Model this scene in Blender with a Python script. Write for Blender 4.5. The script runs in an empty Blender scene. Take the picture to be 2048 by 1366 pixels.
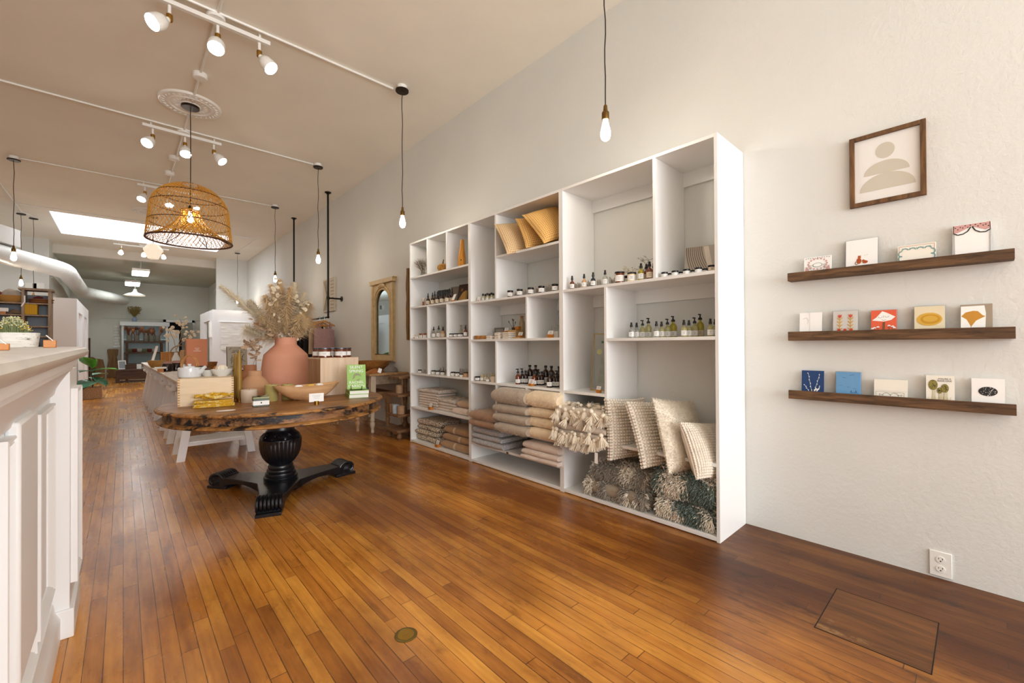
import bpy, math, random
from math import sin, cos, tan, pi, radians, sqrt, floor, atan2, exp
from mathutils import Vector, Matrix, Euler, noise

rnd = random.Random(11)
SC = bpy.context.scene
COL = SC.collection

# ------------------------------------------------------------------ camera model (2048 x 1366)
FPX, VC, EYE = 851.12, 685.67, 1.17
_y, _p, _r = radians(42.401), radians(.3437), radians(-.2762)
CF = Vector((sin(_y)*cos(_p), cos(_y)*cos(_p), sin(_p)))
_R = Vector((cos(_y), -sin(_y), 0)); _U = _R.cross(CF)
CR = _R*cos(_r) + _U*sin(_r); CU = _U*cos(_r) - _R*sin(_r)

def on(u, v, **k):
    """point of the room seen at photo pixel (u, v) that lies on the plane x=, y= or z="""
    d = CF*FPX + CR*(u-1024) - CU*(v-VC)
    ax, val = list(k.items())[0]
    i = 'xyz'.index(ax); o = Vector((0, 0, EYE))
    return o + d*((val-o[i])/d[i])

def yat(u, x, v=690): return on(u, v, x=x).y

# ------------------------------------------------------------------ materials
def L1(c):
    c /= 255.0
    return c/12.92 if c <= .04045 else ((c+.055)/1.055)**2.4
def rgb(r, g, b, k=1.0): return (L1(r)*k, L1(g)*k, L1(b)*k, 1)

def _new(name):
    m = bpy.data.materials.new(name); m.use_nodes = True
    nt = m.node_tree; return m, nt, nt.nodes['Principled BSDF'], nt.nodes, nt.links

def mulc(c, k): return (min(1, c[0]*k), min(1, c[1]*k), min(1, c[2]*k), 1)

def mat(name, c, rough=.5, metal=0, spec=.5, trans=0, bump=0, bscale=150, var=0, vscale=6, coat=0,
        sheen=0, emit=0, ecol=None, sub=0, stretch=None, bdist=.002, ior=1.45):
    m, nt, p, N, K = _new(name)
    p.inputs['Base Color'].default_value = c
    p.inputs['Roughness'].default_value = rough
    p.inputs['Metallic'].default_value = metal
    p.inputs['Specular IOR Level'].default_value = spec
    p.inputs['Transmission Weight'].default_value = trans
    p.inputs['IOR'].default_value = ior
    p.inputs['Coat Weight'].default_value = coat
    p.inputs['Sheen Weight'].default_value = sheen
    if sub:
        p.inputs['Subsurface Weight'].default_value = sub
        p.inputs['Subsurface Radius'].default_value = (.02, .012, .008)
    if emit:
        p.inputs['Emission Color'].default_value = ecol or c
        p.inputs['Emission Strength'].default_value = emit
    if var or bump:
        tc = N.new('ShaderNodeTexCoord'); src = tc.outputs['Object']
        if stretch:
            mp = N.new('ShaderNodeMapping'); mp.inputs['Scale'].default_value = stretch
            K.new(src, mp.inputs['Vector']); src = mp.outputs['Vector']
    if var:
        n = N.new('ShaderNodeTexNoise'); n.inputs['Scale'].default_value = vscale; n.inputs['Detail'].default_value = 5
        K.new(src, n.inputs['Vector'])
        r = N.new('ShaderNodeValToRGB'); r.color_ramp.elements[0].position = .3; r.color_ramp.elements[1].position = .7
        r.color_ramp.elements[0].color = mulc(c, 1-var); r.color_ramp.elements[1].color = mulc(c, 1+var)
        K.new(n.outputs['Fac'], r.inputs['Fac']); K.new(r.outputs['Color'], p.inputs['Base Color'])
    if bump:
        n = N.new('ShaderNodeTexNoise'); n.inputs['Scale'].default_value = bscale; n.inputs['Detail'].default_value = 4
        K.new(src, n.inputs['Vector'])
        b = N.new('ShaderNodeBump'); b.inputs['Strength'].default_value = bump; b.inputs['Distance'].default_value = bdist
        K.new(n.outputs['Fac'], b.inputs['Height']); K.new(b.outputs['Normal'], p.inputs['Normal'])
    return m

def wood(name, c1, c2, grain='X', scale=5.0, rough=.5, c3=None, patch=0.0, bump=.2, spec=.4):
    """grain runs along the local axis; c3 = colour of worn or painted patches"""
    m, nt, p, N, K = _new(name)
    p.inputs['Roughness'].default_value = rough; p.inputs['Specular IOR Level'].default_value = spec
    tc = N.new('ShaderNodeTexCoord'); mp = N.new('ShaderNodeMapping')
    s = [scale*6]*3; s['XYZ'.index(grain)] = scale*.6
    mp.inputs['Scale'].default_value = s
    K.new(tc.outputs['Object'], mp.inputs['Vector'])
    n = N.new('ShaderNodeTexNoise'); n.inputs['Scale'].default_value = 1.0; n.inputs['Detail'].default_value = 6
    n.inputs['Roughness'].default_value = .65; n.inputs['Distortion'].default_value = .6
    K.new(mp.outputs['Vector'], n.inputs['Vector'])
    r = N.new('ShaderNodeValToRGB'); r.color_ramp.elements[0].position = .32; r.color_ramp.elements[1].position = .68
    r.color_ramp.elements[0].color = c1; r.color_ramp.elements[1].color = c2
    K.new(n.outputs['Fac'], r.inputs['Fac']); out = r.outputs['Color']
    if c3:
        mp2 = N.new('ShaderNodeMapping'); s2 = [scale*2.2]*3; s2['XYZ'.index(grain)] = scale*.7
        mp2.inputs['Scale'].default_value = s2; mp2.inputs['Location'].default_value = (3.1, 7.7, 1.3)
        K.new(tc.outputs['Object'], mp2.inputs['Vector'])
        n2 = N.new('ShaderNodeTexNoise'); n2.inputs['Scale'].default_value = 1; n2.inputs['Detail'].default_value = 8
        n2.inputs['Roughness'].default_value = .75
        K.new(mp2.outputs['Vector'], n2.inputs['Vector'])
        r2 = N.new('ShaderNodeValToRGB'); r2.color_ramp.elements[0].position = .5-patch; r2.color_ramp.elements[1].position = .58-patch
        K.new(n2.outputs['Fac'], r2.inputs['Fac'])
        mx = N.new('ShaderNodeMix'); mx.data_type = 'RGBA'
        K.new(r2.outputs['Color'], mx.inputs['Factor']); K.new(out, mx.inputs['A']); mx.inputs['B'].default_value = c3
        out = mx.outputs['Result']
    K.new(out, p.inputs['Base Color'])
    if bump:
        b = N.new('ShaderNodeBump'); b.inputs['Strength'].default_value = bump; b.inputs['Distance'].default_value = .001
        K.new(n.outputs['Fac'], b.inputs['Height']); K.new(b.outputs['Normal'], p.inputs['Normal'])
    return m

def speckle(name, c1, c2, scale=220, rough=.9, thr=.5, stretch=None, bump=.4):
    m, nt, p, N, K = _new(name)
    p.inputs['Roughness'].default_value = rough
    tc = N.new('ShaderNodeTexCoord'); src = tc.outputs['Object']
    if stretch:
        mp = N.new('ShaderNodeMapping'); mp.inputs['Scale'].default_value = stretch
        K.new(src, mp.inputs['Vector']); src = mp.outputs['Vector']
    n = N.new('ShaderNodeTexNoise'); n.inputs['Scale'].default_value = scale; n.inputs['Detail'].default_value = 2
    K.new(src, n.inputs['Vector'])
    r = N.new('ShaderNodeValToRGB'); r.color_ramp.elements[0].position = thr-.03; r.color_ramp.elements[1].position = thr+.03
    r.color_ramp.elements[0].color = c1; r.color_ramp.elements[1].color = c2
    K.new(n.outputs['Fac'], r.inputs['Fac']); K.new(r.outputs['Color'], p.inputs['Base Color'])
    if bump:
        b = N.new('ShaderNodeBump'); b.inputs['Strength'].default_value = bump; b.inputs['Distance'].default_value = .002
        K.new(n.outputs['Fac'], b.inputs['Height']); K.new(b.outputs['Normal'], p.inputs['Normal'])
    return m

def dots(name, c1, c2, scale=60, size=.25, rough=.85):
    """small dots on cloth (pattern of the cloth)"""
    m, nt, p, N, K = _new(name)
    p.inputs['Roughness'].default_value = rough
    tc = N.new('ShaderNodeTexCoord')
    v = N.new('ShaderNodeTexVoronoi'); v.inputs['Scale'].default_value = scale; v.inputs['Randomness'].default_value = .12
    v.voronoi_dimensions = '2D'
    K.new(tc.outputs['Object'], v.inputs['Vector'])
    r = N.new('ShaderNodeValToRGB'); r.color_ramp.elements[0].position = size; r.color_ramp.elements[1].position = size+.05
    r.color_ramp.elements[0].color = c2; r.color_ramp.elements[1].color = c1
    K.new(v.outputs['Distance'], r.inputs['Fac']); K.new(r.outputs['Color'], p.inputs['Base Color'])
    return m

# ------------------------------------------------------------------ mesh builder
class MB:
    def __init__(s): s.v = []; s.f = []; s.m = []; s.M = None; s.mi = 0
    def _add(s, vs, fs, mi=None):
        o = len(s.v)
        if s.M is not None: vs = [s.M @ Vector(v) for v in vs]
        s.v += [tuple(v) for v in vs]
        s.f += [tuple(i+o for i in f) for f in fs]
        s.m += [s.mi if mi is None else mi]*len(fs)
        return s
    def box(s, x0, y0, z0, x1, y1, z1, mi=None):
        if x0 > x1: x0, x1 = x1, x0
        if y0 > y1: y0, y1 = y1, y0
        if z0 > z1: z0, z1 = z1, z0
        v = [(x0,y0,z0),(x1,y0,z0),(x1,y1,z0),(x0,y1,z0),(x0,y0,z1),(x1,y0,z1),(x1,y1,z1),(x0,y1,z1)]
        f = [(0,3,2,1),(4,5,6,7),(0,1,5,4),(1,2,6,5),(2,3,7,6),(3,0,4,7)]
        return s._add(v, f, mi)
    def cbox(s, c, d, mi=None, R=None):
        x, y, z = [a/2 for a in d]
        v = [Vector(p) for p in [(-x,-y,-z),(x,-y,-z),(x,y,-z),(-x,y,-z),(-x,-y,z),(x,-y,z),(x,y,z),(-x,y,z)]]
        if R is not None: v = [R @ p for p in v]
        c = Vector(c)
        return s._add([c+p for p in v], [(0,3,2,1),(4,5,6,7),(0,1,5,4),(1,2,6,5),(2,3,7,6),(3,0,4,7)], mi)
    def beam(s, a, b, w, h, up=(0,0,1), mi=None):
        """bar from a to b, w across, h along 'up'"""
        a = Vector(a); b = Vector(b); d = (b-a).normalized(); sd = d.cross(Vector(up)).normalized(); u = sd.cross(d)
        vs = []
        for p in (a, b):
            for i, j in ((-1,-1),(1,-1),(1,1),(-1,1)): vs.append(p+sd*(i*w/2)+u*(j*h/2))
        return s._add(vs, [(0,1,2,3),(7,6,5,4),(0,4,5,1),(1,5,6,2),(2,6,7,3),(3,7,4,0)], mi)
    def lathe(s, prof, n=24, c=(0,0,0), mi=None, rf=None, axis=None, caps=True):
        """prof: list of (r, z) from bottom to top; rf(theta, k) scales r"""
        vs = []; fs = []; A = axis
        for k, (r, z) in enumerate(prof):
            for i in range(n):
                t = 2*pi*i/n; q = r*(rf(t, k) if rf else 1)
                p = Vector((q*cos(t), q*sin(t), z))
                if A is not None: p = A @ p
                vs.append(p+Vector(c))
        for k in range(len(prof)-1):
            for i in range(n):
                j = (i+1) % n
                fs.append((k*n+i, k*n+j, (k+1)*n+j, (k+1)*n+i))
        if caps and prof[0][0] > 1e-5: fs.append(tuple(range(n-1, -1, -1)))
        if caps and prof[-1][0] > 1e-5: fs.append(tuple((len(prof)-1)*n+i for i in range(n)))
        return s._add(vs, fs, mi)
    def cyl(s, c, r, h, n=20, mi=None, r2=None): return s.lathe([(r, 0), (r if r2 is None else r2, h)], n, c, mi)
    def tube(s, pts, r, n=8, mi=None, caps=True, flat=1.0):
        pts = [Vector(p) for p in pts]; m = len(pts)
        rs = r if isinstance(r, (list, tuple)) else [r]*m
        vs = []; fs = []; prev = None
        for i, p in enumerate(pts):
            d = (pts[min(i+1, m-1)]-pts[max(i-1, 0)])
            d = d.normalized() if d.length > 1e-9 else Vector((0,0,1))
            if prev is None:
                a = Vector((0,0,1)) if abs(d.z) < .9 else Vector((1,0,0))
                e = d.cross(a).normalized()
            else:
                e = prev-d*prev.dot(d); e = e.normalized() if e.length > 1e-6 else prev
            g = d.cross(e); prev = e
            for k in range(n):
                t = 2*pi*k/n; vs.append(p+(e*cos(t)+g*sin(t)*flat)*rs[i])
        for i in range(m-1):
            for k in range(n):
                j = (k+1) % n
                fs.append((i*n+k, i*n+j, (i+1)*n+j, (i+1)*n+k))
        if caps:
            fs.append(tuple(range(n-1, -1, -1))); fs.append(tuple((m-1)*n+k for k in range(n)))
        return s._add(vs, fs, mi)
    def ball(s, c, r, n=12, m=8, mi=None, sc=(1,1,1), R=None):
        vs = []; fs = []; c = Vector(c)
        for k in range(m+1):
            ph = -pi/2+pi*k/m
            for i in range(n):
                t = 2*pi*i/n; p = Vector((cos(ph)*cos(t)*sc[0], cos(ph)*sin(t)*sc[1], sin(ph)*sc[2]))*r
                if R is not None: p = R @ p
                vs.append(c+p)
        for k in range(m):
            for i in range(n):
                j = (i+1) % n
                fs.append((k*n+i, k*n+j, (k+1)*n+j, (k+1)*n+i))
        return s._add(vs, fs, mi)
    def prism(s, poly, h0, h1, mi=None, F=None):
        """2-D outline (a, b) extruded between h0 and h1; F maps (a, b, h) to xyz"""
        F = F or (lambda a, b, h: (a, b, h)); n = len(poly)
        vs = [F(a, b, h0) for a, b in poly]+[F(a, b, h1) for a, b in poly]
        fs = [tuple(range(n-1, -1, -1)), tuple(range(n, 2*n))]+[(i, (i+1) % n, n+(i+1) % n, n+i) for i in range(n)]
        return s._add(vs, fs, mi)
    def face(s, pts, mi=None): return s._add(pts, [tuple(range(len(pts)))], mi)
    def grid(s, fn, nu, nv, mi=None, cu=False, cv=False):
        vs = [fn(i/(nu if cu else nu-1), j/(nv if cv else nv-1)) for i in range(nu) for j in range(nv)]
        fs = []
        for i in range(nu if cu else nu-1):
            for j in range(nv if cv else nv-1):
                a = (i+1) % nu; b = (j+1) % nv
                fs.append((i*nv+j, a*nv+j, a*nv+b, i*nv+b))
        return s._add(vs, fs, mi)
    def mesh(s, name, mats, smooth=35):
        me = bpy.data.meshes.new(name)
        me.from_pydata(s.v, [], s.f)
        for m in (mats if isinstance(mats, (list, tuple)) else [mats]): me.materials.append(m)
        if any(s.m): me.polygons.foreach_set('material_index', s.m)
        if smooth:
            me.polygons.foreach_set('use_smooth', [True]*len(me.polygons))
            me.update()
            try: me.set_sharp_from_angle(angle=radians(smooth))
            except Exception: pass
        me.update()
        return me
    def build(s, name, mats, parent=None, loc=None, rz=0, smooth=35, bev=0, label=None):
        o = bpy.data.objects.new(name, s.mesh(name, mats, smooth)); COL.objects.link(o)
        if loc is not None: o.location = loc
        if rz: o.rotation_euler = (0, 0, rz)
        if parent is not None: o.parent = parent
        if bev:
            b = o.modifiers.new('edge', 'BEVEL'); b.width = bev; b.segments = 2; b.limit_method = 'ANGLE'; b.angle_limit = radians(40)
        if label: o['label'] = label
        return o

# ------------------------------------------------------------------ things
def tag(o, label, cat, group=None, kind=None):
    o['label'] = label; o['category'] = cat
    if group: o['group'] = group
    if kind: o['kind'] = kind
    return o
def thing(name, label, cat, loc=(0,0,0), rz=0, group=None):
    o = bpy.data.objects.new(name, None); COL.objects.link(o); o.empty_display_size = .05
    o.location = loc; o.rotation_euler = (0, 0, rz)
    return tag(o, label, cat, group)
def dup(root, loc, rz=None, label=None, group=None, scale=None, eul=None):
    r = root.copy(); COL.objects.link(r); r.location = loc
    if rz is not None: r.rotation_euler = (0, 0, rz)
    if eul is not None: r.rotation_euler = eul
    if scale is not None: r.scale = scale if isinstance(scale, (tuple, list)) else (scale,)*3
    if label: r['label'] = label
    if group: r['group'] = group
    for ch in list(root.children):
        c = ch.copy(); COL.objects.link(c); c.parent = r
        for g in list(ch.children):
            d = g.copy(); COL.objects.link(d); d.parent = c
    return r
class Proto:
    """builds a thing the first time it is asked for and copies it afterwards"""
    def __init__(s, fn): s.fn = fn; s.o = None
    def __call__(s, loc, label, rz=0, group=None, scale=None):
        if s.o is None:
            s.o = s.fn(); s.o.location = loc; s.o.rotation_euler = (0, 0, rz); s.o['label'] = label
            if group: s.o['group'] = group
            if scale is not None: s.o.scale = scale if isinstance(scale, (tuple, list)) else (scale,)*3
            return s.o
        return dup(s.o, loc, rz, label, group, scale if scale is not None else (1,1,1))
def struct(name, mb, m, parent=None, **k):
    o = mb.build(name, m, parent, **k)
    if parent is None: o['kind'] = 'structure'
    return o
def text_mesh(body, size, m, name='lettering', depth=.0004, align='CENTER'):
    cu = bpy.data.curves.new(name, 'FONT'); cu.body = body; cu.size = size; cu.align_x = align; cu.extrude = depth
    cu.space_line = .95
    t = bpy.data.objects.new('tmp', cu); COL.objects.link(t)
    dg = bpy.context.evaluated_depsgraph_get(); me = bpy.data.meshes.new_from_object(t.evaluated_get(dg))
    bpy.data.objects.remove(t); bpy.data.curves.remove(cu)
    me.name = name; me.materials.clear(); me.materials.append(m)
    return me
def put_mesh(name, me, parent, loc=(0,0,0), eul=(0,0,0)):
    o = bpy.data.objects.new(name, me); COL.objects.link(o); o.parent = parent; o.location = loc; o.rotation_euler = eul
    return o
def arc(cx, cy, r, a0, a1, n=16, sy=1.0): return [(cx+r*cos(a0+(a1-a0)*i/n), cy+r*sy*sin(a0+(a1-a0)*i/n)) for i in range(n+1)]
def disc(cx, cy, r, n=24, sy=1.0): return arc(cx, cy, r, 0, 2*pi, n, sy)[:-1]
ORD = ['first', 'second', 'third', 'fourth', 'fifth', 'sixth', 'seventh', 'eighth', 'ninth', 'tenth', 'eleventh', 'twelfth', 'thirteenth', 'fourteenth']

# ------------------------------------------------------------------ palette
WHITE = mat('white_melamine', rgb(238, 238, 236), .35, bump=.03, bscale=80)
WPAINT = mat('white_paint', rgb(238, 238, 238), .42, bump=.05, bscale=30)
METALW = mat('white_enamel', rgb(238, 236, 230), .3)
BLACK = mat('black_plastic', rgb(18, 17, 17), .35)
BLACKM = mat('black_iron', rgb(30, 24, 20), .5, metal=.6)
BRASS = mat('brass', rgb(168, 128, 58), .28, metal=1)
ABRASS = mat('aged_brass', rgb(120, 92, 48), .35, metal=1)
STEEL = mat('steel', rgb(150, 150, 150), .3, metal=1)
AMBER = mat('amber_glass', rgb(128, 58, 16), .08, spec=.7, trans=.4, coat=.3)
DAMBER = mat('dark_amber_glass', rgb(48, 22, 10), .08, spec=.7, trans=.15, coat=.3)
CLEAR = mat('clear_glass', rgb(232, 232, 222), .05, trans=.85, spec=.6)
YELLOWG = mat('yellow_oil_glass', rgb(206, 190, 60), .06, trans=.55, spec=.6)
PALEOIL = mat('pale_oil_glass', rgb(222, 216, 150), .06, trans=.6, spec=.6)
PEACHG = mat('peach_glass', rgb(226, 176, 130), .1, trans=.3, spec=.6)
NAVYG = mat('navy_glass', rgb(26, 28, 44), .08, spec=.7)
CREAMG = mat('cream_glass', rgb(232, 214, 172), .2, spec=.6)
PAPER = mat('white_paper', rgb(244, 243, 240), .75)
KRAFT = mat('kraft_label', rgb(222, 205, 180), .75)
TAN = wood('honey_block_wood', rgb(168, 98, 28), rgb(204, 132, 46), 'X', 14, .45)
CORK = mat('cork', rgb(176, 130, 82), .9, bump=.4, bscale=300)
QUARTZ = mat('quartz', rgb(226, 216, 204), .15, trans=.5, spec=.6, var=.15, vscale=40)
INK = mat('black_ink', rgb(38, 36, 36), .7)
# ================================================================== THE SETTING
XR, XL, CZ, YE, YF = 3.003, -3.2, 3.98, 16.2, -5.2      # right wall, left wall, ceiling, end wall, shop front
BX0, BX1, BZ, YB = -1.42, 2.17, 3.74, 22.6              # opening to the back room, its ceiling, its far wall

def plaster(name, c, bs=.5, var=.03):
    m, nt, p, N, K = _new(name)
    p.inputs['Roughness'].default_value = .72; p.inputs['Specular IOR Level'].default_value = .3
    tc = N.new('ShaderNodeTexCoord')
    n = N.new('ShaderNodeTexNoise'); n.inputs['Scale'].default_value = 1.3; n.inputs['Detail'].default_value = 4
    K.new(tc.outputs['Object'], n.inputs['Vector'])
    r = N.new('ShaderNodeValToRGB'); r.color_ramp.elements[0].position = .3; r.color_ramp.elements[1].position = .7
    r.color_ramp.elements[0].color = mulc(c, 1-var); r.color_ramp.elements[1].color = mulc(c, 1+var)
    K.new(n.outputs['Fac'], r.inputs['Fac']); K.new(r.outputs['Color'], p.inputs['Base Color'])
    n1 = N.new('ShaderNodeTexNoise'); n1.inputs['Scale'].default_value = 44; n1.inputs['Detail'].default_value = 8
    n1.inputs['Roughness'].default_value = .6; n1.inputs['Distortion'].default_value = .35
    n2 = N.new('ShaderNodeTexNoise'); n2.inputs['Scale'].default_value = 3.0; n2.inputs['Detail'].default_value = 4
    for q in (n1, n2): K.new(tc.outputs['Object'], q.inputs['Vector'])
    ad = N.new('ShaderNodeMath'); ad.operation = 'MULTIPLY_ADD'; ad.inputs[1].default_value = 1.6
    K.new(n2.outputs['Fac'], ad.inputs[0]); K.new(n1.outputs['Fac'], ad.inputs[2])
    b = N.new('ShaderNodeBump'); b.inputs['Strength'].default_value = bs; b.inputs['Distance'].default_value = .006
    K.new(ad.outputs[0], b.inputs['Height']); K.new(b.outputs['Normal'], p.inputs['Normal'])
    return m
M_WALL = plaster('plaster_wall', rgb(220, 220, 215), .32)
M_CEIL = plaster('painted_ceiling', rgb(244, 239, 227), .12)
M_BACK = plaster('sage_grey_wall', rgb(222, 222, 214), .15)
M_BCEIL = plaster('sage_grey_ceiling', rgb(200, 201, 188), .15)

def floor_mat():
    m, nt, p, N, K = _new('strip_wood_floor')
    def math(op, a, b=None, c=None):
        q = N.new('ShaderNodeMath'); q.operation = op
        for i, x in enumerate((a, b, c)):
            if x is None: continue
            if isinstance(x, (int, float)): q.inputs[i].default_value = x
            else: K.new(x, q.inputs[i])
        return q.outputs[0]
    tc = N.new('ShaderNodeTexCoord'); sp = N.new('ShaderNodeSeparateXYZ'); K.new(tc.outputs['Object'], sp.inputs[0])
    W, Ln = .0545, 1.15
    xr = math('DIVIDE', sp.outputs['X'], W); row = math('FLOOR', xr); fx = math('FRACT', xr)
    wn = N.new('ShaderNodeTexWhiteNoise'); wn.noise_dimensions = '1D'; K.new(row, wn.inputs['W'])
    yy = math('DIVIDE', math('ADD', sp.outputs['Y'], math('MULTIPLY', wn.outputs['Value'], 9.0)), Ln)
    colm = math('FLOOR', yy); fy = math('FRACT', yy)
    cb = N.new('ShaderNodeCombineXYZ'); K.new(row, cb.inputs[0]); K.new(colm, cb.inputs[1])
    w2 = N.new('ShaderNodeTexWhiteNoise'); w2.noise_dimensions = '2D'; K.new(cb.outputs[0], w2.inputs['Vector'])
    # grain
    mp = N.new('ShaderNodeMapping'); mp.inputs['Scale'].default_value = (46, 2.6, 1); K.new(tc.outputs['Object'], mp.inputs['Vector'])
    av = N.new('ShaderNodeVectorMath'); av.operation = 'ADD'; K.new(mp.outputs[0], av.inputs[0])
    sc = N.new('ShaderNodeVectorMath'); sc.operation = 'SCALE'; K.new(w2.outputs['Color'], sc.inputs[0]); sc.inputs['Scale'].default_value = 40
    K.new(sc.outputs[0], av.inputs[1])
    g = N.new('ShaderNodeTexNoise'); g.inputs['Scale'].default_value = 1; g.inputs['Detail'].default_value = 6; g.inputs['Roughness'].default_value = .6
    K.new(av.outputs[0], g.inputs['Vector'])
    ramp = N.new('ShaderNodeValToRGB'); E = ramp.color_ramp.elements
    E[0].position = .12; E[0].color = rgb(144, 88, 38); E[1].position = .9; E[1].color = rgb(238, 174, 76)
    e = E.new(.5); e.color = rgb(204, 134, 54)
    K.new(math('ADD', math('MULTIPLY', w2.outputs['Value'], .34), math('MULTIPLY', g.outputs['Fac'], .72)), ramp.inputs['Fac'])
    # worn grey-brown traffic stains and dark blotches, with some shade painted in towards the bookcases
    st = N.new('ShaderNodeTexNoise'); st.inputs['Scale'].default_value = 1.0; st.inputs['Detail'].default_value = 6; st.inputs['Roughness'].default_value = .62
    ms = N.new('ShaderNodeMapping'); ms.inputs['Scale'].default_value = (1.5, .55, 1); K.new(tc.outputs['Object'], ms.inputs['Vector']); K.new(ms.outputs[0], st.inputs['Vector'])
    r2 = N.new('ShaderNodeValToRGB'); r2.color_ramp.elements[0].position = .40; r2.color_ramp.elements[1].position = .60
    K.new(math('ADD', st.outputs['Fac'], math('MULTIPLY', math('SUBTRACT', sp.outputs['X'], 1.0), .045)), r2.inputs['Fac'])  # darker towards the bookcases: less-walked boards plus shade painted into the stain
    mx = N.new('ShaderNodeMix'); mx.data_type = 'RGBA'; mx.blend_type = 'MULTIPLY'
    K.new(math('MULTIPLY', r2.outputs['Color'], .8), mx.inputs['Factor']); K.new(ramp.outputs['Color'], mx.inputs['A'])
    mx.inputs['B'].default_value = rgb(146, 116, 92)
    mb = N.new('ShaderNodeMapping'); mb.inputs['Scale'].default_value = (13, 4.5, 1); K.new(tc.outputs['Object'], mb.inputs['Vector'])
    bl = N.new('ShaderNodeTexNoise'); bl.inputs['Scale'].default_value = 1; bl.inputs['Detail'].default_value = 7; bl.inputs['Roughness'].default_value = .7
    K.new(mb.outputs[0], bl.inputs['Vector'])
    r3 = N.new('ShaderNodeValToRGB'); r3.color_ramp.elements[0].position = .56; r3.color_ramp.elements[1].position = .72
    K.new(bl.outputs['Fac'], r3.inputs['Fac'])
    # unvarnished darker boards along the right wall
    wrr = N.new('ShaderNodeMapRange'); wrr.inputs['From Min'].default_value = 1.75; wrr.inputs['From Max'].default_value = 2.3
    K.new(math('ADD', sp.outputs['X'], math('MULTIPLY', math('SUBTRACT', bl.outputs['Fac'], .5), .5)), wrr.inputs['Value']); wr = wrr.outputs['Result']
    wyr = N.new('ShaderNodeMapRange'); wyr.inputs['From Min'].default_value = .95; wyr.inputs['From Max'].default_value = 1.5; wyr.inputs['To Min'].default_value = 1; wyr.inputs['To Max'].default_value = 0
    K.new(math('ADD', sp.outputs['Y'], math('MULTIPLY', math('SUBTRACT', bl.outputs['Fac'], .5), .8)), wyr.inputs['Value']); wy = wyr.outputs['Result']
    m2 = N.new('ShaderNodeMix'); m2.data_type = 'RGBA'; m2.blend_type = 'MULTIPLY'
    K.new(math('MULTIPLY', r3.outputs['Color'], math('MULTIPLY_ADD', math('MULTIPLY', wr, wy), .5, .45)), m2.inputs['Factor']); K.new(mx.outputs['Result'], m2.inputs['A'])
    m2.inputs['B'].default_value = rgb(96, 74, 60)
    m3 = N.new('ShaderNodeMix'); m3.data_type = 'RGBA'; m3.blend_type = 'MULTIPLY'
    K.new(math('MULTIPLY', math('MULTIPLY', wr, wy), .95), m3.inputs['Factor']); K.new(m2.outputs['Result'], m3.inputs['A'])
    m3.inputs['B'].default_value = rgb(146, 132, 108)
    # gaps
    ga = math('MINIMUM', fx, math('SUBTRACT', 1.0, fx)); gb = math('MULTIPLY', math('MINIMUM', fy, math('SUBTRACT', 1.0, fy)), Ln/W)
    gn = N.new('ShaderNodeTexNoise'); gn.inputs['Scale'].default_value = 5; K.new(tc.outputs['Object'], gn.inputs['Vector'])
    gap = math('LESS_THAN', math('MINIMUM', ga, gb), math('MULTIPLY', gn.outputs['Fac'], .05))
    m4 = N.new('ShaderNodeMix'); m4.data_type = 'RGBA'; K.new(math('MULTIPLY', gap, .8), m4.inputs['Factor']); K.new(m3.outputs['Result'], m4.inputs['A'])
    m4.inputs['B'].default_value = rgb(48, 26, 12)
    K.new(m4.outputs['Result'], p.inputs['Base Color'])
    ro = N.new('ShaderNodeMapRange'); ro.inputs['To Min'].default_value = .12; ro.inputs['To Max'].default_value = .42
    K.new(st.outputs['Fac'], ro.inputs['Value'])
    K.new(math('ADD', ro.outputs['Result'], math('MULTIPLY', math('MULTIPLY', wr, wy), .2)), p.inputs['Roughness'])
    p.inputs['Specular IOR Level'].default_value = .45
    bp = N.new('ShaderNodeBump'); bp.inputs['Strength'].default_value = .16; bp.inputs['Distance'].default_value = .002
    wav = N.new('ShaderNodeTexNoise'); wav.inputs['Scale'].default_value = 9; K.new(tc.outputs['Object'], wav.inputs['Vector'])
    hgt = math('ADD', math('SUBTRACT', math('MULTIPLY', wav.outputs['Fac'], 1.2), math('MULTIPLY', gap, .8)), math('MULTIPLY', w2.outputs['Value'], .25))
    K.new(hgt, bp.inputs['Height']); K.new(bp.outputs['Normal'], p.inputs['Normal'])
    return m
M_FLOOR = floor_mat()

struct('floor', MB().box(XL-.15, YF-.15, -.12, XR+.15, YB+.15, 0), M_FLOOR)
struct('wall_right', MB().box(XR, YF-.15, 0, XR+.15, YB+.15, CZ+.2), M_WALL)
struct('wall_left', MB().box(XL-.15, YF-.15, 0, XL, YB+.15, CZ+.2), M_WALL)
# ceiling with the skylight hole
SX0, SX1, SY0, SY1 = -1.148, 2.058, 12.83, 15.21
b = MB()
b.box(XL, YF, CZ, XR, SY0, CZ+.15); b.box(XL, SY1, CZ, XR, YE+.7, CZ+.15)
b.box(XL, SY0, CZ, SX0, SY1, CZ+.15); b.box(SX1, SY0, CZ, XR, SY1, CZ+.15)
struct('ceiling', b, M_CEIL)
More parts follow.
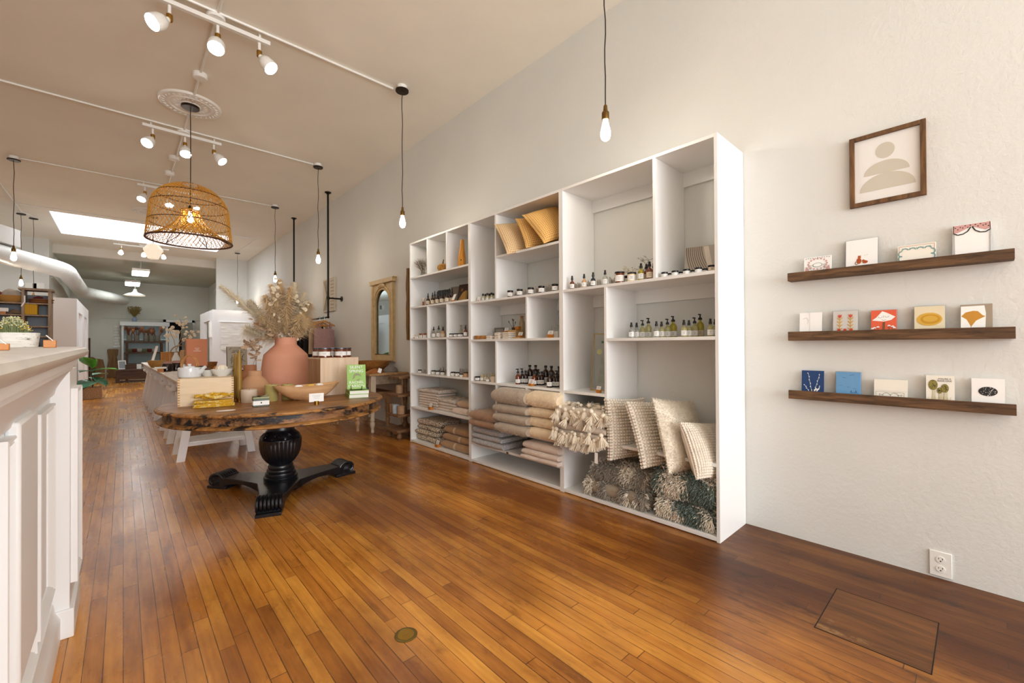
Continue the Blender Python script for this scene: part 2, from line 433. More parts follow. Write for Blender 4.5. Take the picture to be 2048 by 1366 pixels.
# skylight shaft lined with narrow boards
b = MB(); h = 1.5
b.box(SX0-.04, SY0-.04, CZ+.15, SX1+.04, SY0, CZ+h); b.box(SX0-.04, SY1, CZ+.15, SX1+.04, SY1+.04, CZ+h)
b.box(SX0-.04, SY0, CZ+.15, SX0, SY1, CZ+h); b.box(SX1, SY0, CZ+.15, SX1+.04, SY1, CZ+h)
for i in range(26):
    x = SX0+.06+i*(SX1-SX0-.1)/26
    b.box(x, SY1-.014, CZ+.16, x+.1, SY1, CZ+h-.1)
M_SHAFT = mat('skylight_boards', rgb(246, 246, 246), .6)
sky = struct('window_1', b, M_SHAFT)
b = MB()
b.box(SX0, SY0, CZ, SX1, SY0+.02, CZ+.15); b.box(SX0, SY1-.02, CZ, SX1, SY1, CZ+.15)
b.box(SX0, SY0+.02, CZ, SX0+.02, SY1-.02, CZ+.15); b.box(SX1-.02, SY0+.02, CZ, SX1, SY1-.02, CZ+.15)
b.build('window_frame', M_SHAFT, sky)
# end wall, header beam and back room
struct('wall_end', MB().box(XL, YE, 0, BX0, YE+.15, CZ).box(BX1, YE, 0, XR, YE+.15, CZ), M_WALL)
struct('trim_1', MB().box(BX0-.12, YE+.62, BZ, BX1+.12, YE+.78, CZ), plaster('beam_paint', rgb(232, 226, 216), .1))
b = MB(); b.box(BX0-.1, YE+.15, 0, BX0, YB, CZ); b.box(BX1+.55, YE+.15, 0, BX1+.65, YB, CZ)
struct('wall_back_sides', b, M_BACK)
struct('ceiling_back', MB().box(BX0-.1, YE+.78, BZ, BX1+.65, YB, BZ+.1), M_BCEIL)
DX0, DX1, DZ = 1.30, 2.16, 2.20
b = MB(); b.box(XL, YB, 0, DX0, YB+.12, BZ+.1); b.box(DX1, YB, 0, XR, YB+.12, BZ+.1); b.box(DX0, YB, DZ, DX1, YB+.12, BZ+.1)
struct('wall_back', b, M_BACK)
struct('trim_2', MB().box(-.62, YB-.02, 2.27, 2.7, YB, 2.31), plaster('rail_paint', rgb(206, 208, 198), .1))
# doorway in the far wall, dark corridor behind it
b = MB(); b.box(DX0-.09, YB-.03, 0, DX0, YB, DZ+.1); b.box(DX1, YB-.03, 0, DX1+.09, YB, DZ+.1); b.box(DX0-.09, YB-.03, DZ, DX1+.09, YB, DZ+.1)
d = struct('door_1', b, WPAINT)
b = MB(); b.box(DX0+.5, YB-.25, 0.01, DX1, YB-.21, DZ-.02)
b.build('door_leaf', mat('door_leaf_paint', rgb(150, 150, 138), .5), d)
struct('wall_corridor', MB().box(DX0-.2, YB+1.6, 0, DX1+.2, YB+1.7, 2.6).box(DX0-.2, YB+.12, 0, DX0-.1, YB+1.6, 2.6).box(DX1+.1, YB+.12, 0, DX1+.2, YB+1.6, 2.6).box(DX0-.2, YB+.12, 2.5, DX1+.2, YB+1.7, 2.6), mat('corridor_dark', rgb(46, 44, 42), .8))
# shop front behind the photographer: low wall, piers, transom
b = MB(); b.box(XL, YF-.15, 0, XR, YF, .5); b.box(XL, YF-.15, 3.5, XR, YF, CZ)
for x in (XL, -1.25, .75, XR-.25): b.box(x, YF-.15, .5, x+.25, YF, 3.5)
struct('wall_front', b, WPAINT)
# square hatch cut into the boards
t = thing('floor_hatch', 'square wooden hatch cut into the floorboards below the wall outlet', 'hatch', (2.313, .292, 0))
b = MB(); b.box(-.205, -.172, -.006, .205, .172, .0008)
M_HATCH = wood('hatch_boards', rgb(70, 42, 20), rgb(120, 74, 32), 'Y', 4, .5, rgb(150, 112, 70), -.1)
b.build('panel', M_HATCH, t)
b = MB(); g = .207
b.box(-g, -.174, -.004, -.2035, .174, .0012); b.box(.2035, -.174, -.004, g, .174, .0012); b.box(-g, -.174, -.004, g, -.1705, .0012); b.box(-g, .1705, -.004, g, .174, .0012)
b.build('gap', mat('hatch_gap', rgb(24, 14, 8), .8), t)
# round brass cover
t = thing('floor_cover', 'small round brass cover plate set in the floor', 'floor cover', (.845, 1.57, 0))
MB().lathe([(.041, -.002), (.045, 0), (.045, .002), (.040, .0035), (.036, .0035), (.034, .002), (0, .002)], 36).build('ring', mat('dull_brass', rgb(130, 112, 62), .4, metal=.8), t)
MB().lathe([(.033, .0018), (.033, .0026), (0, .0026)], 32).box(-.014, -.002, .0026, .014, .002, .0034).build('lid', mat('worn_brass', rgb(158, 122, 44), .45, metal=.6), t)

# wall outlet
t = thing('wall_outlet', 'white double power outlet low on the plaster wall', 'outlet', (XR, .134, .012))
MB().box(-.008, -.0395, 0, 0, .0395, .122).build('plate', METALW, t, bev=.002)
for z in (.038, .084):
    o = MB().prism(disc(0, z, .0165, 24, 1.0), -.0105, -.0078, F=lambda a, b2, h: (h, a, b2)).build('socket', METALW, t)
    s = MB(); s.box(-.0112, -.0085, z+.001, -.0104, -.0065, z+.009); s.box(-.0112, .0055, z+.001, -.0104, .0075, z+.008)
    s.prism(disc(-.0005, z-.007, .003, 10), -.0112, -.0104, F=lambda a, b2, h: (h, a, b2))
    s.build('slots', BLACK, o)

# ------------------------------------------------------------------ bookcases
WB = .0205; SHX0, SHX1, SHZ = 2.5886, 3.0, 2.424
Y0, UW = 1.0295, 1.2204
def bookcase(k, name_label, levels, dividers, cleats):
    ya = Y0+UW*k; yb = ya+UW-.001
    t = thing('bookcase', name_label, 'bookcase', (SHX0, ya, 0), 0, 'white open bookcases along the right wall')
    D = SHX1-SHX0; W = yb-ya
    for y in (0, W-WB): MB().box(0, y, 0, D, y+WB, SHZ).build('side_panel', WHITE, t, bev=.001)
    MB().box(0, WB, SHZ-WB, D, W-WB, SHZ).build('top_panel', WHITE, t, bev=.001)
    MB().box(0, WB, .006, D, W-WB, .006+WB+.004).build('bottom_panel', WHITE, t, bev=.001)
    for (z, a, c) in levels:      # a, c: absolute y range
        MB().box(.001, (ya+WB if a is None else a)-ya, z-WB/2, D, (yb-WB if c is None else c)-ya, z+WB/2).build('shelf', WHITE, t, bev=.001)
    for (y, z0, z1) in dividers:
        MB().box(.001, y-ya-WB/2, z0, D, y-ya+WB/2, z1).build('divider', WHITE, t, bev=.001)
    for (z, a, c) in cleats:
        MB().box(D-.02, (ya+WB if a is None else a)-ya, z-.1, D-.001, (yb-WB if c is None else c)-ya, z).build('back_rail', WHITE, t)
    return t
h2 = WB/2; TOPZ = SHZ-WB; B0 = .006+WB+.004
dy1, dy2, dy3 = 4.283, 3.886, 3.062
bookcase(2, 'leftmost of the three tall white bookcases, three columns of small cubbies', [(1.993, None, None), (1.633, None, None), (1.252, None, None), (.831, None, None), (.424, None, None)],
    [(y, a+h2, c) for y in (dy1, dy2) for a, c in ((1.993, TOPZ), (1.252, 1.633-h2), (.831, 1.252-h2))],
    [(TOPZ, None, None), (1.633-h2, None, None), (.424-h2, None, None)])
dv2 = 2.648
bookcase(1, 'middle one of the three tall white bookcases, holding the folded wool blankets', [(2.002, None, dy3-h2), (1.602, None, None), (1.221, None, None), (.806, None, None), (.385, None, None), (.19, None, None)],
    [(dy3, 1.602+h2, TOPZ), (dv2, 1.221+h2, 1.602-h2), (dy3, .806+h2, 1.221-h2), (dy3, .385+h2, .806-h2), (2.655, .385+h2, .806-h2)],
    [(TOPZ, None, None), (1.602-h2, None, None), (.806-h2, None, None)])
dv3, dv4 = 1.437, 1.828
bookcase(0, 'rightmost and nearest of the three tall white bookcases, holding the cream pillows', [(1.601, None, None), (1.208, None, dv4-h2), (.80, dv4+h2, None), (.453, None, None)],
    [(dv3, 1.601+h2, TOPZ), (dv4, .453+h2, 1.601-h2)],
    [(TOPZ, None, None), (1.601-h2, None, None)])
S = {'t1': 1.993+h2, 't2': 1.633+h2, 't3': 1.252+h2, 't4': .831+h2, 't5': .424+h2, 't6': B0,
     'm1': 2.002+h2, 'm2': 1.602+h2, 'm3': 1.221+h2, 'm4': .806+h2, 'm5': .385+h2, 'm6': .19+h2,
     'r1': 1.601+h2, 'r2': 1.208+h2, 'r3': .80+h2, 'r4': .453+h2, 'r5': B0}
t = thing('label_holder', 'tiny brass label holder on the lowest shelf edge of the middle bookcase', 'label holder', (SHX0, yat(1014, SHX0), .19))
MB().box(-.003, -.014, -.008, .0015, .014, .008).build('plate', BRASS, t, bev=.0008)
MB().box(-.0036, -.010, -.004, -.0028, .010, .004).build('card_slot', mat('slot_dark', rgb(60, 52, 30), .6), t)

# ------------------------------------------------------------------ picture ledges
M_LEDGE = wood('reclaimed_dark_wood', rgb(48, 33, 20), rgb(118, 86, 56), 'Y', 9, .65, bump=.6)
LX = 2.925
LEDGES = []
for i, (zb, zt, lab) in enumerate([(1.545, 1.592, 'topmost of the three dark wooden picture ledges on the plaster wall'), (1.19, 1.243, 'middle one of the three dark wooden picture ledges on the plaster wall'), (.846, .896, 'lowest of the three dark wooden picture ledges on the plaster wall')]):
    ya, yb = yat(2032, LX), yat(1576, LX)
    t = thing('picture_ledge', lab, 'ledge', (LX, ya, zb), 0, 'dark wooden picture ledges')
    MB().box(0, 0, 0, .018, yb-ya, zt-zb).build('front_lip', M_LEDGE, t, bev=.0015)
    MB().box(.018, 0, 0, XR-LX, yb-ya, .016).build('base_board', M_LEDGE, t)
    LEDGES.append((zb+.016, zt))
# ================================================================== SMALL GOODS
def label_arc(r, z0, z1, span=2.3, n=10, face=pi):
    b = MB(); a0 = face-span/2
    vs = []
    for z in (z0, z1):
        for rr in (r, r+.0006): vs += [(rr*cos(a0+span*i/n), rr*sin(a0+span*i/n), z) for i in range(n+1)]
    m = n+1; fs = []
    for i in range(n):
        fs.append((m+i, m+i+1, 3*m+i+1, 3*m+i)); fs.append((i+1, i, 2*m+i, 2*m+i+1))
        fs.append((i, i+1, m+i+1, m+i)); fs.append((2*m+i+1, 2*m+i, 3*m+i, 3*m+i+1))
    b._add(vs, fs); 
    return b
def label_lines(r, z0, z1, face=pi, k=3):
    b = MB()
    for i in range(k):
        z = z1-(z1-z0)*(.28+.2*i); w = (.35, .22, .3, .18)[i % 4]
        n = 4
        vs = []; 
        for zz in (z-.0008, z+.0008): vs += [((r+.0011)*cos(face-w+2*w*q/n), (r+.0011)*sin(face-w+2*w*q/n), zz) for q in range(n+1)]
        b._add(vs, [(q, q+1, n+1+q+1, n+1+q) for q in range(n)])
    return b

def bottle(name, cat, r, h, body, top, lab=PAPER, neck=.34, lz=(.12, .52), face=pi+.5, liquid=None):
    """r, h: radius and height of the glass; top: 'spray','pump','dropper','cap','none'"""
    def fn():
        t = thing(name, '', cat)
        nr = r*neck
        prof = [(r*.86, 0), (r, h*.03), (r, h*.60), (r*.93, h*.68), (r*.7, h*.77), (nr*1.05, h*.82), (nr, h*.85), (nr, h)]
        MB().lathe(prof, 20).build('bottle_body', body, t)
        z = h*.93
        if top == 'spray':
            MB().lathe([(nr*1.5, z), (nr*1.5, z+.014), (nr*1.15, z+.017), (nr*1.1, z+.03), (nr*.95, z+.034), (0, z+.034)], 14).build('spray_cap', BLACK, t)
        elif top == 'dropper':
            MB().lathe([(nr*1.5, z), (nr*1.5, z+.012), (nr*.9, z+.015), (nr*.75, z+.03), (nr*.4, z+.036), (0, z+.036)], 14).build('dropper', BLACK, t)
        elif top == 'cap':
            MB().lathe([(nr*1.35, z), (nr*1.35, z+.016), (nr*1.2, z+.018), (0, z+.018)], 16).build('cap', BLACK, t)
        elif top == 'tall_cap':
            MB().lathe([(nr*1.3, z), (nr*1.22, z+.02), (0, z+.02)], 14).build('cap', BLACK, t)
        elif top == 'pump':
            p = MB(); p.lathe([(nr*1.55, z), (nr*1.55, z+.010), (nr*1.1, z+.016), (nr*.6, z+.018), (nr*.5, z+.032)], 14)
            p.cbox((-.007, 0, z+.036), (.03, .008, .008))
            p.build('pump', BLACK, t)
        if lab:
            l = label_arc(r, h*lz[0], h*lz[1], face=face).build('label', lab, t)
            label_lines(r, h*lz[0], h*lz[1], face).build('print', INK, l, smooth=0)
        return t
    return Proto(fn)
def jar(name, cat, r, h, body, lid, lab=PAPER, face=pi+.5, lh=.012, lid_name='lid', lz=(.16, .68)):
    def fn():
        t = thing(name, '', cat)
        MB().lathe([(r*.9, 0), (r, h*.05), (r, h*.78), (r*.93, h*.86), (r*.93, h-lh)], 22).build('jar_body', body, t)
        if lid: MB().lathe([(r*1.0, h-lh), (r*1.02, h-lh*.9), (r*1.02, h-.001), (r*.97, h), (0, h)], 22).build(lid_name, lid, t)
        if lab:
            l = label_arc(r, h*lz[0], h*lz[1], face=face, span=2.2).build('label', lab, t)
            label_lines(r, h*lz[0], h*lz[1], face).build('print', INK, l, smooth=0)
        return t
    return Proto(fn)
def card_stand(card=(.05, .04), block=(.03, .03, .022), blockm=None, lean=.35, lines=3):
    def fn():
        t = thing('card_stand', '', 'card stand')
        bx, by, bz = block
        MB().box(-bx/2, -by/2, 0, bx/2, by/2, bz).build('block', blockm or TAN, t, bev=.001)
        R = Euler((0, lean, 0)).to_matrix()
        c = MB(); c.cbox((.0, 0, bz+card[1]*.36), (.001, card[0], card[1]), R=R)
        co = c.build('card', PAPER, t)
        l = MB()
        for i in range(lines):
            l.cbox(Vector((0, 0, bz+card[1]*.36))+R @ Vector((-.0008, 0, card[1]*(.25-.2*i))), (.0004, card[0]*(.6-.12*(i % 2)), card[1]*.05), R=R)
        l.build('print', INK, co, smooth=0)
        return t
    return Proto(fn)
def crystal(seed, h=.07, w=.03):
    def fn():
        r2 = random.Random(seed)
        t = thing('crystal', '', 'crystal'); b = MB()
        for i in range(5):
            a = r2.uniform(0, 2*pi); q = r2.uniform(0, w*.45); hh = h*r2.uniform(.5, 1); rr = w*r2.uniform(.16, .3)
            A = Euler((r2.uniform(-.3, .3), r2.uniform(-.3, .3), a)).to_matrix()
            b.lathe([(rr, -.0), (rr*.95, hh*.7), (0, hh)], 6, (q*cos(a), q*sin(a), .0), axis=A)
        zmin = min(v[2] for v in b.v); b.v = [(x, y, z-zmin) for x, y, z in b.v]
        b.build('points', QUARTZ, t, smooth=0)
        return t
    return Proto(fn)
def single(name, mb, m, label, cat, loc, rz=0, group=None, **k):
    o = mb.build(name, m, None, loc, rz, **k); return tag(o, label, cat, group)

# ------- rightmost bookcase, top left compartment
zr = S['r1']; XF = 2.632
spray_amber = bottle('spray_bottle', 'bottle', .0185, .080, AMBER, 'spray', face=pi+.55)
spray_peach = bottle('spray_bottle', 'bottle', .0185, .080, PEACHG, 'spray', face=pi+.55)
spray_navy = bottle('spray_bottle', 'bottle', .019, .082, NAVYG, 'spray', face=pi+.55)
spray_clear = bottle('spray_bottle', 'bottle', .019, .084, CLEAR, 'spray', face=pi+.55)
spray_yellow = bottle('spray_bottle', 'bottle', .021, .092, YELLOWG, 'spray', face=pi+.5)
spray_big = bottle('spray_bottle', 'bottle', .0225, .095, AMBER, 'spray', lab=KRAFT, face=pi+.5)
G = 'spray bottles on the top shelf of the rightmost bookcase'
for P, u, lab in [(spray_amber, 1145, 'small amber spray bottle at the left end of the top row of the rightmost bookcase'),
                  (spray_peach, 1169, 'small peach-coloured spray bottle beside the amber one in the top row'),
                  (spray_navy, 1187, 'dark navy spray bottle with a white label in the top row'),
                  (spray_clear, 1211, 'clear spray bottle with a white label left of the big amber jar'),
                  (spray_yellow, 1283, 'yellow oil spray bottle with a white label under the arching dried stem'),
                  (spray_big, 1300, 'larger amber spray bottle with a kraft label at the right end of the top row')]:
    P((XF, yat(u, XF), zr), lab, group=G)
spray_big((XF+.07, yat(1297, XF+.07)+.012, zr), 'amber spray bottle standing behind the larger amber one, on its left', group=G)
spray_big((XF+.075, yat(1305, XF+.075)-.014, zr), 'amber spray bottle standing behind the larger amber one, on its right', group=G)
cryst = [crystal(i, .075, .045) for i in range(4)]
G = 'pale crystals between the spray bottles'
for i, (u, x) in enumerate([(1156, 2.67), (1178, 2.67), (1201, 2.68), (1224, 2.68)]):
    cryst[i]((x, yat(u, x), zr), ['pale crystal cluster between the amber and peach spray bottles', 'pale crystal cluster between the peach and navy spray bottles', 'pale crystal cluster between the navy and clear spray bottles', 'tall pale crystal cluster between the clear spray bottle and the amber jar'][i], group=G)
jar_amber_big = jar('lidded_jar', 'jar', .034, .084, AMBER, BLACK, face=pi+.5)
jar_cream_big = jar('lidded_jar', 'jar', .031, .066, CREAMG, BLACK, face=pi+.5)
jar_amber_big((2.64, yat(1240, 2.64), zr), 'large amber jar with black lid in the top row of the rightmost bookcase')
jar_cream_big((2.64, yat(1264.5, 2.64), zr), 'cream jar with black lid right of the large amber jar')
jar_dark = jar('lidded_jar', 'jar', .022, .062, DAMBER, BLACK, face=pi+.4)
jar_dark((2.715, yat(1256, 2.715), zr), 'dark little jar peeking out between the amber jar and the cream jar')
# dried sprigs
def stem_pts(p0, p1, sag, n=8):
    p0, p1 = Vector(p0), Vector(p1)
    return [p0.lerp(p1, i/n)+Vector(sag)*(4*(i/n)*(1-i/n)) for i in range(n+1)]
DRY = mat('dry_stem', rgb(150, 118, 76), .85); DRYD = mat('dark_dry_stem', rgb(92, 70, 50), .85)
b = MB(); r2 = random.Random(3)
main = [Vector((0, .05-.05*cos(k*pi/12)*1-.02, .002+.20*sin(k*pi/16))) for k in range(10)]
main = [Vector((0, .03, 0)), Vector((0, .032, .05)), Vector((0, .028, .09)), Vector((0, .012, .13)), Vector((0, -.012, .155)), Vector((0, -.035, .162)), Vector((0, -.055, .16))]
b.tube(main, .0014, 5)
for k in range(9):
    q = main[2+k % 3]; e = q+Vector((r2.uniform(-.02, .02), r2.uniform(.02, .06), r2.uniform(-.01, .05)))
    b.tube([q, q.lerp(e, .5)+Vector((0, 0, .006)), e], .0007, 4)
    for j in range(4):
        f = e+Vector((r2.uniform(-.012, .012), r2.uniform(-.014, .014), r2.uniform(-.008, .014))); b.tube([e, f], .0006, 3); b.ball(f, .0016, 5, 4)
single('dried_twig', b, DRYD, 'thin dark dried stem arching over the yellow oil spray bottle', 'dried plant', (2.74, yat(1296, 2.74), zr))
b = MB()
q = [Vector((0, -.02, 0)), Vector((0, -.03, .06)), Vector((-.005, -.02, .085)), Vector((-.005, .01, .10)), Vector((0, .05, .085))]
b.tube(q, .0014, 5)
for k in range(26):
    p = q[1+k % 4]; e = p+Vector((r2.uniform(-.02, .02), r2.uniform(-.03, .05), r2.uniform(-.01, .045))); b.tube([p, e], .0007, 4); b.ball(e, .0028, 6, 4, sc=(1, 1, .7))
single('dried_sprig', b, mat('ochre_sprig', rgb(176, 148, 86), .85), 'yellowish dried sprig behind the cream jar on the top shelf', 'dried plant', (2.73, yat(1262, 2.73), zr))

# ------- rightmost bookcase, top right compartment: tins and art print
tin = jar('salve_jar', 'jar', .021, .034, mat('frosted_white', rgb(226, 226, 224), .3), BLACK, lab=None, lh=.012)
G = 'black-lidded salve jars on the top shelf of the rightmost bookcase'
for i, u in enumerate([1330, 1351, 1374, 1398]):
    tin((2.625, yat(u, 2.625), zr), 'white black-lidded salve jar, %s from the left, front row below the striped print' % ORD[i], group=G)
for i, u in enumerate([1341, 1363, 1387, 1411]):
    tin((2.675, yat(u, 2.675), zr), 'white black-lidded salve jar, %s from the left, back row below the striped print' % ORD[i], group=G, scale=(.85, .85, .9))
jar('salve_jar', 'jar', .020, .040, AMBER, BLACK, lab=KRAFT)((2.64, yat(1424, 2.64), zr), 'small amber salve jar with kraft label at the right end of the salve jar row')
# art print leaning
t = thing('art_print', 'leaning grey art print with brown stripes and a black dot', 'art print', (2.84, yat(1406, 2.84), zr))
W2, H2 = .235, .235
b = MB(); b.box(0, -W2/2, 0, .006, W2/2, H2); b.build('board', mat('print_grey', rgb(176, 166, 154), .7), t)
b = MB(); ST = mat('print_stripe', rgb(112, 92, 72), .7)
for k in range(9):
    pts = []
    for i in range(11):
        s = i/10; pts.append((W2/2-.006-.012*k-.055*s*s*(1+.1*k) if W2/2-.006-.012*k-.055*s*s > -W2/2+.02 else -W2/2+.02, H2-.004-(H2-.01)*s))
    for i in range(10):
        (a, z), (c, z2) = pts[i], pts[i+1]
        b._add([(-.0006, a, z), (-.0006, a-.0055, z), (-.0006, c-.0055, z2), (-.0006, c, z2)], [(0, 1, 2, 3)])
b.build('stripes', ST, t, smooth=0)
MB().prism([(.0, H2-.006), (-.03, H2-.006), (-.055, .10), (-.075, .03), (-.05, .02), (-.022, .10)], -.0009, -.0003, F=lambda a, c, h: (h, a, c)).build('light_band', mat('print_light', rgb(214, 200, 186), .7), t, smooth=0)
MB().prism(disc(-.06, .07, .017), -.0016, -.001, F=lambda a, c, h: (h, a, c)).build('dot', INK, t, smooth=0)
t.rotation_euler = (0, .26, .25)

# ------- rightmost bookcase, yellow bottles in receding rows
zr2 = S['r2']
cl_sm = bottle('spray_bottle', 'bottle', .0185, .082, CLEAR, 'spray', face=pi+.45)
yl_sm = bottle('spray_bottle', 'bottle', .0185, .082, PALEOIL, 'spray', face=pi+.45)
py_md = bottle('pump_bottle', 'bottle', .021, .098, PALEOIL, 'pump', face=pi+.45, lz=(.1, .45))
py_lg = bottle('pump_bottle', 'bottle', .024, .118, PALEOIL, 'pump', face=pi+.45, lz=(.09, .38))
yy_lg = bottle('pump_bottle', 'bottle', .026, .122, YELLOWG, 'pump', face=pi+.45, lz=(.09, .38))
yk_lg = bottle('pump_bottle', 'bottle', .025, .126, YELLOWG, 'pump', face=pi+.45, lab=KRAFT, lz=(.09, .38))
rows = [(1263, [cl_sm, cl_sm, py_md, py_lg], 'leftmost'), (1313, [cl_sm, yl_sm, py_md, yy_lg], 'second'), (1368, [yl_sm, yl_sm, py_md, yk_lg], 'third'), (1421, [yl_sm, yl_sm], 'rightmost')]
pos4 = ['front', 'second', 'third', 'rear']
for u, ks, nm in rows:
    y = yat(u, 2.66)
    for i, P in enumerate(ks):
        x = 2.66+.062*i+.012*max(0, i-1)
        what = 'pale yellow pump bottle' if P in (py_md, py_lg) else 'bright yellow pump bottle' if P in (yy_lg, yk_lg) else 'clear spray bottle with a white label' if P is cl_sm else 'pale yellow spray bottle'
        P((x, y-.004*i, zr2), '%s, %s in the %s row of yellow oil bottles' % (what, pos4[i] if len(ks) == 4 else ['front', 'rear'][i], nm), group='oil bottles in receding rows on the rightmost bookcase')

# ------- rightmost bookcase, narrow column
cs = card_stand((.038, .03), (.03, .03, .024))
cs((2.64, yat(1197, 2.64), S['r3']), 'little amber wood card stand in front of the pressed flower frame')
t = thing('pressed_flower_frame', 'tall gold framed glass with pressed flowers leaning in the narrow column', 'frame', (2.77, yat(1199, 2.77)-.005, S['r3']))
GW, GH = .15, .46; GOLD = mat('gold_wire', rgb(170, 140, 80), .3, metal=1)
b = MB()
for a in (-GW/2, GW/2): b.box(-.004, a-.003, 0, .004, a+.003, GH)
for z in (0, GH-.006): b.box(-.004, -GW/2, z, .004, GW/2, z+.006)
b.build('frame', GOLD, t)
MB().box(-.001, -GW/2+.003, .006, .001, GW/2-.003, GH-.006).build('glass', mat('thin_glass', rgb(235, 238, 232), .05, trans=.9), t)
b = MB(); b2 = MB()
for z0, n in ((.10, 7), (.17, 6), (.24, 5)):
    for k in range(n): b.box(-.0026, -.03+.008*k, z0-.04, -.0016, -.028+.008*k, z0+rnd.uniform(0, .03))
b.build('stems', mat('pressed_green', rgb(140, 150, 104), .8), t, smooth=0)
b2.prism(disc(.02, .31, .022, 14), -.0028, -.0016, F=lambda a, c, h: (h, a, c)); b2.prism(disc(-.03, .40, .02, 14), -.0028, -.0016, F=lambda a, c, h: (h, a, c))
b2.build('petals', mat('pressed_petals', rgb(196, 196, 140), .8), t, smooth=0)
MB().prism(disc(.0, .39, .01, 10), -.0028, -.0016, F=lambda a, c, h: (h, a, c)).build('leaf', mat('pressed_teal', rgb(70, 112, 108), .8), t, smooth=0)
t.rotation_euler = (0, .20, .35)

# ------- middle bookcase, jars and rollers
zm = S['m2']
cw = card_stand((.052, .045), (.02, .02, .012), lean=.2, lines=0)
cw((2.64, yat(958, 2.64), zm), 'blank white card in a small wooden holder left of the roller bottles')
roller = bottle('roller_bottle', 'bottle', .0095, .046, mat('roller_glass', rgb(226, 216, 178), .1, trans=.3), 'tall_cap', neck=.8, face=pi+.5)
for i, (u, x) in enumerate([(966.5, 2.63), (971.5, 2.66), (975, 2.63), (979.5, 2.67), (983.5, 2.635), (987, 2.68)]):
    roller((x, yat(u, x), zm), 'slim black-capped roller bottle, %s from the left in the narrow column of the middle bookcase' % ORD[i], group='roller bottles', scale=1.12)
jm = jar('lidded_jar', 'jar', .0275, .062, DAMBER, BLACK, face=pi+.75)
for i, u in enumerate([1021, 1040, 1062, 1083.5, 1110.5]):
    jm((2.63, yat(u, 2.63), zm), 'dark amber jar, %s from the left in the row of five below the dotted cushions' % ORD[i], group='row of five amber jars')
for i, u in enumerate([1031, 1052, 1074, 1097]):
    cryst[(i+1) % 4]((2.70, yat(u, 2.70), zm), 'pale crystal, %s from the left behind the row of five amber jars' % ORD[i], group='crystals behind the amber jars', scale=(1, 1, 1+.18*i))

# wash shelf
zw = S['m3']; WOODP = wood('pale_wood', rgb(196, 150, 92), rgb(224, 186, 130), 'X', 9, .55)
WOODM = wood('mid_wood', rgb(150, 98, 48), rgb(186, 132, 70), 'X', 9, .55)
def shelfthing(name, mb, m, label, cat, u, x, z, **k): return single(name, mb, m, label, cat, (x, yat(u, x), z), **k)
t = thing('wooden_tray', 'low rounded wooden tray at the left of the wash shelf in the middle bookcase', 'tray', (2.66, yat(961, 2.66), zw))
MB().lathe([(.05, 0), (.056, .004), (.058, .03), (.053, .03), (.05, .008), (0, .008)], 28).build('bowl', WOODM, t)
MB().box(-.05, -.075, 0, .05, -.052, .03).build('handle', WOODM, t, bev=.002)
t.scale = (1, 1.25, 1.25)
BOXW = mat('white_box', rgb(226, 224, 218), .6)
for i, (u, x) in enumerate([(967, 2.80), (978, 2.82)]):
    single('white_box', MB().box(-.03, -.03, 0, .03, .03, .075), BOXW, ['small white box behind the rounded wooden tray, left one', 'small white box behind the rounded wooden tray, right one'][i], 'box', (x, yat(u, x), zw), group='small white boxes', bev=.001)
t = thing('framed_photo', 'small grey metal picture frame behind the folded wash cloths', 'frame', (2.83, yat(999, 2.83), zw))
MB().box(-.004, -.075, 0, .004, -.06, .12).box(-.004, .06, 0, .004, .075, .12).box(-.004, -.06, 0, .004, .06, .015).box(-.004, -.06, .105, .004, .06, .12).build('frame', mat('pewter', rgb(110, 106, 98), .4, metal=.6), t)
MB().box(0, -.06, .015, .003, .06, .105).build('picture', mat('picture_grey', rgb(150, 144, 132), .6), t)
CLOTH = mat('cream_wash_cloth', rgb(226, 214, 200), .95, bump=.5, bscale=250, sheen=.2)
def folded(w, d, h, n, m, seed=0, wob=.004, name='folded_cloth', fold_front=True):
    """a folded textile: n soft layers; width along y, depth along x, its fold towards -x"""
    r3 = random.Random(seed); b = MB(); th = h/n
    for k in range(n):
        dx = r3.uniform(-.5, .5)*wob*1.5; ww = w/2*(1+r3.uniform(-.02, .02)); dd = d
        prof = []
        m0 = 8
        for i in range(m0+1):
            a = pi/2+pi*i/m0; prof.append((-dd/2+th*.5+th*.5*cos(a), th*.5+th*.49*sin(a)))
        prof += [(dd/2, .012*th), (dd/2, th*.98)]
        ny = 9; P = []
        for j in range(ny):
            s = j/(ny-1); y = -ww+2*ww*s
            for (x, z) in prof:
                e = noise.noise(Vector((x*9+seed, y*9, k*3.7)))*wob
                edge = min(1, min(s, 1-s)*12+.74)
                P.append((x+dx+e*.8, y, k*th+.5*th+(z-.5*th)*edge+ (e*.5 if k else 0)))
        L = len(prof); fs = []
        for j in range(ny-1):
            for i in range(L-1): fs.append((j*L+i, (j+1)*L+i, (j+1)*L+i+1, j*L+i+1))
            fs.append((j*L+L-1, (j+1)*L+L-1, (j+1)*L, j*L))
        fs.append(tuple(range(L))); fs.append(tuple((ny-1)*L+i for i in range(L-1, -1, -1)))
        b._add(P, fs)
    zmin = min(v[2] for v in b.v); b.v = [(x, y, z-zmin) for x, y, z in b.v]
    return b
for i, (u, x, w, n) in enumerate([(984, 2.65, .07, 2), (1000, 2.65, .06, 4), (1018, 2.66, .09, 4)]):
    single('wash_cloth', folded(w, .09, .014*n+.006, n, CLOTH, i+3), CLOTH, ['two low folded cream wash cloths beside the wooden tray', 'folded cream wash cloth pile with a card behind it', 'widest folded cream wash cloth pile before the wooden boxes'][i], 'wash cloth', (x, yat(u, x), zw), group='folded wash cloths')
single('soap_dish', folded(.085, .07, .012, 1, CLOTH, 9), WOODP, 'thin pale wooden soap dish at the right end of the wash shelf', 'soap dish', (2.66, yat(1038, 2.66), zw))
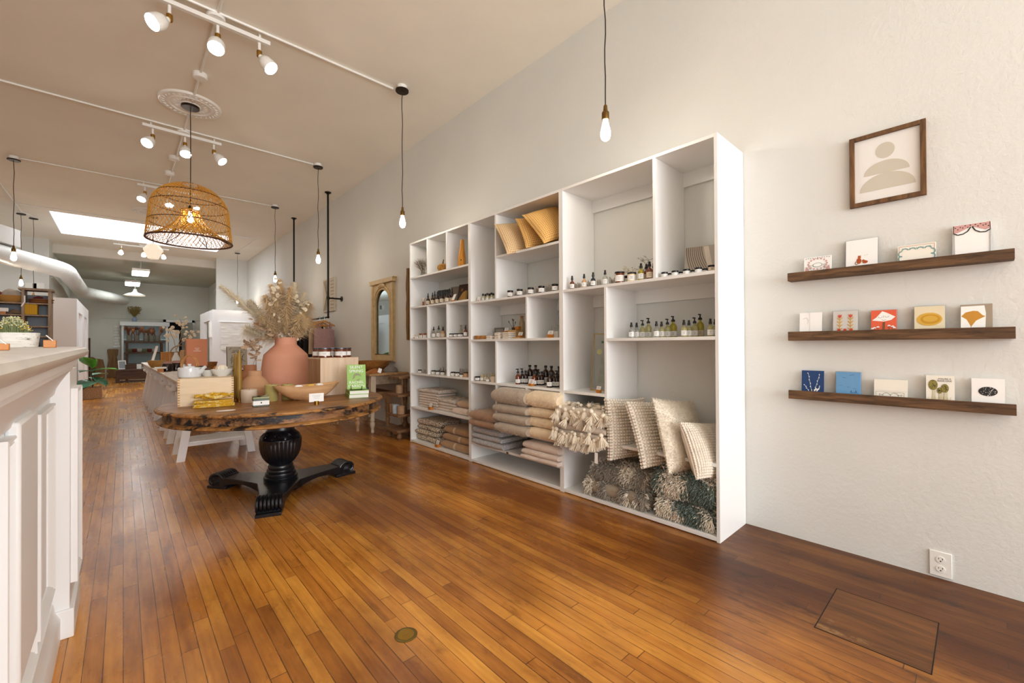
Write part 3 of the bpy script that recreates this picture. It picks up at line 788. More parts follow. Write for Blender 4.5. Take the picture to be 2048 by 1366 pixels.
single('wooden_box', MB().box(-.05, -.055, 0, .05, .055, .085), WOODP, 'pale wooden box holding up the makeup brush cup', 'box', (2.78, yat(1031, 2.78), zw), bev=.002)
single('wooden_box', MB().box(-.035, -.045, 0, .035, .045, .05), WOODP, 'low pale wooden box under a card stand beside the grey picture frame', 'box', (2.77, yat(1010, 2.77), zw), bev=.002)
c2 = card_stand((.055, .036), (.04, .04, .03))
c2((2.77, yat(1013, 2.77), zw+.05), 'card stand on the low pale wooden box in the wash shelf')
c2((2.70, yat(1041, 2.70), zw), 'card stand in front of the pale wooden box with the brushes')
c2((2.64, yat(1101, 2.64), zw), 'amber wood card stand in the small right cubby of the middle bookcase')
t = thing('brush_cup', 'little dark cup of thin makeup brushes standing on the pale wooden box', 'brush cup', (2.77, yat(1027, 2.77), zw+.085))
MB().lathe([(.016, 0), (.018, .025), (.015, .025), (.014, .004), (0, .004)], 14).build('cup', mat('dark_clay', rgb(84, 56, 36), .7), t)
for i, (dy, dz, ln) in enumerate([(.07, .07, .02), (.015, .09, .02), (-.004, .085, .02), (-.03, .06, .02)]):
    b = MB(); b.tube([(0, 0, .008), (0, dy*.8, dz)], .0018, 6, mi=0); b.tube([(0, dy*.8, dz), (0, dy, dz+ln)], [.003, .0045], 7, mi=1)
    b.build('brush', [mat('brush_handle', rgb(70, 50, 40), .5), mat('brush_hair', rgb(40, 28, 24), .9)], t)
single('amber_block', MB().box(-.02, -.022, 0, .02, .022, .032), TAN, 'amber wood block right of the makeup brush cup', 'block', (2.755, yat(1036.5, 2.755), zw+.085), bev=.001)
t = thing('bath_salt_bottle', 'tall corked glass bottle of bath salts behind the makeup brushes', 'bottle', (2.86, yat(1044, 2.86), zw))
MB().lathe([(.026, 0), (.028, .01), (.028, .16), (.016, .185), (.016, .2)], 18).build('bottle_body', mat('salt_glass', rgb(206, 180, 140), .15, trans=.3), t)
MB().lathe([(.014, .195), (.017, .225), (0, .225)], 14).build('cork', CORK, t)
t = thing('vial_box', 'white box of corked glass vials in the small right cubby', 'box', (2.72, yat(1112, 2.72), zw))
MB().box(-.035, -.05, 0, .035, .05, .055).build('box', BOXW, t, bev=.001)
for i in range(4):
    b = MB(); b.lathe([(.009, .04), (.009, .10), (.006, .105), (.006, .112)], 10, (.0, -.034+.023*i, 0)); b.build('vial', CLEAR, t)

# ------- middle bookcase, amber bottles
za = S['m4']
amb_s = bottle('amber_bottle', 'bottle', .0235, .108, AMBER, 'pump', face=pi+.7, lz=(.12, .42))
amb_c = bottle('amber_bottle', 'bottle', .0235, .112, DAMBER, 'cap', face=pi+.7, lz=(.12, .42))
amb_p = bottle('amber_bottle', 'bottle', .0235, .108, DAMBER, 'pump', face=pi+.7, lz=(.12, .42))
amb_l = bottle('amber_bottle', 'bottle', .030, .165, DAMBER, 'cap', face=pi+.7, lz=(.1, .4))
G = 'amber apothecary bottles in the middle bookcase'
fr = [(1035.5, 2.66, amb_s, 'amber pump bottle at the left front of the crowd of amber bottles'), (1068, 2.67, amb_s, 'amber bottle directly behind the card stand in front of the crowd'), (1098.5, 2.63, amb_c, 'front amber bottle near the right end of the crowd of amber bottles')]
for u, x, P, lab in fr: P((x, yat(u, x), za), lab, group=G)
mid = [(1044, 2.72, amb_p), (1051, 2.73, amb_c), (1077, 2.725, amb_p), (1083, 2.735, amb_c), (1107, 2.69, amb_c), (1113, 2.70, amb_p)]
for i, (u, x, P) in enumerate(mid): P((x, yat(u, x), za), 'small dark amber bottle in the middle rows of the crowd, %s from the left' % ORD[i], group=G)
for i, (u, x) in enumerate([(1059.5, 2.80), (1071, 2.82), (1091, 2.81), (1102.5, 2.80), (1118, 2.79)]):
    amb_l((x, yat(u, x), za), 'tall dark amber capped bottle in the rear of the crowd, %s from the left' % ORD[i], group=G)
card_stand((.06, .042), (.036, .036, .024))((2.61, yat(1062, 2.61), za), 'card stand with white card before the amber apothecary bottles')
# narrow column
jar('lidded_jar', 'jar', .026, .044, mat('smoke_glass', rgb(120, 112, 104), .15, trans=.4), BLACK, face=pi+.75)((2.64, yat(955, 2.64), za), 'squat smoky jar with dark lid in the narrow column under the wooden tray')
pb = bottle('cork_vial', 'bottle', .017, .062, mat('vial_glass', rgb(214, 196, 158), .1, trans=.3), 'none', neck=.9, face=pi+.6)
for i, (u, x) in enumerate([(963.5, 2.65), (971, 2.68), (975, 2.63), (983, 2.69), (988, 2.70)]):
    pb((x, yat(u, x), za), 'pale vial in the narrow column under the wooden tray, %s from the left' % ORD[i], group='pale vials', scale=(1, 1, [1, 1.15, .7, 1.25, 1.2][i]))
single('product_card', MB().box(-.012, -.022, 0, .012, .022, .055), KRAFT, 'small kraft box at the right of the pale vials', 'box', (2.63, yat(986.5, 2.63), za))

# ------- leftmost bookcase
z2 = S['t2']
FRM = mat('charcoal_board', rgb(34, 38, 44), .5)
t = thing('display_box', 'dark charcoal keepsake box leaning in the leftmost bookcase', 'box', (2.80, yat(883, 2.80), z2)); MB().box(0, -.11, 0, .05, .11, .20).build('lid', FRM, t, bev=.002)
MB().box(-.0012, .095, .0, 0, .11, .2).build('edge', mat('charcoal_edge', rgb(70, 74, 78), .5), t); t.rotation_euler = (0, .18, .1)
t = thing('book', 'grey covered book leaning right of the charcoal keepsake box', 'book', (2.82, yat(906, 2.82), z2)); MB().box(0, -.085, 0, .02, .085, .22).build('cover', mat('warm_grey_board', rgb(136, 126, 112), .6), t, bev=.001); t.rotation_euler = (0, .2, .1)
t = thing('photo_book', 'dark brown photo book leaning in the right corner of the upper leftmost shelf', 'book', (2.80, yat(923, 2.80), z2)); MB().box(0, -.085, 0, .02, .085, .225).build('cover', mat('photo_brown', rgb(58, 36, 24), .45, var=.5, vscale=18), t, bev=.001)
MB().prism(disc(.02, .16, .02, 16), -.0012, -.0004, F=lambda a, c, h: (h, a, c)).build('portrait', mat('photo_orange', rgb(150, 92, 48), .6), t, smooth=0); t.rotation_euler = (0, .2, .1)
single('clutch_bag', MB().prism([(-.10, 0), (.07, 0), (.08, .12), (.02, .1), (-.06, .03)], -.012, .012, F=lambda a, c, h: (h, -a, c)), mat('straw_gold', rgb(168, 128, 64), .8, bump=.6, bscale=260), 'golden straw clutch leaning behind the card on the upper leftmost shelf', 'bag', (2.72, yat(925, 2.72), z2), bev=.003)
single('dark_pouch', MB().box(-.04, -.05, 0, .04, .05, .06), mat('dark_pouch', rgb(58, 50, 46), .8), 'low dark pouch behind the shaving brushes at the left end', 'pouch', (2.86, yat(857, 2.86), z2), bev=.012)
sb = bottle('amber_bottle', 'bottle', .0165, .07, DAMBER, 'dropper', lab=KRAFT, face=pi+.85)
G = 'little amber bottles below the charcoal keepsake box'
for i, (u, x) in enumerate([(856.5, 2.63), (865.5, 2.63), (875, 2.63), (884, 2.63), (894, 2.63), (870, 2.71), (880, 2.72), (890, 2.72), (899.5, 2.70), (905, 2.72)]):
    sb((x, yat(u, x), z2), 'little amber bottle below the charcoal keepsake box, %s row, %s from the left' % (('front', ORD[i]) if i < 5 else ('rear', ORD[i-5])), group=G, scale=(1.3, 1.3, 1.4) if i < 5 else (1.25, 1.25, 1.7))
def brush():
    t = thing('shaving_brush', '', 'brush')
    MB().lathe([(.012, 0), (.016, .004), (.013, .018), (.010, .03), (.014, .042), (.012, .05)], 14).build('handle', mat('brush_wood', rgb(150, 84, 36), .4), t)
    MB().lathe([(.011, .049), (.016, .066), (.022, .082), (.020, .09), (.012, .096), (0, .098)], 16).build('bristles', mat('badger_hair', rgb(206, 196, 182), .9, bump=.6, bscale=300), t)
    return t
SB = Proto(brush)
for i, (u, x, s) in enumerate([(847, 2.63, 1.0), (861, 2.72, 1.25), (870.5, 2.76, 1.25)]):
    SB((x, yat(u, x), z2), ['shaving brush with wooden handle at the left front of the amber bottles', 'shaving brush standing behind the first little amber bottles', 'shaving brush standing behind the second and third little amber bottles'][i], group='shaving brushes', scale=s)
card_stand((.05, .085), (.045, .06, .018), lean=.45, lines=0)((2.65, yat(908, 2.65), z2), 'tall cream card in a wooden holder on the upper shelf of the leftmost bookcase')
# cubbies row
z3 = S['t3']
jl = jar('lidded_jar', 'jar', .018, .044, CLEAR, KRAFT, face=pi+.85)
jl((2.64, yat(828.5, 2.64), z3), 'small clear jar in the lower left cubby beside four slim copper-capped vials')
jar('lidded_jar', 'jar', .021, .024, CREAMG, KRAFT, face=pi+.85)((2.62, yat(833.5, 2.62), z3), 'squat white pot in front of the slim copper-capped vials')
COPPER = mat('copper_cap', rgb(150, 86, 46), .35, metal=.5)
rv = bottle('copper_vial', 'bottle', .0115, .05, mat('clear_vial', rgb(226, 214, 196), .1, trans=.3), 'none', neck=.95, face=pi+.8)
def cv():
    t = thing('copper_vial', '', 'vial'); MB().lathe([(.010, 0), (.0115, .003), (.0115, .036), (.010, .04)], 14).build('body', mat('vial_milk', rgb(226, 214, 198), .2), t)
    MB().lathe([(.0118, .038), (.0118, .056), (0, .056)], 14).build('cap', COPPER, t); label_arc(.0115, .006, .03, face=pi+.85).build('label', PAPER, t); return t
CV = Proto(cv)
for i, (u, x) in enumerate([(840, 2.64), (843, 2.63), (848, 2.63), (851.5, 2.64)]): CV((x, yat(u, x), z3), 'slim copper-capped vial, %s from the left in the left cubby of the leftmost bookcase' % ORD[i], group='copper-capped vials')
dcl = bottle('dropper_bottle', 'bottle', .0185, .075, CLEAR, 'dropper', face=pi+.85); dpe = bottle('dropper_bottle', 'bottle', .0185, .068, PEACHG, 'dropper', face=pi+.85, lab=KRAFT)
dcl((2.63, yat(867.5, 2.63), z3), 'clear dropper bottle at the left of the middle cubby of the leftmost bookcase', group='dropper bottles', scale=1.2)
dcl((2.64, yat(877.5, 2.64), z3), 'clear dropper bottle in the centre of the middle cubby of the leftmost bookcase', group='dropper bottles', scale=1.3)
dpe((2.63, yat(886, 2.63), z3), 'peach dropper bottle at the right of the middle cubby of the leftmost bookcase', group='dropper bottles', scale=1.2)
SACK = mat('linen_sack', rgb(196, 186, 172), .95, bump=.4, bscale=260)
def sack():
    t = thing('linen_pouch', '', 'pouch'); b = MB()
    b.lathe([(.03, 0), (.036, .012), (.034, .05), (.022, .085), (.009, .1), (.014, .125), (.02, .135)], 14, rf=lambda a, k: 1+.07*sin(5*a+k)); b.build('pouch', SACK, t)
    MB().tube(arc(0, 0, .0105, 0, 2*pi, 10) and [(.0105*cos(a*pi/5), .0105*sin(a*pi/5), .1) for a in range(11)], .0014, 5).build('drawstring', DRY, t); return t
SK = Proto(sack)
for i, (u, x) in enumerate([(874, 2.76), (886.5, 2.75), (921, 2.77), (931, 2.76)]):
    SK((x, yat(u, x), z3), ['pale linen pouch behind the clear dropper bottles', 'pale linen pouch behind the peach dropper bottle', 'pale linen pouch behind the three wide amber tins', 'pale linen pouch behind the amber dropper bottle'][i], group='linen pouches')
wj = jar('wide_jar', 'jar', .029, .040, mat('smoky_wide', rgb(92, 84, 74), .2), BLACK, face=pi+.85, lh=.01)
for i, u in enumerate([904, 912.8, 921.2]): wj((2.64, yat(u, 2.64), z3), 'wide jar with black lid and white label in the right cubby, %s from the left' % ORD[i], group='wide black-lidded jars')
bottle('dropper_bottle', 'bottle', .0195, .09, AMBER, 'dropper', face=pi+.85, lab=PAPER)((2.63, yat(931, 2.63), z3), 'amber dropper bottle at the right end of the third row of the leftmost bookcase')
z4 = S['t4']
sj = jar('lidded_jar', 'jar', .0215, .042, mat('pale_jar', rgb(196, 186, 166), .2, trans=.2), BLACK, face=pi+.85)
for i, u in enumerate([839.5, 867, 875.5, 885, 906, 914.5]):
    sj((2.64, yat(u, 2.64), z4), ['lone small jar with dark lid in the left cubby above the grey towels', 'small jar with dark lid at the left of the middle cubby above the towels', 'small jar with dark lid in the centre of the middle cubby above the towels', 'small jar with dark lid at the right of the middle cubby above the towels', 'first small dark-lidded jar in the right cubby above the towels', 'second small dark-lidded jar in the right cubby above the towels'][i], group='small dark-lidded jars', scale=(1.0 if i == 0 else 1.1))
jar('lidded_jar', 'jar', .0195, .034, CREAMG, BLACK, face=pi+.85)((2.63, yat(922.5, 2.63), z4), 'short cream jar third from the left in the right cubby above the towels')
jar('lidded_jar', 'jar', .025, .052, PEACHG, mat('dark_bronze', rgb(58, 40, 22), .4), face=pi+.85, lab=None)((2.64, yat(931.3, 2.64), z4), 'peach jar with bronze lid at the right end above the towels')
for i, (u, x) in enumerate([(848.5, 2.68), (878.5, 2.75), (887, 2.74), (917, 2.75), (925.5, 2.75), (932.5, 2.74)]):
    cryst[i % 4]((x, yat(u, x), z4), 'pale crystal point cluster behind the dark-lidded jars, %s from the left' % ORD[i], group='crystals behind the dark-lidded jars', scale=(1, 1, .8 if i == 0 else 1.35))
# top cubbies
zt = S['t1']
b = MB(); r2 = random.Random(21)
def twig(b, p, d, ln, r, lev):
    q = p+d*ln; mid = p.lerp(q, .5)+Vector((r2.uniform(-1, 1), r2.uniform(-1, 1), r2.uniform(-1, 1)))*ln*.12
    b.tube([p, mid, q], [r, r*.8, r*.6], 4, caps=False)
    if lev:
        for k in range(3):
            dd = (d+Vector((r2.uniform(-.8, .8), r2.uniform(-.8, .8), r2.uniform(-.3, .7)))).normalized()
            twig(b, p.lerp(q, r2.uniform(.4, 1)), dd, ln*.72, r*.62, lev-1)
for k in range(11):
    dd = Vector((r2.uniform(-.25, .25), r2.uniform(-.9, .9), r2.uniform(.5, 1))).normalized()
    twig(b, Vector((r2.uniform(-.03, .03), r2.uniform(-.05, .05), .012)), dd, .105, .0024, 3)
zm_ = min(v[2] for v in b.v)
b.v = [(max(-.15, min(.15, x)), max(-.165, min(.165, y)), max(.0, z)) for x, y, z in b.v]
single('twig_bundle', b, DRYD, 'tangle of bare dry twigs in the top left cubby of the leftmost bookcase', 'twigs', (2.66, 4.47, zt))
t = thing('gourd', 'small ribbed golden gourd in the second top cubby', 'gourd', (2.66, yat(886.5, 2.66), zt))
MB().lathe([(.012, 0), (.04, .008), (.052, .03), (.048, .05), (.03, .064), (.012, .066), (0, .064)], 40, rf=lambda a, k: 1+.09*cos(10*a)).build('body', mat('gourd_gold', rgb(166, 116, 44), .55, var=.35, vscale=30), t)
MB().tube([(0, 0, .06), (0, -.004, .085), (0, -.012, .10)], [.009, .006, .005], 8).build('stem', mat('gourd_stem', rgb(110, 82, 46), .8), t); t.scale = (1.15, 1.15, 1.35)
t = thing('driftwood_sculpture', 'tall smooth golden driftwood piece with a dark knot in the third top cubby', 'wood sculpture', (2.64, yat(925.5, 2.64), zt))
ww = wood('golden_driftwood', rgb(176, 108, 26), rgb(214, 152, 50), 'Z', 9, .5)
MB().lathe([(.040, 0), (.042, .05), (.040, .10), (.030, .16), (.024, .22), (.020, .27), (.014, .285), (0, .288)], 20, rf=lambda a, k: 1+.14*cos(a-2.2)+.06*sin(3*a+k*.5)).build('trunk', ww, t)
MB().ball((-.030, -.016, .062), .011, 10, 8, sc=(.6, 1, 1.2)).build('knot', mat('dark_knot', rgb(40, 22, 14), .7), t)

# narrow carved board on the wall left of the bookcases
b = MB(); ya, yb = yat(816.5, 2.965), yat(812, 2.965)
zs = [on(815, v, x=2.965).z for v in (680, 536)]
n = 14; P = []
for i in range(n+1):
    s = i/n; z = zs[0]+(zs[1]-zs[0])*s; w = (yb-ya)/2*(1+.5*noise.noise(Vector((s*6, 1, 2)))); w *= .45+.55*min(1, min(s, 1-s)*5+.25)
    P.append((w, z))
poly = [(-w, z) for w, z in P]+[(w*.9, z) for w, z in reversed(P)]
single('live_edge_board', MB().prism(poly, -.012, .024, F=lambda a, c, h: (h, a, c)), wood('bark_wood', rgb(92, 62, 30), rgb(140, 100, 48), 'Z', 6, .7), 'narrow live-edge wooden board hung on the wall just left of the bookcases', 'wooden board', (2.978, (ya+yb)/2, 0))
# ================================================================== TEXTILES IN THE BOOKCASES
def cloth(name, c, bs=220, bump=.5, var=.08): return mat(name, c, .95, bump=bump, bscale=bs, var=var, vscale=25, sheen=.25, bdist=.003)
OAT = cloth('oat_linen', rgb(218, 202, 187)); OATS = speckle('striped_linen', rgb(168, 159, 150), rgb(226, 215, 202), 60, thr=.45, stretch=(1, .2, 6), bump=.3)
SAND = cloth('sand_wool', rgb(198, 168, 137)); TAUPE = cloth('taupe_mohair', rgb(183, 168, 150), 120, .8); BROWN = cloth('brown_wool', rgb(170, 135, 106), 120, .8)
CREAM = cloth('cream_wool', rgb(239, 218, 185), 120, .8); SLATE = speckle('slate_knit', rgb(157, 159, 165), rgb(202, 200, 198), 90, thr=.5, stretch=(1, 1, 3))
LINEN = cloth('pale_linen', rgb(229, 211, 196)); PEBBLE = speckle('pebble_weave', rgb(62, 52, 44), rgb(237, 222, 198), 95, thr=.47)
CAMEL = cloth('camel_wool', rgb(178, 141, 100)); STRIPE = cloth('camel_stripe', rgb(213, 189, 159))

def stack(items, loc, group, fuzz=None):
    """items: list of (name, label, cat, w, d, h, layers, material, dx, dy, drz)"""
    z = loc[2]; out = []
    for i, (nm, lab, cat, w, d, h, n, m, dx, dy, rz) in enumerate(items):
        o = folded(w, d, h, n, m, seed=int(loc[1]*100)+i*7, wob=.006).build(nm, m, None, (loc[0]+dx, loc[1]+dy, z), rz, smooth=50)
        tag(o, lab, cat, group); z += h; out.append(o)
    return out
z5, z6 = S['t5'], S['t6']
# leftmost bookcase, towels
xs = 2.66
ya, yb = yat(838, xs), yat(874, xs); w = ya-yb
stack([('folded_towel', 'folded oat linen towel in the tall towel pile at the left, %s from the bottom' % ORD[i], 'towel', w, .26, .029, 1, OAT, rnd.uniform(-.008, .008), rnd.uniform(-.006, .006), rnd.uniform(-.03, .03)) for i in range(6)] +
      [('folded_towel', 'striped folded towel on top of the tall towel pile at the left', 'towel', w*1.02, .27, .05, 1, OATS, 0, 0, .04)], (xs+.13, (ya+yb)/2, z5), 'linen towels in the tall pile')
ya, yb = yat(874, xs), yat(909, xs); w = ya-yb-.01
stack([('folded_towel', 'folded linen towel in the low middle towel pile, %s from the bottom' % ORD[i], 'towel', w, .27, .032, 1, OAT, rnd.uniform(-.008, .008), rnd.uniform(-.006, .006), rnd.uniform(-.03, .03)) for i in range(3)] +
      [('folded_towel', 'rumpled striped linen towel on top of the low middle towel pile', 'towel', w*1.03, .28, .045, 1, OATS, 0, 0, -.04)], (xs+.135, (ya+yb)/2, z5), 'linen towels in the low pile')
ya, yb = yat(907, xs), yat(936, xs); w = ya-yb-.01
stack([('folded_towel', 'sand-coloured folded towel at the bottom right of the towel shelf', 'towel', w, .28, .07, 1, LINEN, -.02, 0, 0), ('folded_towel', 'sand-coloured rolled towel on top at the right of the towel shelf', 'towel', w*.8, .24, .075, 1, SAND, -.01, -.02, .03)], (xs+.13, (ya+yb)/2-.012, z5), 'sand-coloured towels')
card_stand((.05, .048), (.045, .045, .034))((2.615, yat(861, 2.615), z5), 'card stand before the tall towel pile')
# woven throws
ya, yb = yat(834, xs), yat(873, xs); w = ya-yb
hs = [.075, .055, .055, .075]
stack([('woven_throw', 'speckled black and cream woven throw on the bottom shelf, %s from the bottom' % ORD[i], 'throw', w*(1+.02*i), .29, hs[i], 1, PEBBLE, [-.01, -.02, 0, .01][i], [0, .02, .0, -.01][i], [0, .02, -.02, .05][i]) for i in range(4)], (xs+.15, (ya+yb)/2, z6), 'speckled woven throws')
xs2 = 2.63; ya, yb = yat(879, xs2), yat(936.5, xs2); w = ya-yb
for i, (h, dx, dy, k) in enumerate([(.085, -.0, 0, 1.0), (.075, .02, .02, .96), (.085, .03, -.01, .98)]):
    z = z6+sum([.085, .075, .085][:i])
    t = thing('camel_throw', ['camel wool throw at the bottom of the camel pile', 'camel wool throw in the middle of the camel pile', 'camel wool throw on top of the camel pile'][i], 'throw', (xs2+.14+dx, (ya+yb)/2+dy*.4, z), 0, 'camel wool throws')
    f = folded(w*k-.02, .27, h, 1, CAMEL, 40+i, .005); f.build('folded_wool', CAMEL, t, smooth=50)
    s = MB(); yy = [-.02, -.09, .03][i]
    pts = [(-.135-h*.5*cos(a)+.0+.004*0+h*.5-.0, h*.5+h*.5*sin(a)) for a in [-1.2+2.4*q/8 for q in range(9)]]
    vs = []
    for (x, zz) in pts: vs += [(x-.004, yy, zz), (x-.004, yy+.035, zz)]
    s._add(vs, [(2*q, 2*q+1, 2*q+3, 2*q+2) for q in range(8)])
    s.build('stripe', STRIPE, t, smooth=50, label='paler woven stripe')
card_stand((.055, .05), (.05, .05, .03))((2.615, yat(875, 2.615)+.003, z6), 'card stand between the speckled throws and the camel throws')

# middle bookcase
zm5, zm6 = S['m5'], S['m6']
def fur(b, fn, n, ln, w, r3, mi=1):
    for _ in range(n):
        p, nr = fn(r3)
        d = (nr+Vector((r3.uniform(-1, 1), r3.uniform(-1, 1), r3.uniform(-1, 1)))*.7).normalized()
        s = d.cross(Vector((r3.uniform(-1, 1), r3.uniform(-1, 1), r3.uniform(-1, 1)))).normalized()*w
        e = p+d*ln*r3.uniform(.5, 1.1)+Vector((0, 0, -.15*ln))
        b._add([p-s, p+s, e], [(0, 1, 2)], mi)
def blanket(lab, u0, u1, x0, d, z, h, n, m, group, fuzz=0, seed=1, dx=0, rz=0, fm=None):
    ya, yb = yat(u0, x0), yat(u1, x0); w = ya-yb
    b = folded(w, d, h, n, m, seed, .009)
    if fuzz:
        r3 = random.Random(seed)
        def fn(q):
            y = q.uniform(-w/2, w/2)
            if q.random() < .62:
                a = q.uniform(-1.3, 1.3); th = h/n; k = q.randrange(n)
                return Vector((-d/2+th*.45-th*.5*cos(a), y, k*th+th*.5+th*.45*sin(a))), Vector((-cos(a), 0, sin(a)))
            return Vector((q.uniform(-d/2, d/2), y, h*.99)), Vector((-.2, 0, 1))
        fur(b, fn, fuzz, .016, .0009, r3)
    o = b.build('wool_blanket', [m, fm or m], None, (x0+d/2+dx, (ya+yb)/2, z), rz, smooth=50)
    return tag(o, lab, 'blanket', group)
blanket('brown wool blanket jutting out at the left of the middle bookcase, lower one', 937, 986, 2.50, .34, zm5, .06, 1, BROWN, 'brown wool blankets', 700, 51)
blanket('brown wool blanket jutting out at the left of the middle bookcase, upper one', 936, 985, 2.49, .36, zm5+.06, .085, 1, BROWN, 'brown wool blankets', 900, 52)
zz = zm6
for i, h in enumerate([.06, .05, .065]):
    blanket('slate grey knitted blanket under the brown ones, %s' % ['lowest', 'middle', 'topmost'][i], 943, 1003-3*i, 2.55, .36, zz, h, 1, SLATE, 'slate grey knitted blankets', 0, 60+i); zz += h
zz = zm5
for i, h in enumerate([.095, .09, .085, .155]):
    blanket('fuzzy taupe mohair blanket in the central pile, %s' % ['lowest', 'second from the bottom', 'third from the bottom', 'big puffy top one'][i], 985-(3 if i == 3 else 0), 1050-(4 if i == 3 else 0), [2.46, 2.48, 2.49, 2.475][i], .38, zz, h*.93, 1, TAUPE, 'taupe mohair blankets', [700, 600, 600, 1500][i], 70+i); zz += h*.93
zz = zm5
for i, h in enumerate([.095, .09, .085, .145]):
    blanket('cream wool blanket in the pile left of the tasselled throws, %s' % ['lowest', 'second from the bottom', 'third from the bottom', 'fluffy top one'][i], 1050+(2 if i < 3 else 0), 1114-(3 if i == 3 else 0), [2.51, 2.53, 2.53, 2.50][i], .36, zz, h*.95, 1, CREAM, 'cream wool blankets', [200, 200, 200, 1000][i], 80+i); zz += h*.95
zz = zm6
for i, h in enumerate([.04, .05, .065]):
    blanket('pale linen bed sheet under the cream blankets, %s' % ['lowest', 'middle', 'topmost'][i], 1040+2*i, 1114, 2.53, .36, zz, h, 1, LINEN, 'pale linen bed sheets', 0, 90+i); zz += h

# ---- cushions
def cushion_mesh(w, h, T, n=20, pinch=.06, seed=0):
    """closed pillow in its own frame: a across (+-w/2), b up (+-h/2), c thick"""
    b = MB()
    def surf(sgn):
        def fn(i, j):
            u, v = 2*i-1, 2*j-1
            k = 1-pinch*(1-abs(u)**2)*abs(v)**4; k2 = 1-pinch*(1-abs(v)**2)*abs(u)**4
            c = T/2*((1-abs(u)**2.6)*(1-abs(v)**2.6))**.55*(1+.12*noise.noise(Vector((u*1.6, v*1.6, seed+sgn))))
            return (u*w/2*k2, v*h/2*k, sgn*c)
        return fn
    b.grid(surf(1), n, n); b.grid(lambda i, j: surf(-1)(1-i, j), n, n)
    return b, surf
def cushion_frame(pbf, ptf, width, yaw, thick_dir=1):
    """frame from the bottom-front and top-front corners; yaw turns the width axis away from +x towards -y"""
    A = Vector(pbf); B = Vector(ptf); up = (B-A); hgt = up.length; up.normalize()
    wx = Vector((cos(yaw), sin(yaw), 0)); wx = (wx-up*wx.dot(up)).normalized()
    nn = wx.cross(up)
    return A, wx, up, nn, hgt
def cushion(name, lab, group, uvb, uvt, xb, xt, width, T, yaw, m, kind=None, zmin=None, seed=0, hk=1.0):
    pb, pt = on(*uvb, x=xb), on(*uvt, x=xt)
    A, wx, up, nn, hgt = cushion_frame(pb, pt, width, yaw); hgt *= hk
    C = A+wx*width/2+up*hgt/2
    M = Matrix((wx, up, nn)).transposed()
    b, surf = cushion_mesh(width, hgt, T, 20, seed=seed)
    f = surf(1); r3 = random.Random(seed+5)
    def fpt(u, v):
        e = .01; p = Vector(f(u, v)); a = Vector(f(min(1, u+e), v))-Vector(f(max(0, u-e), v)); c = Vector(f(u, min(1, v+e)))-Vector(f(u, max(0, v-e)))
        q = a.cross(c); q = q.normalized() if q.length > 1e-9 else Vector((0, 0, 1)); return p, q
    sgn = kind and kind.endswith('-')
    mats = [m]
    if kind == 'loops':
        nu, nv = 17, 21
        for i in range(nu):
            for j in range(nv):
                p, q = fpt((i+.5)/nu, (j+.5)/nv)
                b.ball(p+q*.002, 1, 7, 4, sc=(width/nu*.50, hgt/nv*.50, .011), R=Matrix.Rotation(r3.uniform(-.25, .25), 3, 'Z'))
        for j in range(nv):      # loops wrap round the front edge
            for s2 in (-.35, .35):
                p, q = fpt(.004, (j+.5)/nv); b.ball(p+Vector((-.002, 0, s2*T*.25-.004)), 1, 7, 4, sc=(.010, hgt/nv*.5, .010))
    elif kind == 'knit':
        nu, nv = 13, 22
        for i in range(nu):
            for j in range(nv):
                for s2 in (-1, 1):
                    p, q = fpt((i+.5+s2*.24)/nu, (j+.5)/nv)
                    b.ball(p+q*.001, 1, 6, 4, sc=(width/nu*.27, hgt/nv*.66, .008), R=Matrix.Rotation(s2*.55, 3, 'Z'))
    elif kind == 'fur':
        def fn(q):
            u, v = q.random(), q.random(); p, nr = fpt(u, v); return p, nr
        fur(b, fn, 5200, .024, .0012, r3, mi=0)
        def fn2(q):
            s = q.choice((0.0, 1.0)); u, v = (q.random(), s) if q.random() < .5 else (s, q.random())
            p = Vector(f(u, v)); return p, Vector((p.x, p.y, q.uniform(-.3, .3)))
        fur(b, fn2, 1200, .022, .0012, r3, mi=0)
    loc = Vector(C)
    if zmin is not None:
        pass
    o = b.build(name, mats, None, loc, smooth=50); o.rotation_euler = M.to_euler()
    return tag(o, lab, 'cushion', group)
WOOLC = cloth('chunky_cream_wool', rgb(226, 216, 200), 260, .5); FURC = cloth('cream_fleece', rgb(228, 218, 200), 200, .3); KNITC = cloth('cream_knit', rgb(230, 220, 204), 300, .4)
G = 'cream cushions on the rightmost bookcase'
cushion('loop_cushion', 'leftmost chunky looped cream cushion next to the tasselled throws', G, (1219, 922), (1212, 797), 2.50, 2.53, .42, .10, -.12, WOOLC, 'loops', seed=1)
cushion('loop_cushion', 'second chunky looped cream cushion, leaning against the leftmost one', G, (1287, 938), (1252, 803), 2.47, 2.53, .42, .10, -.12, WOOLC, 'loops', seed=2)
cushion('fleece_cushion', 'shaggy cream fleece cushion between the looped and the knitted cushions', G, (1338, 946), (1305, 798), 2.46, 2.53, .44, .13, -.10, FURC, 'fur', seed=3)
cushion('knit_cushion', 'cable knit cream cushion nearest the right side of the bookcase', G, (1392, 960), (1358, 845), 2.47, 2.53, .42, .13, -.10, KNITC, 'knit', seed=4)
DOTY = dots('dotted_mustard_cotton', rgb(226, 178, 104), rgb(96, 62, 34), 62, .17)
DOTP = dots('dotted_sand_cotton', rgb(222, 190, 144), rgb(84, 56, 36), 62, .17)
G = 'dotted cushions in the top right of the middle bookcase'
cushion('dotted_cushion', 'sand dotted cushion at the left, its corner hanging over the shelf edge', G, (1014, 508), (988, 448), 2.50, 2.53, .36, .10, -.45, DOTP, seed=11)
cushion('dotted_cushion', 'mustard dotted cushion in the middle of the three, mostly hidden', G, (1052, 496), (1030, 437), 2.56, 2.56, .34, .10, -.45, DOTY, seed=12)
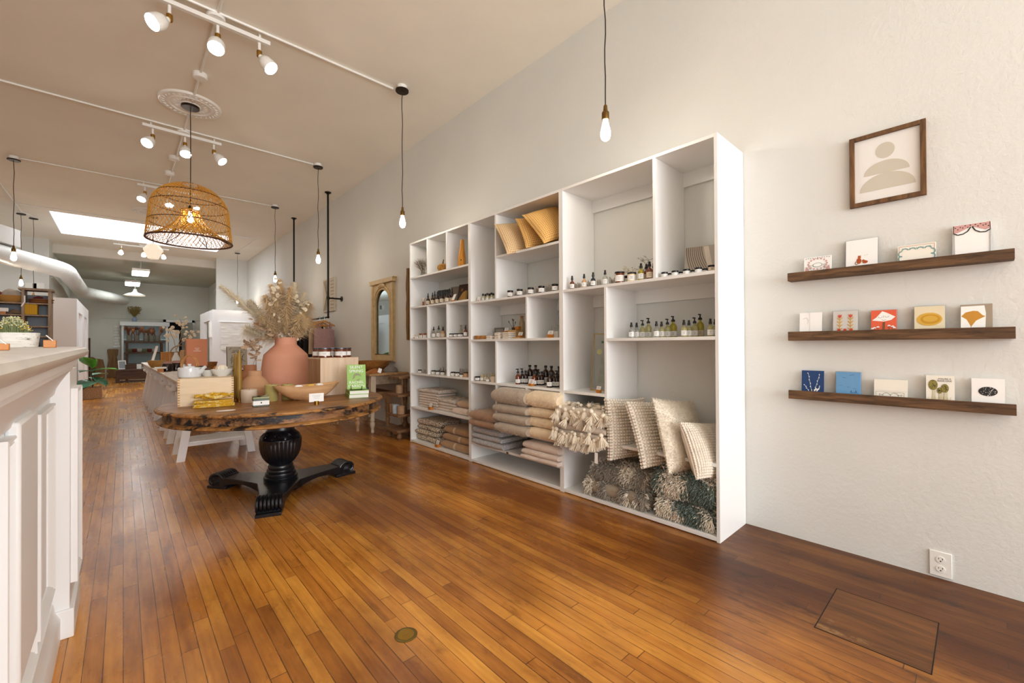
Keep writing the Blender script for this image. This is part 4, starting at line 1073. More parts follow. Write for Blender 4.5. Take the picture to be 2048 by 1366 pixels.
cushion('dotted_cushion', 'mustard dotted cushion at the right, tilted over the other two', G, (1088, 487), (1052, 441), 2.55, 2.54, .36, .12, -.62, DOTY, seed=13, hk=1.25)

# ---- tasselled throws
TAS = cloth('tassel_wool', rgb(232, 220, 200), 300, .3)
def tassel_mesh():
    b = MB()
    b.ball((0, 0, -.010), .011, 10, 7)
    b.lathe([(.006, -.018), (.0068, -.022)], 10)
    r3 = random.Random(4)
    for k in range(70):
        a = r3.uniform(0, 2*pi); q = r3.uniform(.2, 1.15)
        p0 = Vector((.005*cos(a), .005*sin(a), -.020)); p1 = Vector((.016*q*cos(a), .016*q*sin(a), -.043)); p2 = Vector((.024*q*cos(a), .024*q*sin(a), -.062-r3.uniform(0, .006)))
        b.tube([p0, p1, p2], [.0018, .0021, .0012], 4, caps=False)
    return b.mesh('tassel', TAS, 60)
TASM = tassel_mesh()
def tassel_throw(lab, loc, w, d, h, n, spots, seed):
    t = thing('tasselled_throw', lab, 'throw', loc, 0, 'tasselled cream throws')
    folded(w, d, h, n, TAS, seed, .01).build('folded_wool', cloth('throw_wool_%d' % seed, rgb(218, 204, 188)), t, smooth=50)
    r3 = random.Random(seed)
    for (x, y, z, rx, ry) in spots:
        o = put_mesh('tassel', TASM, t, (x, y, z), (rx, ry, r3.uniform(0, 6))); o.scale = (r3.uniform(1.25, 1.55),)*3
    return t
zt4 = S['r4']; XT = 2.50
ya, yb = yat(1104, XT), yat(1207, XT); w = ya-yb; yc = (ya+yb)/2
r3 = random.Random(8)
lo = [(-.195+r3.uniform(-.012, .004), -w/2+.02+(w-.04)*((i*7) % 24)/23, r3.uniform(.0, .085), r3.uniform(-.25, .25), r3.uniform(.0, .35)) for i in range(24)]
tassel_throw('lower cream throw with heavy tassels hanging below the shelf edge', (XT+.19, yc, zt4), w, .36, .11, 2, lo, 1)
up = [(-.185+r3.uniform(-.015, .01), -w/2+.015+(w-.03)*((i*7) % 26)/25, r3.uniform(.035, .135), r3.uniform(-.5, .5), r3.uniform(.1, .9)) for i in range(26)]
up += [(-.12+r3.uniform(-.03, .06), -w/2+.03+(w-.06)*i/10, .135+r3.uniform(0, .012), r3.uniform(-1.3, 1.3), r3.uniform(.5, 1.4)) for i in range(11)]
tassel_throw('upper cream throw crowned with tassels beside the looped cushions', (XT+.19, yc-.01, zt4+.11), w*.97, .35, .12, 2, up, 2)
t = thing('price_tag', 'white paper tag hanging from the tasselled throws', 'tag', (2.435, yat(1191, 2.435), zt4-.075))
MB().box(-.0006, -.013, -.045, .0006, .013, .03).build('tag', PAPER, t); MB().tube([(0, 0, .025), (.01, .004, .09)], .0007, 4).build('string', DRY, t)

# ---- shaggy folded rugs
def shag(name, lab, group, u0, u1, x0, d, z, h, mats, dens, seed, ln=.034, tw=.0032, flat=0.0):
    ya, yb = yat(u0, x0), yat(u1, x0); w = ya-yb
    b = folded(w, d, h, 1, None, seed, .012); r3 = random.Random(seed)
    for _ in range(dens):
        y = r3.uniform(-w/2, w/2); q = r3.random()
        if q < .58:
            a = r3.uniform(-1.25, 1.45); p = Vector((-d/2+h*.45-h*.48*cos(a), y, h*.5+h*.46*sin(a))); nr = Vector((-cos(a), 0, sin(a)))
        elif q < .78: p = Vector((r3.uniform(-d/2, d*.4), y, h)); nr = Vector((-.2, 0, 1))
        else:
            s = -1; p = Vector((r3.uniform(-d/2, d*.3), s*w/2, r3.uniform(.02, h))); nr = Vector((0, s, .1))
        pat = noise.noise(Vector((y*7+seed, p.z*6+p.x*7, seed*.7)))
        mi = 1 if pat+r3.uniform(-.22, .22) > .02 else 2
        if flat and abs(y*1.0/w) % .25 < flat*.25 and q < .78 and p.z > h*.25: continue
        dd = (nr+Vector((r3.uniform(-1, 1), r3.uniform(-1, 1), r3.uniform(-1, .6)))*.65).normalized()
        s = dd.cross(Vector((r3.uniform(-1, 1), r3.uniform(-1, 1), r3.uniform(-1, 1)))).normalized()
        e = p+dd*ln*r3.uniform(.6, 1.1)+Vector((0, 0, -.3*ln)); m = p.lerp(e, .55)+Vector((0, 0, .12*ln))
        if z+min(e.z, m.z) < z+.002: e.z = max(e.z, .002); m.z = max(m.z, .003)
        b.tube([p, m, e], [tw*.8, tw, tw*.5], 3, mi=mi, caps=False)
    o = b.build(name, mats, None, (x0+d/2, (ya+yb)/2, z), smooth=60)
    return tag(o, lab, 'rug', group)
SHB = cloth('shag_base', rgb(176, 162, 142)); SHC = mat('shag_cream', rgb(240, 230, 212), .95, sheen=.3); SHG = mat('shag_grey', rgb(164, 156, 142), .95, sheen=.3)
SHD = mat('shag_green', rgb(106, 122, 112), .95, sheen=.3); SHBG = cloth('shag_green_base', rgb(140, 140, 124))
z7 = S['r5']
shag('shaggy_rug', 'folded beige shaggy rug at the bottom left of the rightmost bookcase, lower one', 'folded shaggy rugs', 1168, 1287, 2.62, .34, z7, .125, [SHB, SHC, SHG], 2600, 5, flat=.4)
shag('shaggy_rug', 'folded beige shaggy rug at the bottom left of the rightmost bookcase, upper one', 'folded shaggy rugs', 1182, 1290, 2.63, .33, z7+.125, .13, [SHB, SHG, SHC], 2600, 6, ln=.026)
shag('shaggy_rug', 'folded green and cream shaggy rug at the bottom right of the rightmost bookcase, lower one', 'folded shaggy rugs', 1312, 1424, 2.62, .34, z7, .14, [SHBG, SHC, SHD], 2800, 7)
shag('shaggy_rug', 'folded green and cream shaggy rug at the bottom right of the rightmost bookcase, upper one', 'folded shaggy rugs', 1305, 1425, 2.61, .34, z7+.14, .19, [SHBG, SHC, SHD], 3400, 8)
# ================================================================== CARDS, FRAMED PRINT
def FX(a, b, h): return (h, -a, b)          # drawing plane: a to the viewer's right, b up, h out of the paper (towards -x is negative)
class Draw:
    """flat printed shapes on a card; one mesh per colour"""
    def __init__(s, parent, base=-.0008): s.p = parent; s.b = {}; s.h = base; s.n = 0
    def _g(s, name, m):
        if name not in s.b: s.b[name] = (MB(), m)
        return s.b[name][0]
    def poly(s, name, m, pts):
        s.n += 1; h = s.h-.00004*s.n; s._g(name, m).prism(pts, h-.00025, h, F=FX); return s
    def line(s, name, m, pts, w=.0012):
        s.n += 1; h = s.h-.00004*s.n; g = s._g(name, m)
        for (a, c), (a2, c2) in zip(pts, pts[1:]):
            l = sqrt((a2-a)**2+(c2-c)**2) or 1e-6; nx, ny = -(c2-c)/l*w/2, (a2-a)/l*w/2
            g.prism([(a+nx, c+ny), (a-nx, c-ny), (a2-nx, c2-ny), (a2+nx, c2+ny)], h-.00025, h, F=FX)
        return s
    def done(s):
        for k, (g, m) in s.b.items(): g.build(k, m, s.p, smooth=0)
def flatm(name, c): return mat(name, c, .7)
RED = flatm('ink_red', rgb(206, 72, 48)); OCH = flatm('ink_ochre', rgb(204, 160, 56)); TEAL = flatm('ink_teal', rgb(120, 158, 156)); ROSE = flatm('ink_rose', rgb(206, 158, 152))
RUST = flatm('ink_rust', rgb(176, 84, 38)); NAVY = flatm('ink_navy', rgb(30, 62, 110)); WINK = flatm('ink_white', rgb(244, 244, 240)); OLIVE = flatm('ink_olive', rgb(140, 130, 60)); BRN = flatm('ink_brown', rgb(120, 84, 50))
CREAMP = flatm('cream_paper', rgb(240, 235, 222)); GREYP = flatm('grey_paper', rgb(206, 202, 196)); BLUEP = flatm('blue_paper', rgb(104, 156, 200)); SALMON = flatm('salmon_paper', rgb(224, 98, 66)); GOLDP = flatm('gold_leaf_paper', rgb(196, 140, 50))
SLEEVE = mat('clear_sleeve', rgb(240, 240, 240), .12, trans=.9)
def card(lab, u0, u1, v_top, shelf, paper, name='greeting_card', cat='card', th=.006, x=2.962, extra=None, sleeve=False):
    """u0,u1: left and right edge in the photo; v_top: top edge"""
    zb = LEDGES[shelf][0]
    yl, yr = yat(u0, x), yat(u1, x); w = yl-yr; zt = on((u0+u1)/2, v_top, x=x+.012).z; h = zt-zb
    t = thing(name, lab, cat, (x, (yl+yr)/2, zb), 0, 'cards on the picture ledges')
    MB().box(0, -w/2, 0, th, w/2, h).build('card', paper, t)
    if sleeve: MB().box(-.0006+th+.001, -w/2-.004, 0, th+.0016, w/2+.006, h+.004).build('sleeve', SLEEVE, t)
    t.rotation_euler = (0, .09, 0)
    return t, Draw(t), w, h, LEDGES[shelf][1]-zb
# --- top ledge
t, d, w, h, o = card('small cream card with a rose floral border at the left of the top ledge', 1609, 1664, 513, 0, PAPER)
for k in range(16):
    a = 2*pi*k/16; d.poly('flowers', ROSE, disc(.34*w*cos(a), o+(h-o)*.5+(h-o)*.36*sin(a), .005, 8))
for k in range(11): d.poly('outline', INK, disc((-.42+.084*k)*w, h*.93+.002*(k % 2), .0022, 6))
d.poly('plaque_edge', INK, disc(0, o+(h-o)*.42, w*.17, 20, .55)); d.poly('plaque', WINK, disc(0, o+(h-o)*.42, w*.155, 20, .53))
for s in (-1, 1):
    d.line('outline', INK, [(s*w*.2, o+.004), (s*w*.3, o+.02), (s*w*.22, o+.035), (s*w*.36, o+.04)], .001)
    d.poly('flowers', ROSE, [(s*.3*w, o+.004), (s*.45*w, o+.006), (s*.42*w, o+.03), (s*.33*w, o+.02)])
d.done()
t, d, w, h, o = card('white card with two small rust-coloured cats on the top ledge', 1693, 1756, 478, 0, PAPER, sleeve=True)
d.poly('cats', RUST, disc(-.01, o+.030, .011, 14, 1.5)); d.poly('cats', RUST, disc(-.008, o+.050, .007, 12)); d.poly('cats', RUST, [(-.014, o+.054), (-.012, o+.062), (-.008, o+.056)]); d.poly('cats', RUST, [(-.003, o+.056), (-.001, o+.062), (-.009, o+.055)])
d.poly('cats', RUST, disc(.016, o+.022, .012, 14, .7)); d.poly('cats', RUST, disc(.009, o+.030, .006, 12))
d.line('tail', BRN, [(-.014, o+.014), (-.02, o+.010), (-.026, o+.016), (-.024, o+.028)], .003); d.line('stripes', INK, [(-.017, o+.036), (-.006, o+.034)], .0012); d.line('stripes', INK, [(.012, o+.024), (.02, o+.022)], .001)
d.line('birds', INK, [(.012, o+.058), (.018, o+.057)], .0008); d.line('birds', INK, [(.022, o+.06), (.028, o+.061)], .0008); d.done()
t, d, w, h, o = card('landscape card with teal scalloped border on the top ledge', 1797, 1874, 488, 0, CREAMP, th=.012)
d.line('red_rule', RUST, [(-.46*w, 0), (-.46*w, h*.95), (.46*w, h*.95), (.46*w, 0)], .0012)
for k in range(4): d.line('scallops', TEAL, arc((-.30+.2*k)*w, h*.74, .09*w, .1*pi, .9*pi, 8), .005)
for s in (-1, 1):
    for z in (.40, .62): d.line('scallops', TEAL, arc(s*.38*w, h*z, .10*w, (-.5 if s > 0 else .5)*pi, (.5 if s > 0 else 1.5)*pi, 8), .005)
for k in range(5): d.poly('spots', TEAL, disc((-.36+.18*k)*w, h*.86, .0018, 6))
d.done()
t, d, w, h, o = card('tall blank invitation with a pink spotted curtain top at the right of the top ledge', 1907, 1986, 446, 0, PAPER, th=.014)
d.poly('curtain', ROSE, [(-.48*w, h*.99), (.48*w, h*.99), (.48*w, h*.83), (.36*w, h*.79), (.0, h*.93), (-.36*w, h*.79), (-.48*w, h*.80)])
for k in range(14): d.poly('spots', INK, disc((-.42+.065*k)*w, h*(.96-.05*(k % 2)-.03*(abs(k-7) > 4)), .0026, 6))
for s in (-1, 1):
    d.line('garland', INK, [(s*.02*w, h*.91), (s*.10*w, h*.80), (s*.22*w, h*.74), (s*.36*w, h*.73), (s*.47*w, h*.79)], .0045)
    d.line('posts', INK, [(s*.44*w, 0), (s*.45*w, h*.78)], .0011); d.line('posts', INK, [(s*.47*w, 0), (s*.48*w, h*.82)], .0011); d.line('garland', INK, [(s*.47*w, h*.8), (s*.46*w, h*.99)], .002)
d.done()
# --- middle ledge
t, d, w, h, o = card('plain white folded card pair at the left of the middle ledge', 1599, 1643, 625, 1, PAPER)
d.line('fold', GREYP, [(-.02*w, 0), (-.04*w, h)], .0014); d.line('pencil', INK, [(-.35*w, h*.75), (-.2*w, h*.8), (-.1*w, h*.72), (-.12*w, h*.55)], .0007); d.done()
t, d, w, h, o = card('grey card with two red folk tulips on the middle ledge', 1666, 1715, 622, 1, GREYP, sleeve=True)
for s in (-.22, .22):
    a0 = s*w; d.line('stems', OCH, [(a0, 0), (a0, h*.78)], .003)
    for k in range(4):
        z = h*(.3+.13*k)
        for q in (-1, 1): d.poly('leaves', OCH, [(a0, z-.006), (a0+q*.010, z+.004), (a0+q*.014, z+.012), (a0+q*.004, z+.004)])
    d.poly('tulips', RED, [(a0-.009, h*.88), (a0-.007, h*.78), (a0, h*.745), (a0+.007, h*.78), (a0+.009, h*.88), (a0+.0035, h*.83), (a0, h*.885), (a0-.0035, h*.83)])
for q in (-.25, 0, .25): d.poly('tulips', RED, disc(q*w, o+.004, .008, 10))
d.done()
t, d, w, h, o = card('salmon red card with a smiling white mushroom on the middle ledge', 1742, 1793, 620, 1, SALMON, th=.010, sleeve=True)
d.line('stalk', BRN, [(0, o*.5), (.002, h*.55)], .009)
d.poly('cap', WINK, [(-.46*w, h*.62), (-.3*w, h*.72), (-.05*w, h*.96), (.12*w, h*.9), (.46*w, h*.74), (.3*w, h*.62), (.0, h*.57)])
d.line('face', INK, arc(-.13*w, h*.76, .008, pi, 2*pi, 6), .0012); d.line('face', INK, arc(.13*w, h*.78, .008, pi, 2*pi, 6), .0012); d.line('face', INK, [(-.01*w, h*.8), (.0, h*.72), (.02*w, h*.73)], .001); d.line('face', INK, arc(.01*w, h*.68, .009, 1.15*pi, 1.85*pi, 6), .0012)
for k, (q, z) in enumerate([(-.36, .12), (-.22, .18), (.22, .26), (.36, .2), (.42, .1), (-.44, .06)]):
    d.line('stalk', BRN, [(q*w, o*.4), (q*w, o+h*z*.5)], .002); d.poly('small_caps', WINK, arc(q*w, o+h*z*.5, .007, 0, pi, 8))
d.done()
t, d, w, h, o = card('card with a golden yellow painted sun on the middle ledge', 1829, 1890, 612, 1, flatm('sun_paper', rgb(226, 214, 182)), th=.008, sleeve=True)
SUNM = flatm('sun_gold', rgb(212, 168, 66)); SUN2 = flatm('sun_gold_dark', rgb(198, 146, 36))
d.poly('sun', SUNM, disc(.0, o+(h-o)*.42, w*.42, 24, .72)); d.poly('sun_ring', SUN2, disc(.03*w, o+(h-o)*.42, w*.33, 24, .66)); d.poly('sun', SUNM, disc(.03*w, o+(h-o)*.44, w*.24, 20, .6)); d.done()
t, d, w, h, o = card('card with a single golden ginkgo leaf at the right of the middle ledge', 1921, 1986, 608, 1, flatm('taupe_card', rgb(160, 146, 126)), th=.008)
d.poly('paper', WINK, [(-.49*w, 0), (-.48*w, h*.94), (.26*w, h*.95), (.3*w, h*.7), (.27*w, 0)])
d.poly('leaf', GOLDP, [(-.16*w, o+.005), (-.30*w, o+(h-o)*.36), (-.47*w, o+(h-o)*.5), (-.33*w, o+(h-o)*.66), (-.10*w, o+(h-o)*.72), (.06*w, o+(h-o)*.7), (.2*w, o+(h-o)*.52), (.29*w, o+(h-o)*.48), (.0, o+(h-o)*.3)])
d.line('stalk', BRN, [(-.16*w, 0), (-.16*w, o+.01)], .0014); d.done()
# --- lowest ledge
t, d, w, h, o = card('navy card with a white botanical sprig at the left of the lowest ledge', 1602, 1646, 741, 2, NAVY, th=.010)
for (p0, p1) in [((.02*w, 0), (-.2*w, h*.9)), ((.02*w, 0), (.32*w, h*.86)), ((.02*w, 0), (-.36*w, h*.45)), ((.02*w, 0), (.34*w, h*.42))]:
    d.line('sprig', WINK, [p0, p1], .0012)
    for k in range(1, 8):
        s = k/7; d.poly('sprig', WINK, disc(p0[0]+(p1[0]-p0[0])*s+.002*(-1)**k, p0[1]+(p1[1]-p0[1])*s, .0026, 6))
for k in range(6): d.poly('sprig', WINK, disc(.10*w+.004*k, o+.006+.004*(k % 3), .004, 7))
d.done()
t, d, w, h, o = card('sky blue card with faint dark birds on the lowest ledge', 1671, 1720, 744, 2, BLUEP, th=.008, sleeve=True)
for (a, z) in [(-.2, .8), (-.14, .79), (.1, .88), (.2, .9), (-.3, .5), (.0, .45), (.25, .4)]: d.line('birds', NAVY, [(a*w-.005, h*z), (a*w, h*z+.0015), (a*w+.006, h*z)], .001)
d.line('harbour', NAVY, [(.1*w, o+.004), (.13*w, o+.016), (.14*w, o+.004), (.3*w, o+.006), (.32*w, o+.018), (.33*w, o+.004), (.42*w, o+.004)], .0012); d.done()
t, d, w, h, o = card('plain cream envelope with a lace edged card on the lowest ledge', 1747, 1814, 759, 2, CREAMP)
d.line('flap', GREYP, [(-.48*w, h*.52), (.48*w, h*.5)], .001); d.line('lace', INK, [(-.44*w, 0), (-.44*w, h*.46), (.4*w, h*.44), (.4*w, 0)], .0008)
for s in (-1, 1): d.line('lace', INK, arc(s*.12*w, h*.28, .016, 0, pi, 8), .0012); d.line('lace', INK, [(s*.42*w, 0), (s*.3*w, h*.25), (s*.34*w, h*.36), (s*.2*w, h*.3)], .001)
d.done()
t, d, w, h, o = card('cream card with three morel mushrooms and lettering on the lowest ledge', 1851, 1908, 751, 2, CREAMP, th=.012)
for (a, z, r, s) in [(-.22, .66, .0155, 1.55), (.02, .48, .0095, 1.5), (.2, .56, .0125, 1.6)]:
    d.poly('stalks', flatm('morel_stalk', rgb(206, 200, 170)), [(a*w-.006, o*.5), (a*w+.008, o*.5), (a*w+.005, h*z), (a*w-.005, h*z)])
    d.poly('morel_edge', INK, disc(a*w-.003, h*z+.004, r*1.06, 18, s)); d.poly('morels', OLIVE, disc(a*w-.003, h*z+.004, r, 18, s))
    rr = random.Random(int(a*100))
    for k in range(16): q = rr.uniform(0, 6.28); e = rr.uniform(.1, .8); d.poly('pits', INK, disc(a*w-.003+r*e*cos(q), h*z+.004+r*s*e*sin(q), .0017, 6))
d.line('grass', OCH, [(-.44*w, o*.75), (.4*w, o*.75)], .004)
for k in range(8): d.line('grass', OLIVE, [((-.42+.11*k)*w, o*.6), ((-.40+.11*k)*w, o+.008+.004*(k % 3))], .001)
d.done()
m = text_mesh("YOU'RE A\nRARE ONE", .0105, INK, 'lettering', .0001, 'CENTER')
put_mesh('lettering', m, t, (-.0035, -.16*w, h*.87), (pi/2, 0, -pi/2))
t, d, w, h, o = card('white card with a black oval star map at the right of the lowest ledge', 1942, 2009, 757, 2, PAPER, th=.010)
d.poly('oval', INK, disc(.0, o+(h-o)*.45, w*.29, 28, .72)); rr = random.Random(5)
for k in range(46):
    q = rr.uniform(0, 6.28); e = sqrt(rr.random())*.9; d.poly('stars', WINK, disc(w*.28*e*cos(q), o+(h-o)*.45+w*.2*e*sin(q), .0007 if k % 6 else .0014, 6))
d.line('stars', WINK, [(-.05*w, o+(h-o)*.2), (.04*w, o+(h-o)*.32), (.10*w, o+(h-o)*.5), (.2*w, o+(h-o)*.62), (.26*w, o+(h-o)*.56)], .0009); d.done()

# --- framed print on the wall
FXP = 2.985
yl, yr = yat(1702.5, FXP), yat(1856.5, FXP); zb, zt_ = 1.921, 2.305; w, h = yl-yr, zt_-zb
t = thing('framed_print', 'framed abstract print of stacked sand-coloured half circles high on the right wall', 'picture', (XR, (yl+yr)/2, zb))
fw = .022
M_FR = wood('weathered_frame', rgb(70, 46, 26), rgb(128, 92, 56), 'Z', 8, .7, bump=.5)
b = MB()
b.box(-.024, -w/2, 0, 0, -w/2+fw, h); b.box(-.024, w/2-fw, 0, 0, w/2, h); b.box(-.024, -w/2+fw, 0, 0, w/2-fw, fw); b.box(-.024, -w/2+fw, h-fw, 0, w/2-fw, h)
b.build('frame', M_FR, t, bev=.0015)
p = MB().box(-.010, -w/2+fw, fw, -.002, w/2-fw, h-fw).build('paper', flatm('print_paper', rgb(232, 230, 226)), t)
SANDI = flatm('print_sand', rgb(200, 194, 178))
b = MB(); F2 = lambda a, c, hh: (hh, -a, c)
iw, ih = w-2*fw, h-2*fw
b.prism(disc(-.017*iw, fw+ih*.757, .15*iw, 32, .122*ih/(.15*iw)), -.0106, -.0100, F=F2)
b.prism(arc(-.002*iw, fw+ih*.405, .35*iw, 0, pi, 28, .196*ih/(.35*iw)), -.0107, -.0100, F=F2)
b.prism(arc(.01*iw, fw+ih*.155, .425*iw, 0, pi, 28, .25*ih/(.425*iw)), -.0109, -.0102, F=F2)
b.build('shapes', SANDI, p, smooth=0)
# ================================================================== ROUND PEDESTAL TABLE
TX, TY, TZ = .955, 3.87, .738
t = thing('pedestal_table', 'round distressed wooden table on a carved black three-footed pedestal', 'table', (TX, TY, 0))
M_TOP = wood('worn_table_top', rgb(92, 56, 26), rgb(178, 122, 62), 'X', 3.4, .42, rgb(66, 44, 28), -.04, .5)
M_APR = wood('scraped_apron', rgb(104, 62, 30), rgb(176, 130, 84), 'X', 4.5, .5, rgb(28, 25, 28), .04, .6)
M_LIP = wood('worn_lip', rgb(120, 76, 34), rgb(190, 138, 78), 'X', 6, .5, rgb(36, 26, 20), .0, .5)
M_BLK = wood('rubbed_black_paint', rgb(10, 11, 15), rgb(24, 25, 31), 'Z', 4, .3, rgb(110, 88, 66), -.25, .3, .6)
RT = .80
o = MB().lathe([(RT-.03, TZ-.026), (RT-.004, TZ-.024), (RT, TZ-.016), (RT-.003, TZ-.008), (RT-.014, TZ-.002), (RT-.022, TZ)], 96, caps=False)
b = MB().lathe([(RT-.055, .632), (RT-.05, .635), (RT-.046, .66), (RT-.05, .69), (RT-.052, TZ-.024), (.12, TZ-.024), (.12, .632), (RT-.055, .632)], 96, caps=False); b.build('apron', M_APR, t)
o.build('top_edge', M_LIP, t)
MB().lathe([(0, TZ-.02), (RT-.022, TZ-.02), (RT-.022, TZ), (0, TZ)], 96, caps=False).build('table_top', M_TOP, t)
MB().lathe([(RT-.055, .634), (RT-.024, .628), (RT-.014, .634), (RT-.014, .642), (RT-.022, .649), (RT-.05, .655)], 96, caps=False).build('lower_moulding', M_LIP, t)
# fluted urn pedestal
prof = [(.134, .05), (.138, .066), (.134, .086), (.118, .092), (.124, .104), (.124, .116), (.108, .122), (.112, .134), (.110, .146), (.098, .152), (.102, .164), (.099, .176), (.090, .182), (.093, .194), (.090, .206), (.084, .214), (.090, .224), (.104, .238), (.126, .27), (.142, .31), (.150, .35), (.152, .385), (.152, .408), (.155, .412), (.155, .420), (.147, .426), (.138, .443), (.118, .468), (.106, .482), (.100, .494), (.100, .53), (.104, .6), (.13, .625), (.2, .634)]
def fl(a, k):
    z = prof[k][1]
    if .23 < z < .41: return 1+.045*abs(sin(14*a))-.02
    if .424 < z < .47: return 1+.035*sin(9*a+z*90)
    return 1
MB().lathe(prof, 140, rf=fl).build('urn', M_BLK, t, smooth=50)
sw = MB()
for i in range(9):        # carved scrolls on the shoulder
    a = 2*pi*i/9
    sp = []
    for k in range(16):
        q = k/15; rr = .024*(1-q*.8); th = q*9
        aa = a+rr*cos(th)/.13; zz = .449+rr*.85*sin(th); r0 = .156-(zz-.423)*.85
        sp.append((r0*cos(aa), r0*sin(aa), zz))
    sw.tube(sp, .0042, 6)
sw.build('carved_scrolls', M_BLK, t)
for deg in (128, 249, 8):
    a = radians(deg); R = Matrix.Rotation(a, 4, 'Z'); b = MB(); b.M = R
    n = 14; P = []
    for i in range(n+1):
        s = i/n; x = .04+s*.46
        top = .088+.012*s-.006*s*s; bot = .05*sin(pi*min(1, s*1.0))*.9*(1 if s < .98 else 0)+.012; hw = .105-.075*sin(pi*min(1, s*.9)*.62)+.06*max(0, s-.45)
        hw = max(.058, .10*(1-s)**1.2+.066+.012*s)
        P.append((x, top, bot, hw))
    vs = []
    for x, top, bot, hw in P: vs += [(x, -hw, bot), (x, hw, bot), (x, hw, top), (x, -hw, top)]
    fs = [(0, 1, 2, 3), tuple(4*n+i for i in (3, 2, 1, 0))]
    for i in range(n):
        for k in range(4): fs.append((4*i+k, 4*i+4+k, 4*i+4+(k+1) % 4, 4*i+(k+1) % 4))
    b._add(vs, fs)
    f = b.build('foot', M_BLK, t, bev=.004)
    c = MB(); c.M = R     # scroll toe: pad, ribbed volute
    c.box(.44, -.08, 0, .62, .08, .022)
    for k in range(7):
        y = -.072+.024*k
        c.tube([(.45+.085+.062*cos(th)+.0, y, .072+.046*sin(th)) for th in [pi*.95-i*(pi*1.25)/9 for i in range(10)]], .0125, 6)
    c.box(.46, -.076, .02, .575, .076, .10)
    for sy in (-1, 1):
        for k in range(4): c.tube([(.555+(.046-.010*k)*cos(th), sy*.079, .058+(.036-.008*k)*sin(th)) for th in [i*2*pi/14 for i in range(15)]], .0035, 5)
    c.build('scroll_toe', M_BLK, f, bev=.002)
MB().lathe([(.13, .03), (.135, .04), (.135, .06), (.12, .075)], 48).build('base_plinth', M_BLK, t, bev=.002)

# ------------------------------------------------------------------ things on the round table
def tb(u, v): p = on(u, v, z=TZ); return (p.x, p.y, TZ)
PLY = wood('birch_plywood', rgb(216, 192, 158), rgb(236, 216, 186), 'X', 3, .6); PLYD = wood('box_end_grain', rgb(166, 122, 72), rgb(200, 158, 104), 'Y', 8, .6)
pl, pr_ = Vector(tb(355, 814)), Vector(tb(467.5, 806.5)); w = (pr_-pl).length; rz = atan2(pr_.y-pl.y, pr_.x-pl.x)
hb = on(354.6, 758.7, y=pl.y).z-TZ; db = .33
t = thing('wooden_crate', 'pale dovetailed wooden box under the white teapot', 'box', pl, rz)
MB().box(.0, 0, 0, w, .014, hb).build('front_panel', PLY, t); MB().box(0, db-.014, 0, w, db, hb).build('rear_panel', PLY, t)
MB().box(0, .014, 0, .014, db-.014, hb).build('end_panel', PLYD, t); MB().box(w-.014, .014, 0, w, db-.014, hb).build('end_panel', PLYD, t)
MB().box(.014, .014, hb-.016, w-.014, db-.014, hb).build('lid_panel', PLY, t)
b = MB()
for k in range(11):
    z = hb*(k+.25)/11
    for x in (-.0008, w-.0132): b.box(x, -.0008, z, x+.014, .006, z+hb/22)
b.build('dovetails', PLYD, t)
BT = TZ+hb
def boxtop(u, v): p = on(u, v, z=BT); return (p.x, p.y, BT)
CER = mat('glazed_porcelain', rgb(214, 218, 222), .12, spec=.6, coat=.5); CER2 = mat('white_stoneware', rgb(226, 226, 222), .3)
p = boxtop(379, 754.5); sc_ = 851/ (p[0]*.674+p[1]*.738)
k = 38.5/sc_/2/.088
t = thing('teapot', 'white porcelain teapot with an arched cane handle on the pale wooden box', 'teapot', p, -.62); t.scale = (k,)*3
MB().lathe([(.080, 0), (.086, .006), (.088, .05), (.087, .082), (.080, .09), (.05, .094), (.03, .095)], 36).build('pot_body', CER, t)
l = MB().lathe([(.046, .092), (.046, .098), (.03, .103), (.012, .104), (.010, .108), (.016, .116), (.012, .122), (0, .123)], 28).build('lid', CER, t)
MB().tube([(.078, 0, .045), (.105, 0, .058), (.118, 0, .083), (.138, 0, .096)], [.024, .019, .015, .013], 14).build('spout', CER, t)
for s in (-.011, .011):
    MB().tube([(.068*cos(a), s, .098+.10*sin(a)) for a in [pi*i/16 for i in range(17)]], .0048, 8).build('cane_handle', wood('cane', rgb(150, 98, 46), rgb(196, 142, 82), 'X', 20, .5), t)
for s in (-1, 1): MB().tube([(s*.068, -.014, .085), (s*.068, -.014, .105), (s*.068, .014, .105), (s*.068, .014, .085)], .003, 6).build('lug', ABRASS, t)
def bowl(r, h, m, name='bowl_body'):
    return MB().lathe([(r*.5, 0), (r*.52, h*.06), (r*.82, h*.45), (r, h), (r*.96, h), (r*.76, h*.48), (r*.4, h*.16), (0, h*.15)], 32)
t = thing('small_bowl', 'shallow white bowl beside the teapot spout', 'bowl', boxtop(415.5, 752)); bowl(.066, .045, CER2).build('bowl_body', CER2, t)
t = thing('small_bowl', 'deeper white bowl holding a wooden juicer at the right end of the wooden box', 'bowl', boxtop(444, 752)); bowl(.076, .055, CER2).build('bowl_body', CER2, t)
t = thing('juicer', 'ribbed pale wooden juicer standing in the deeper white bowl', 'juicer', tuple(Vector(boxtop(444, 752))+Vector((0, 0, .010)))); MB().lathe([(.032, 0), (.036, .03), (.036, .06), (.026, .074), (.008, .082), (0, .083)], 30, rf=lambda a, k: 1+.08*cos(10*a)).build('reamer', mat('pale_reamer', rgb(228, 218, 200), .6), t)
t = thing('wooden_scoop', 'small wooden scoop leaning in the shallow white bowl', 'scoop', tuple(Vector(boxtop(415.5, 752))+Vector((0, 0, .012)))); MB().tube([(-.02, 0, 0), (.03, .01, .03), (.055, .018, .062)], [.012, .005, .006], 8).build('handle', TAN, t)
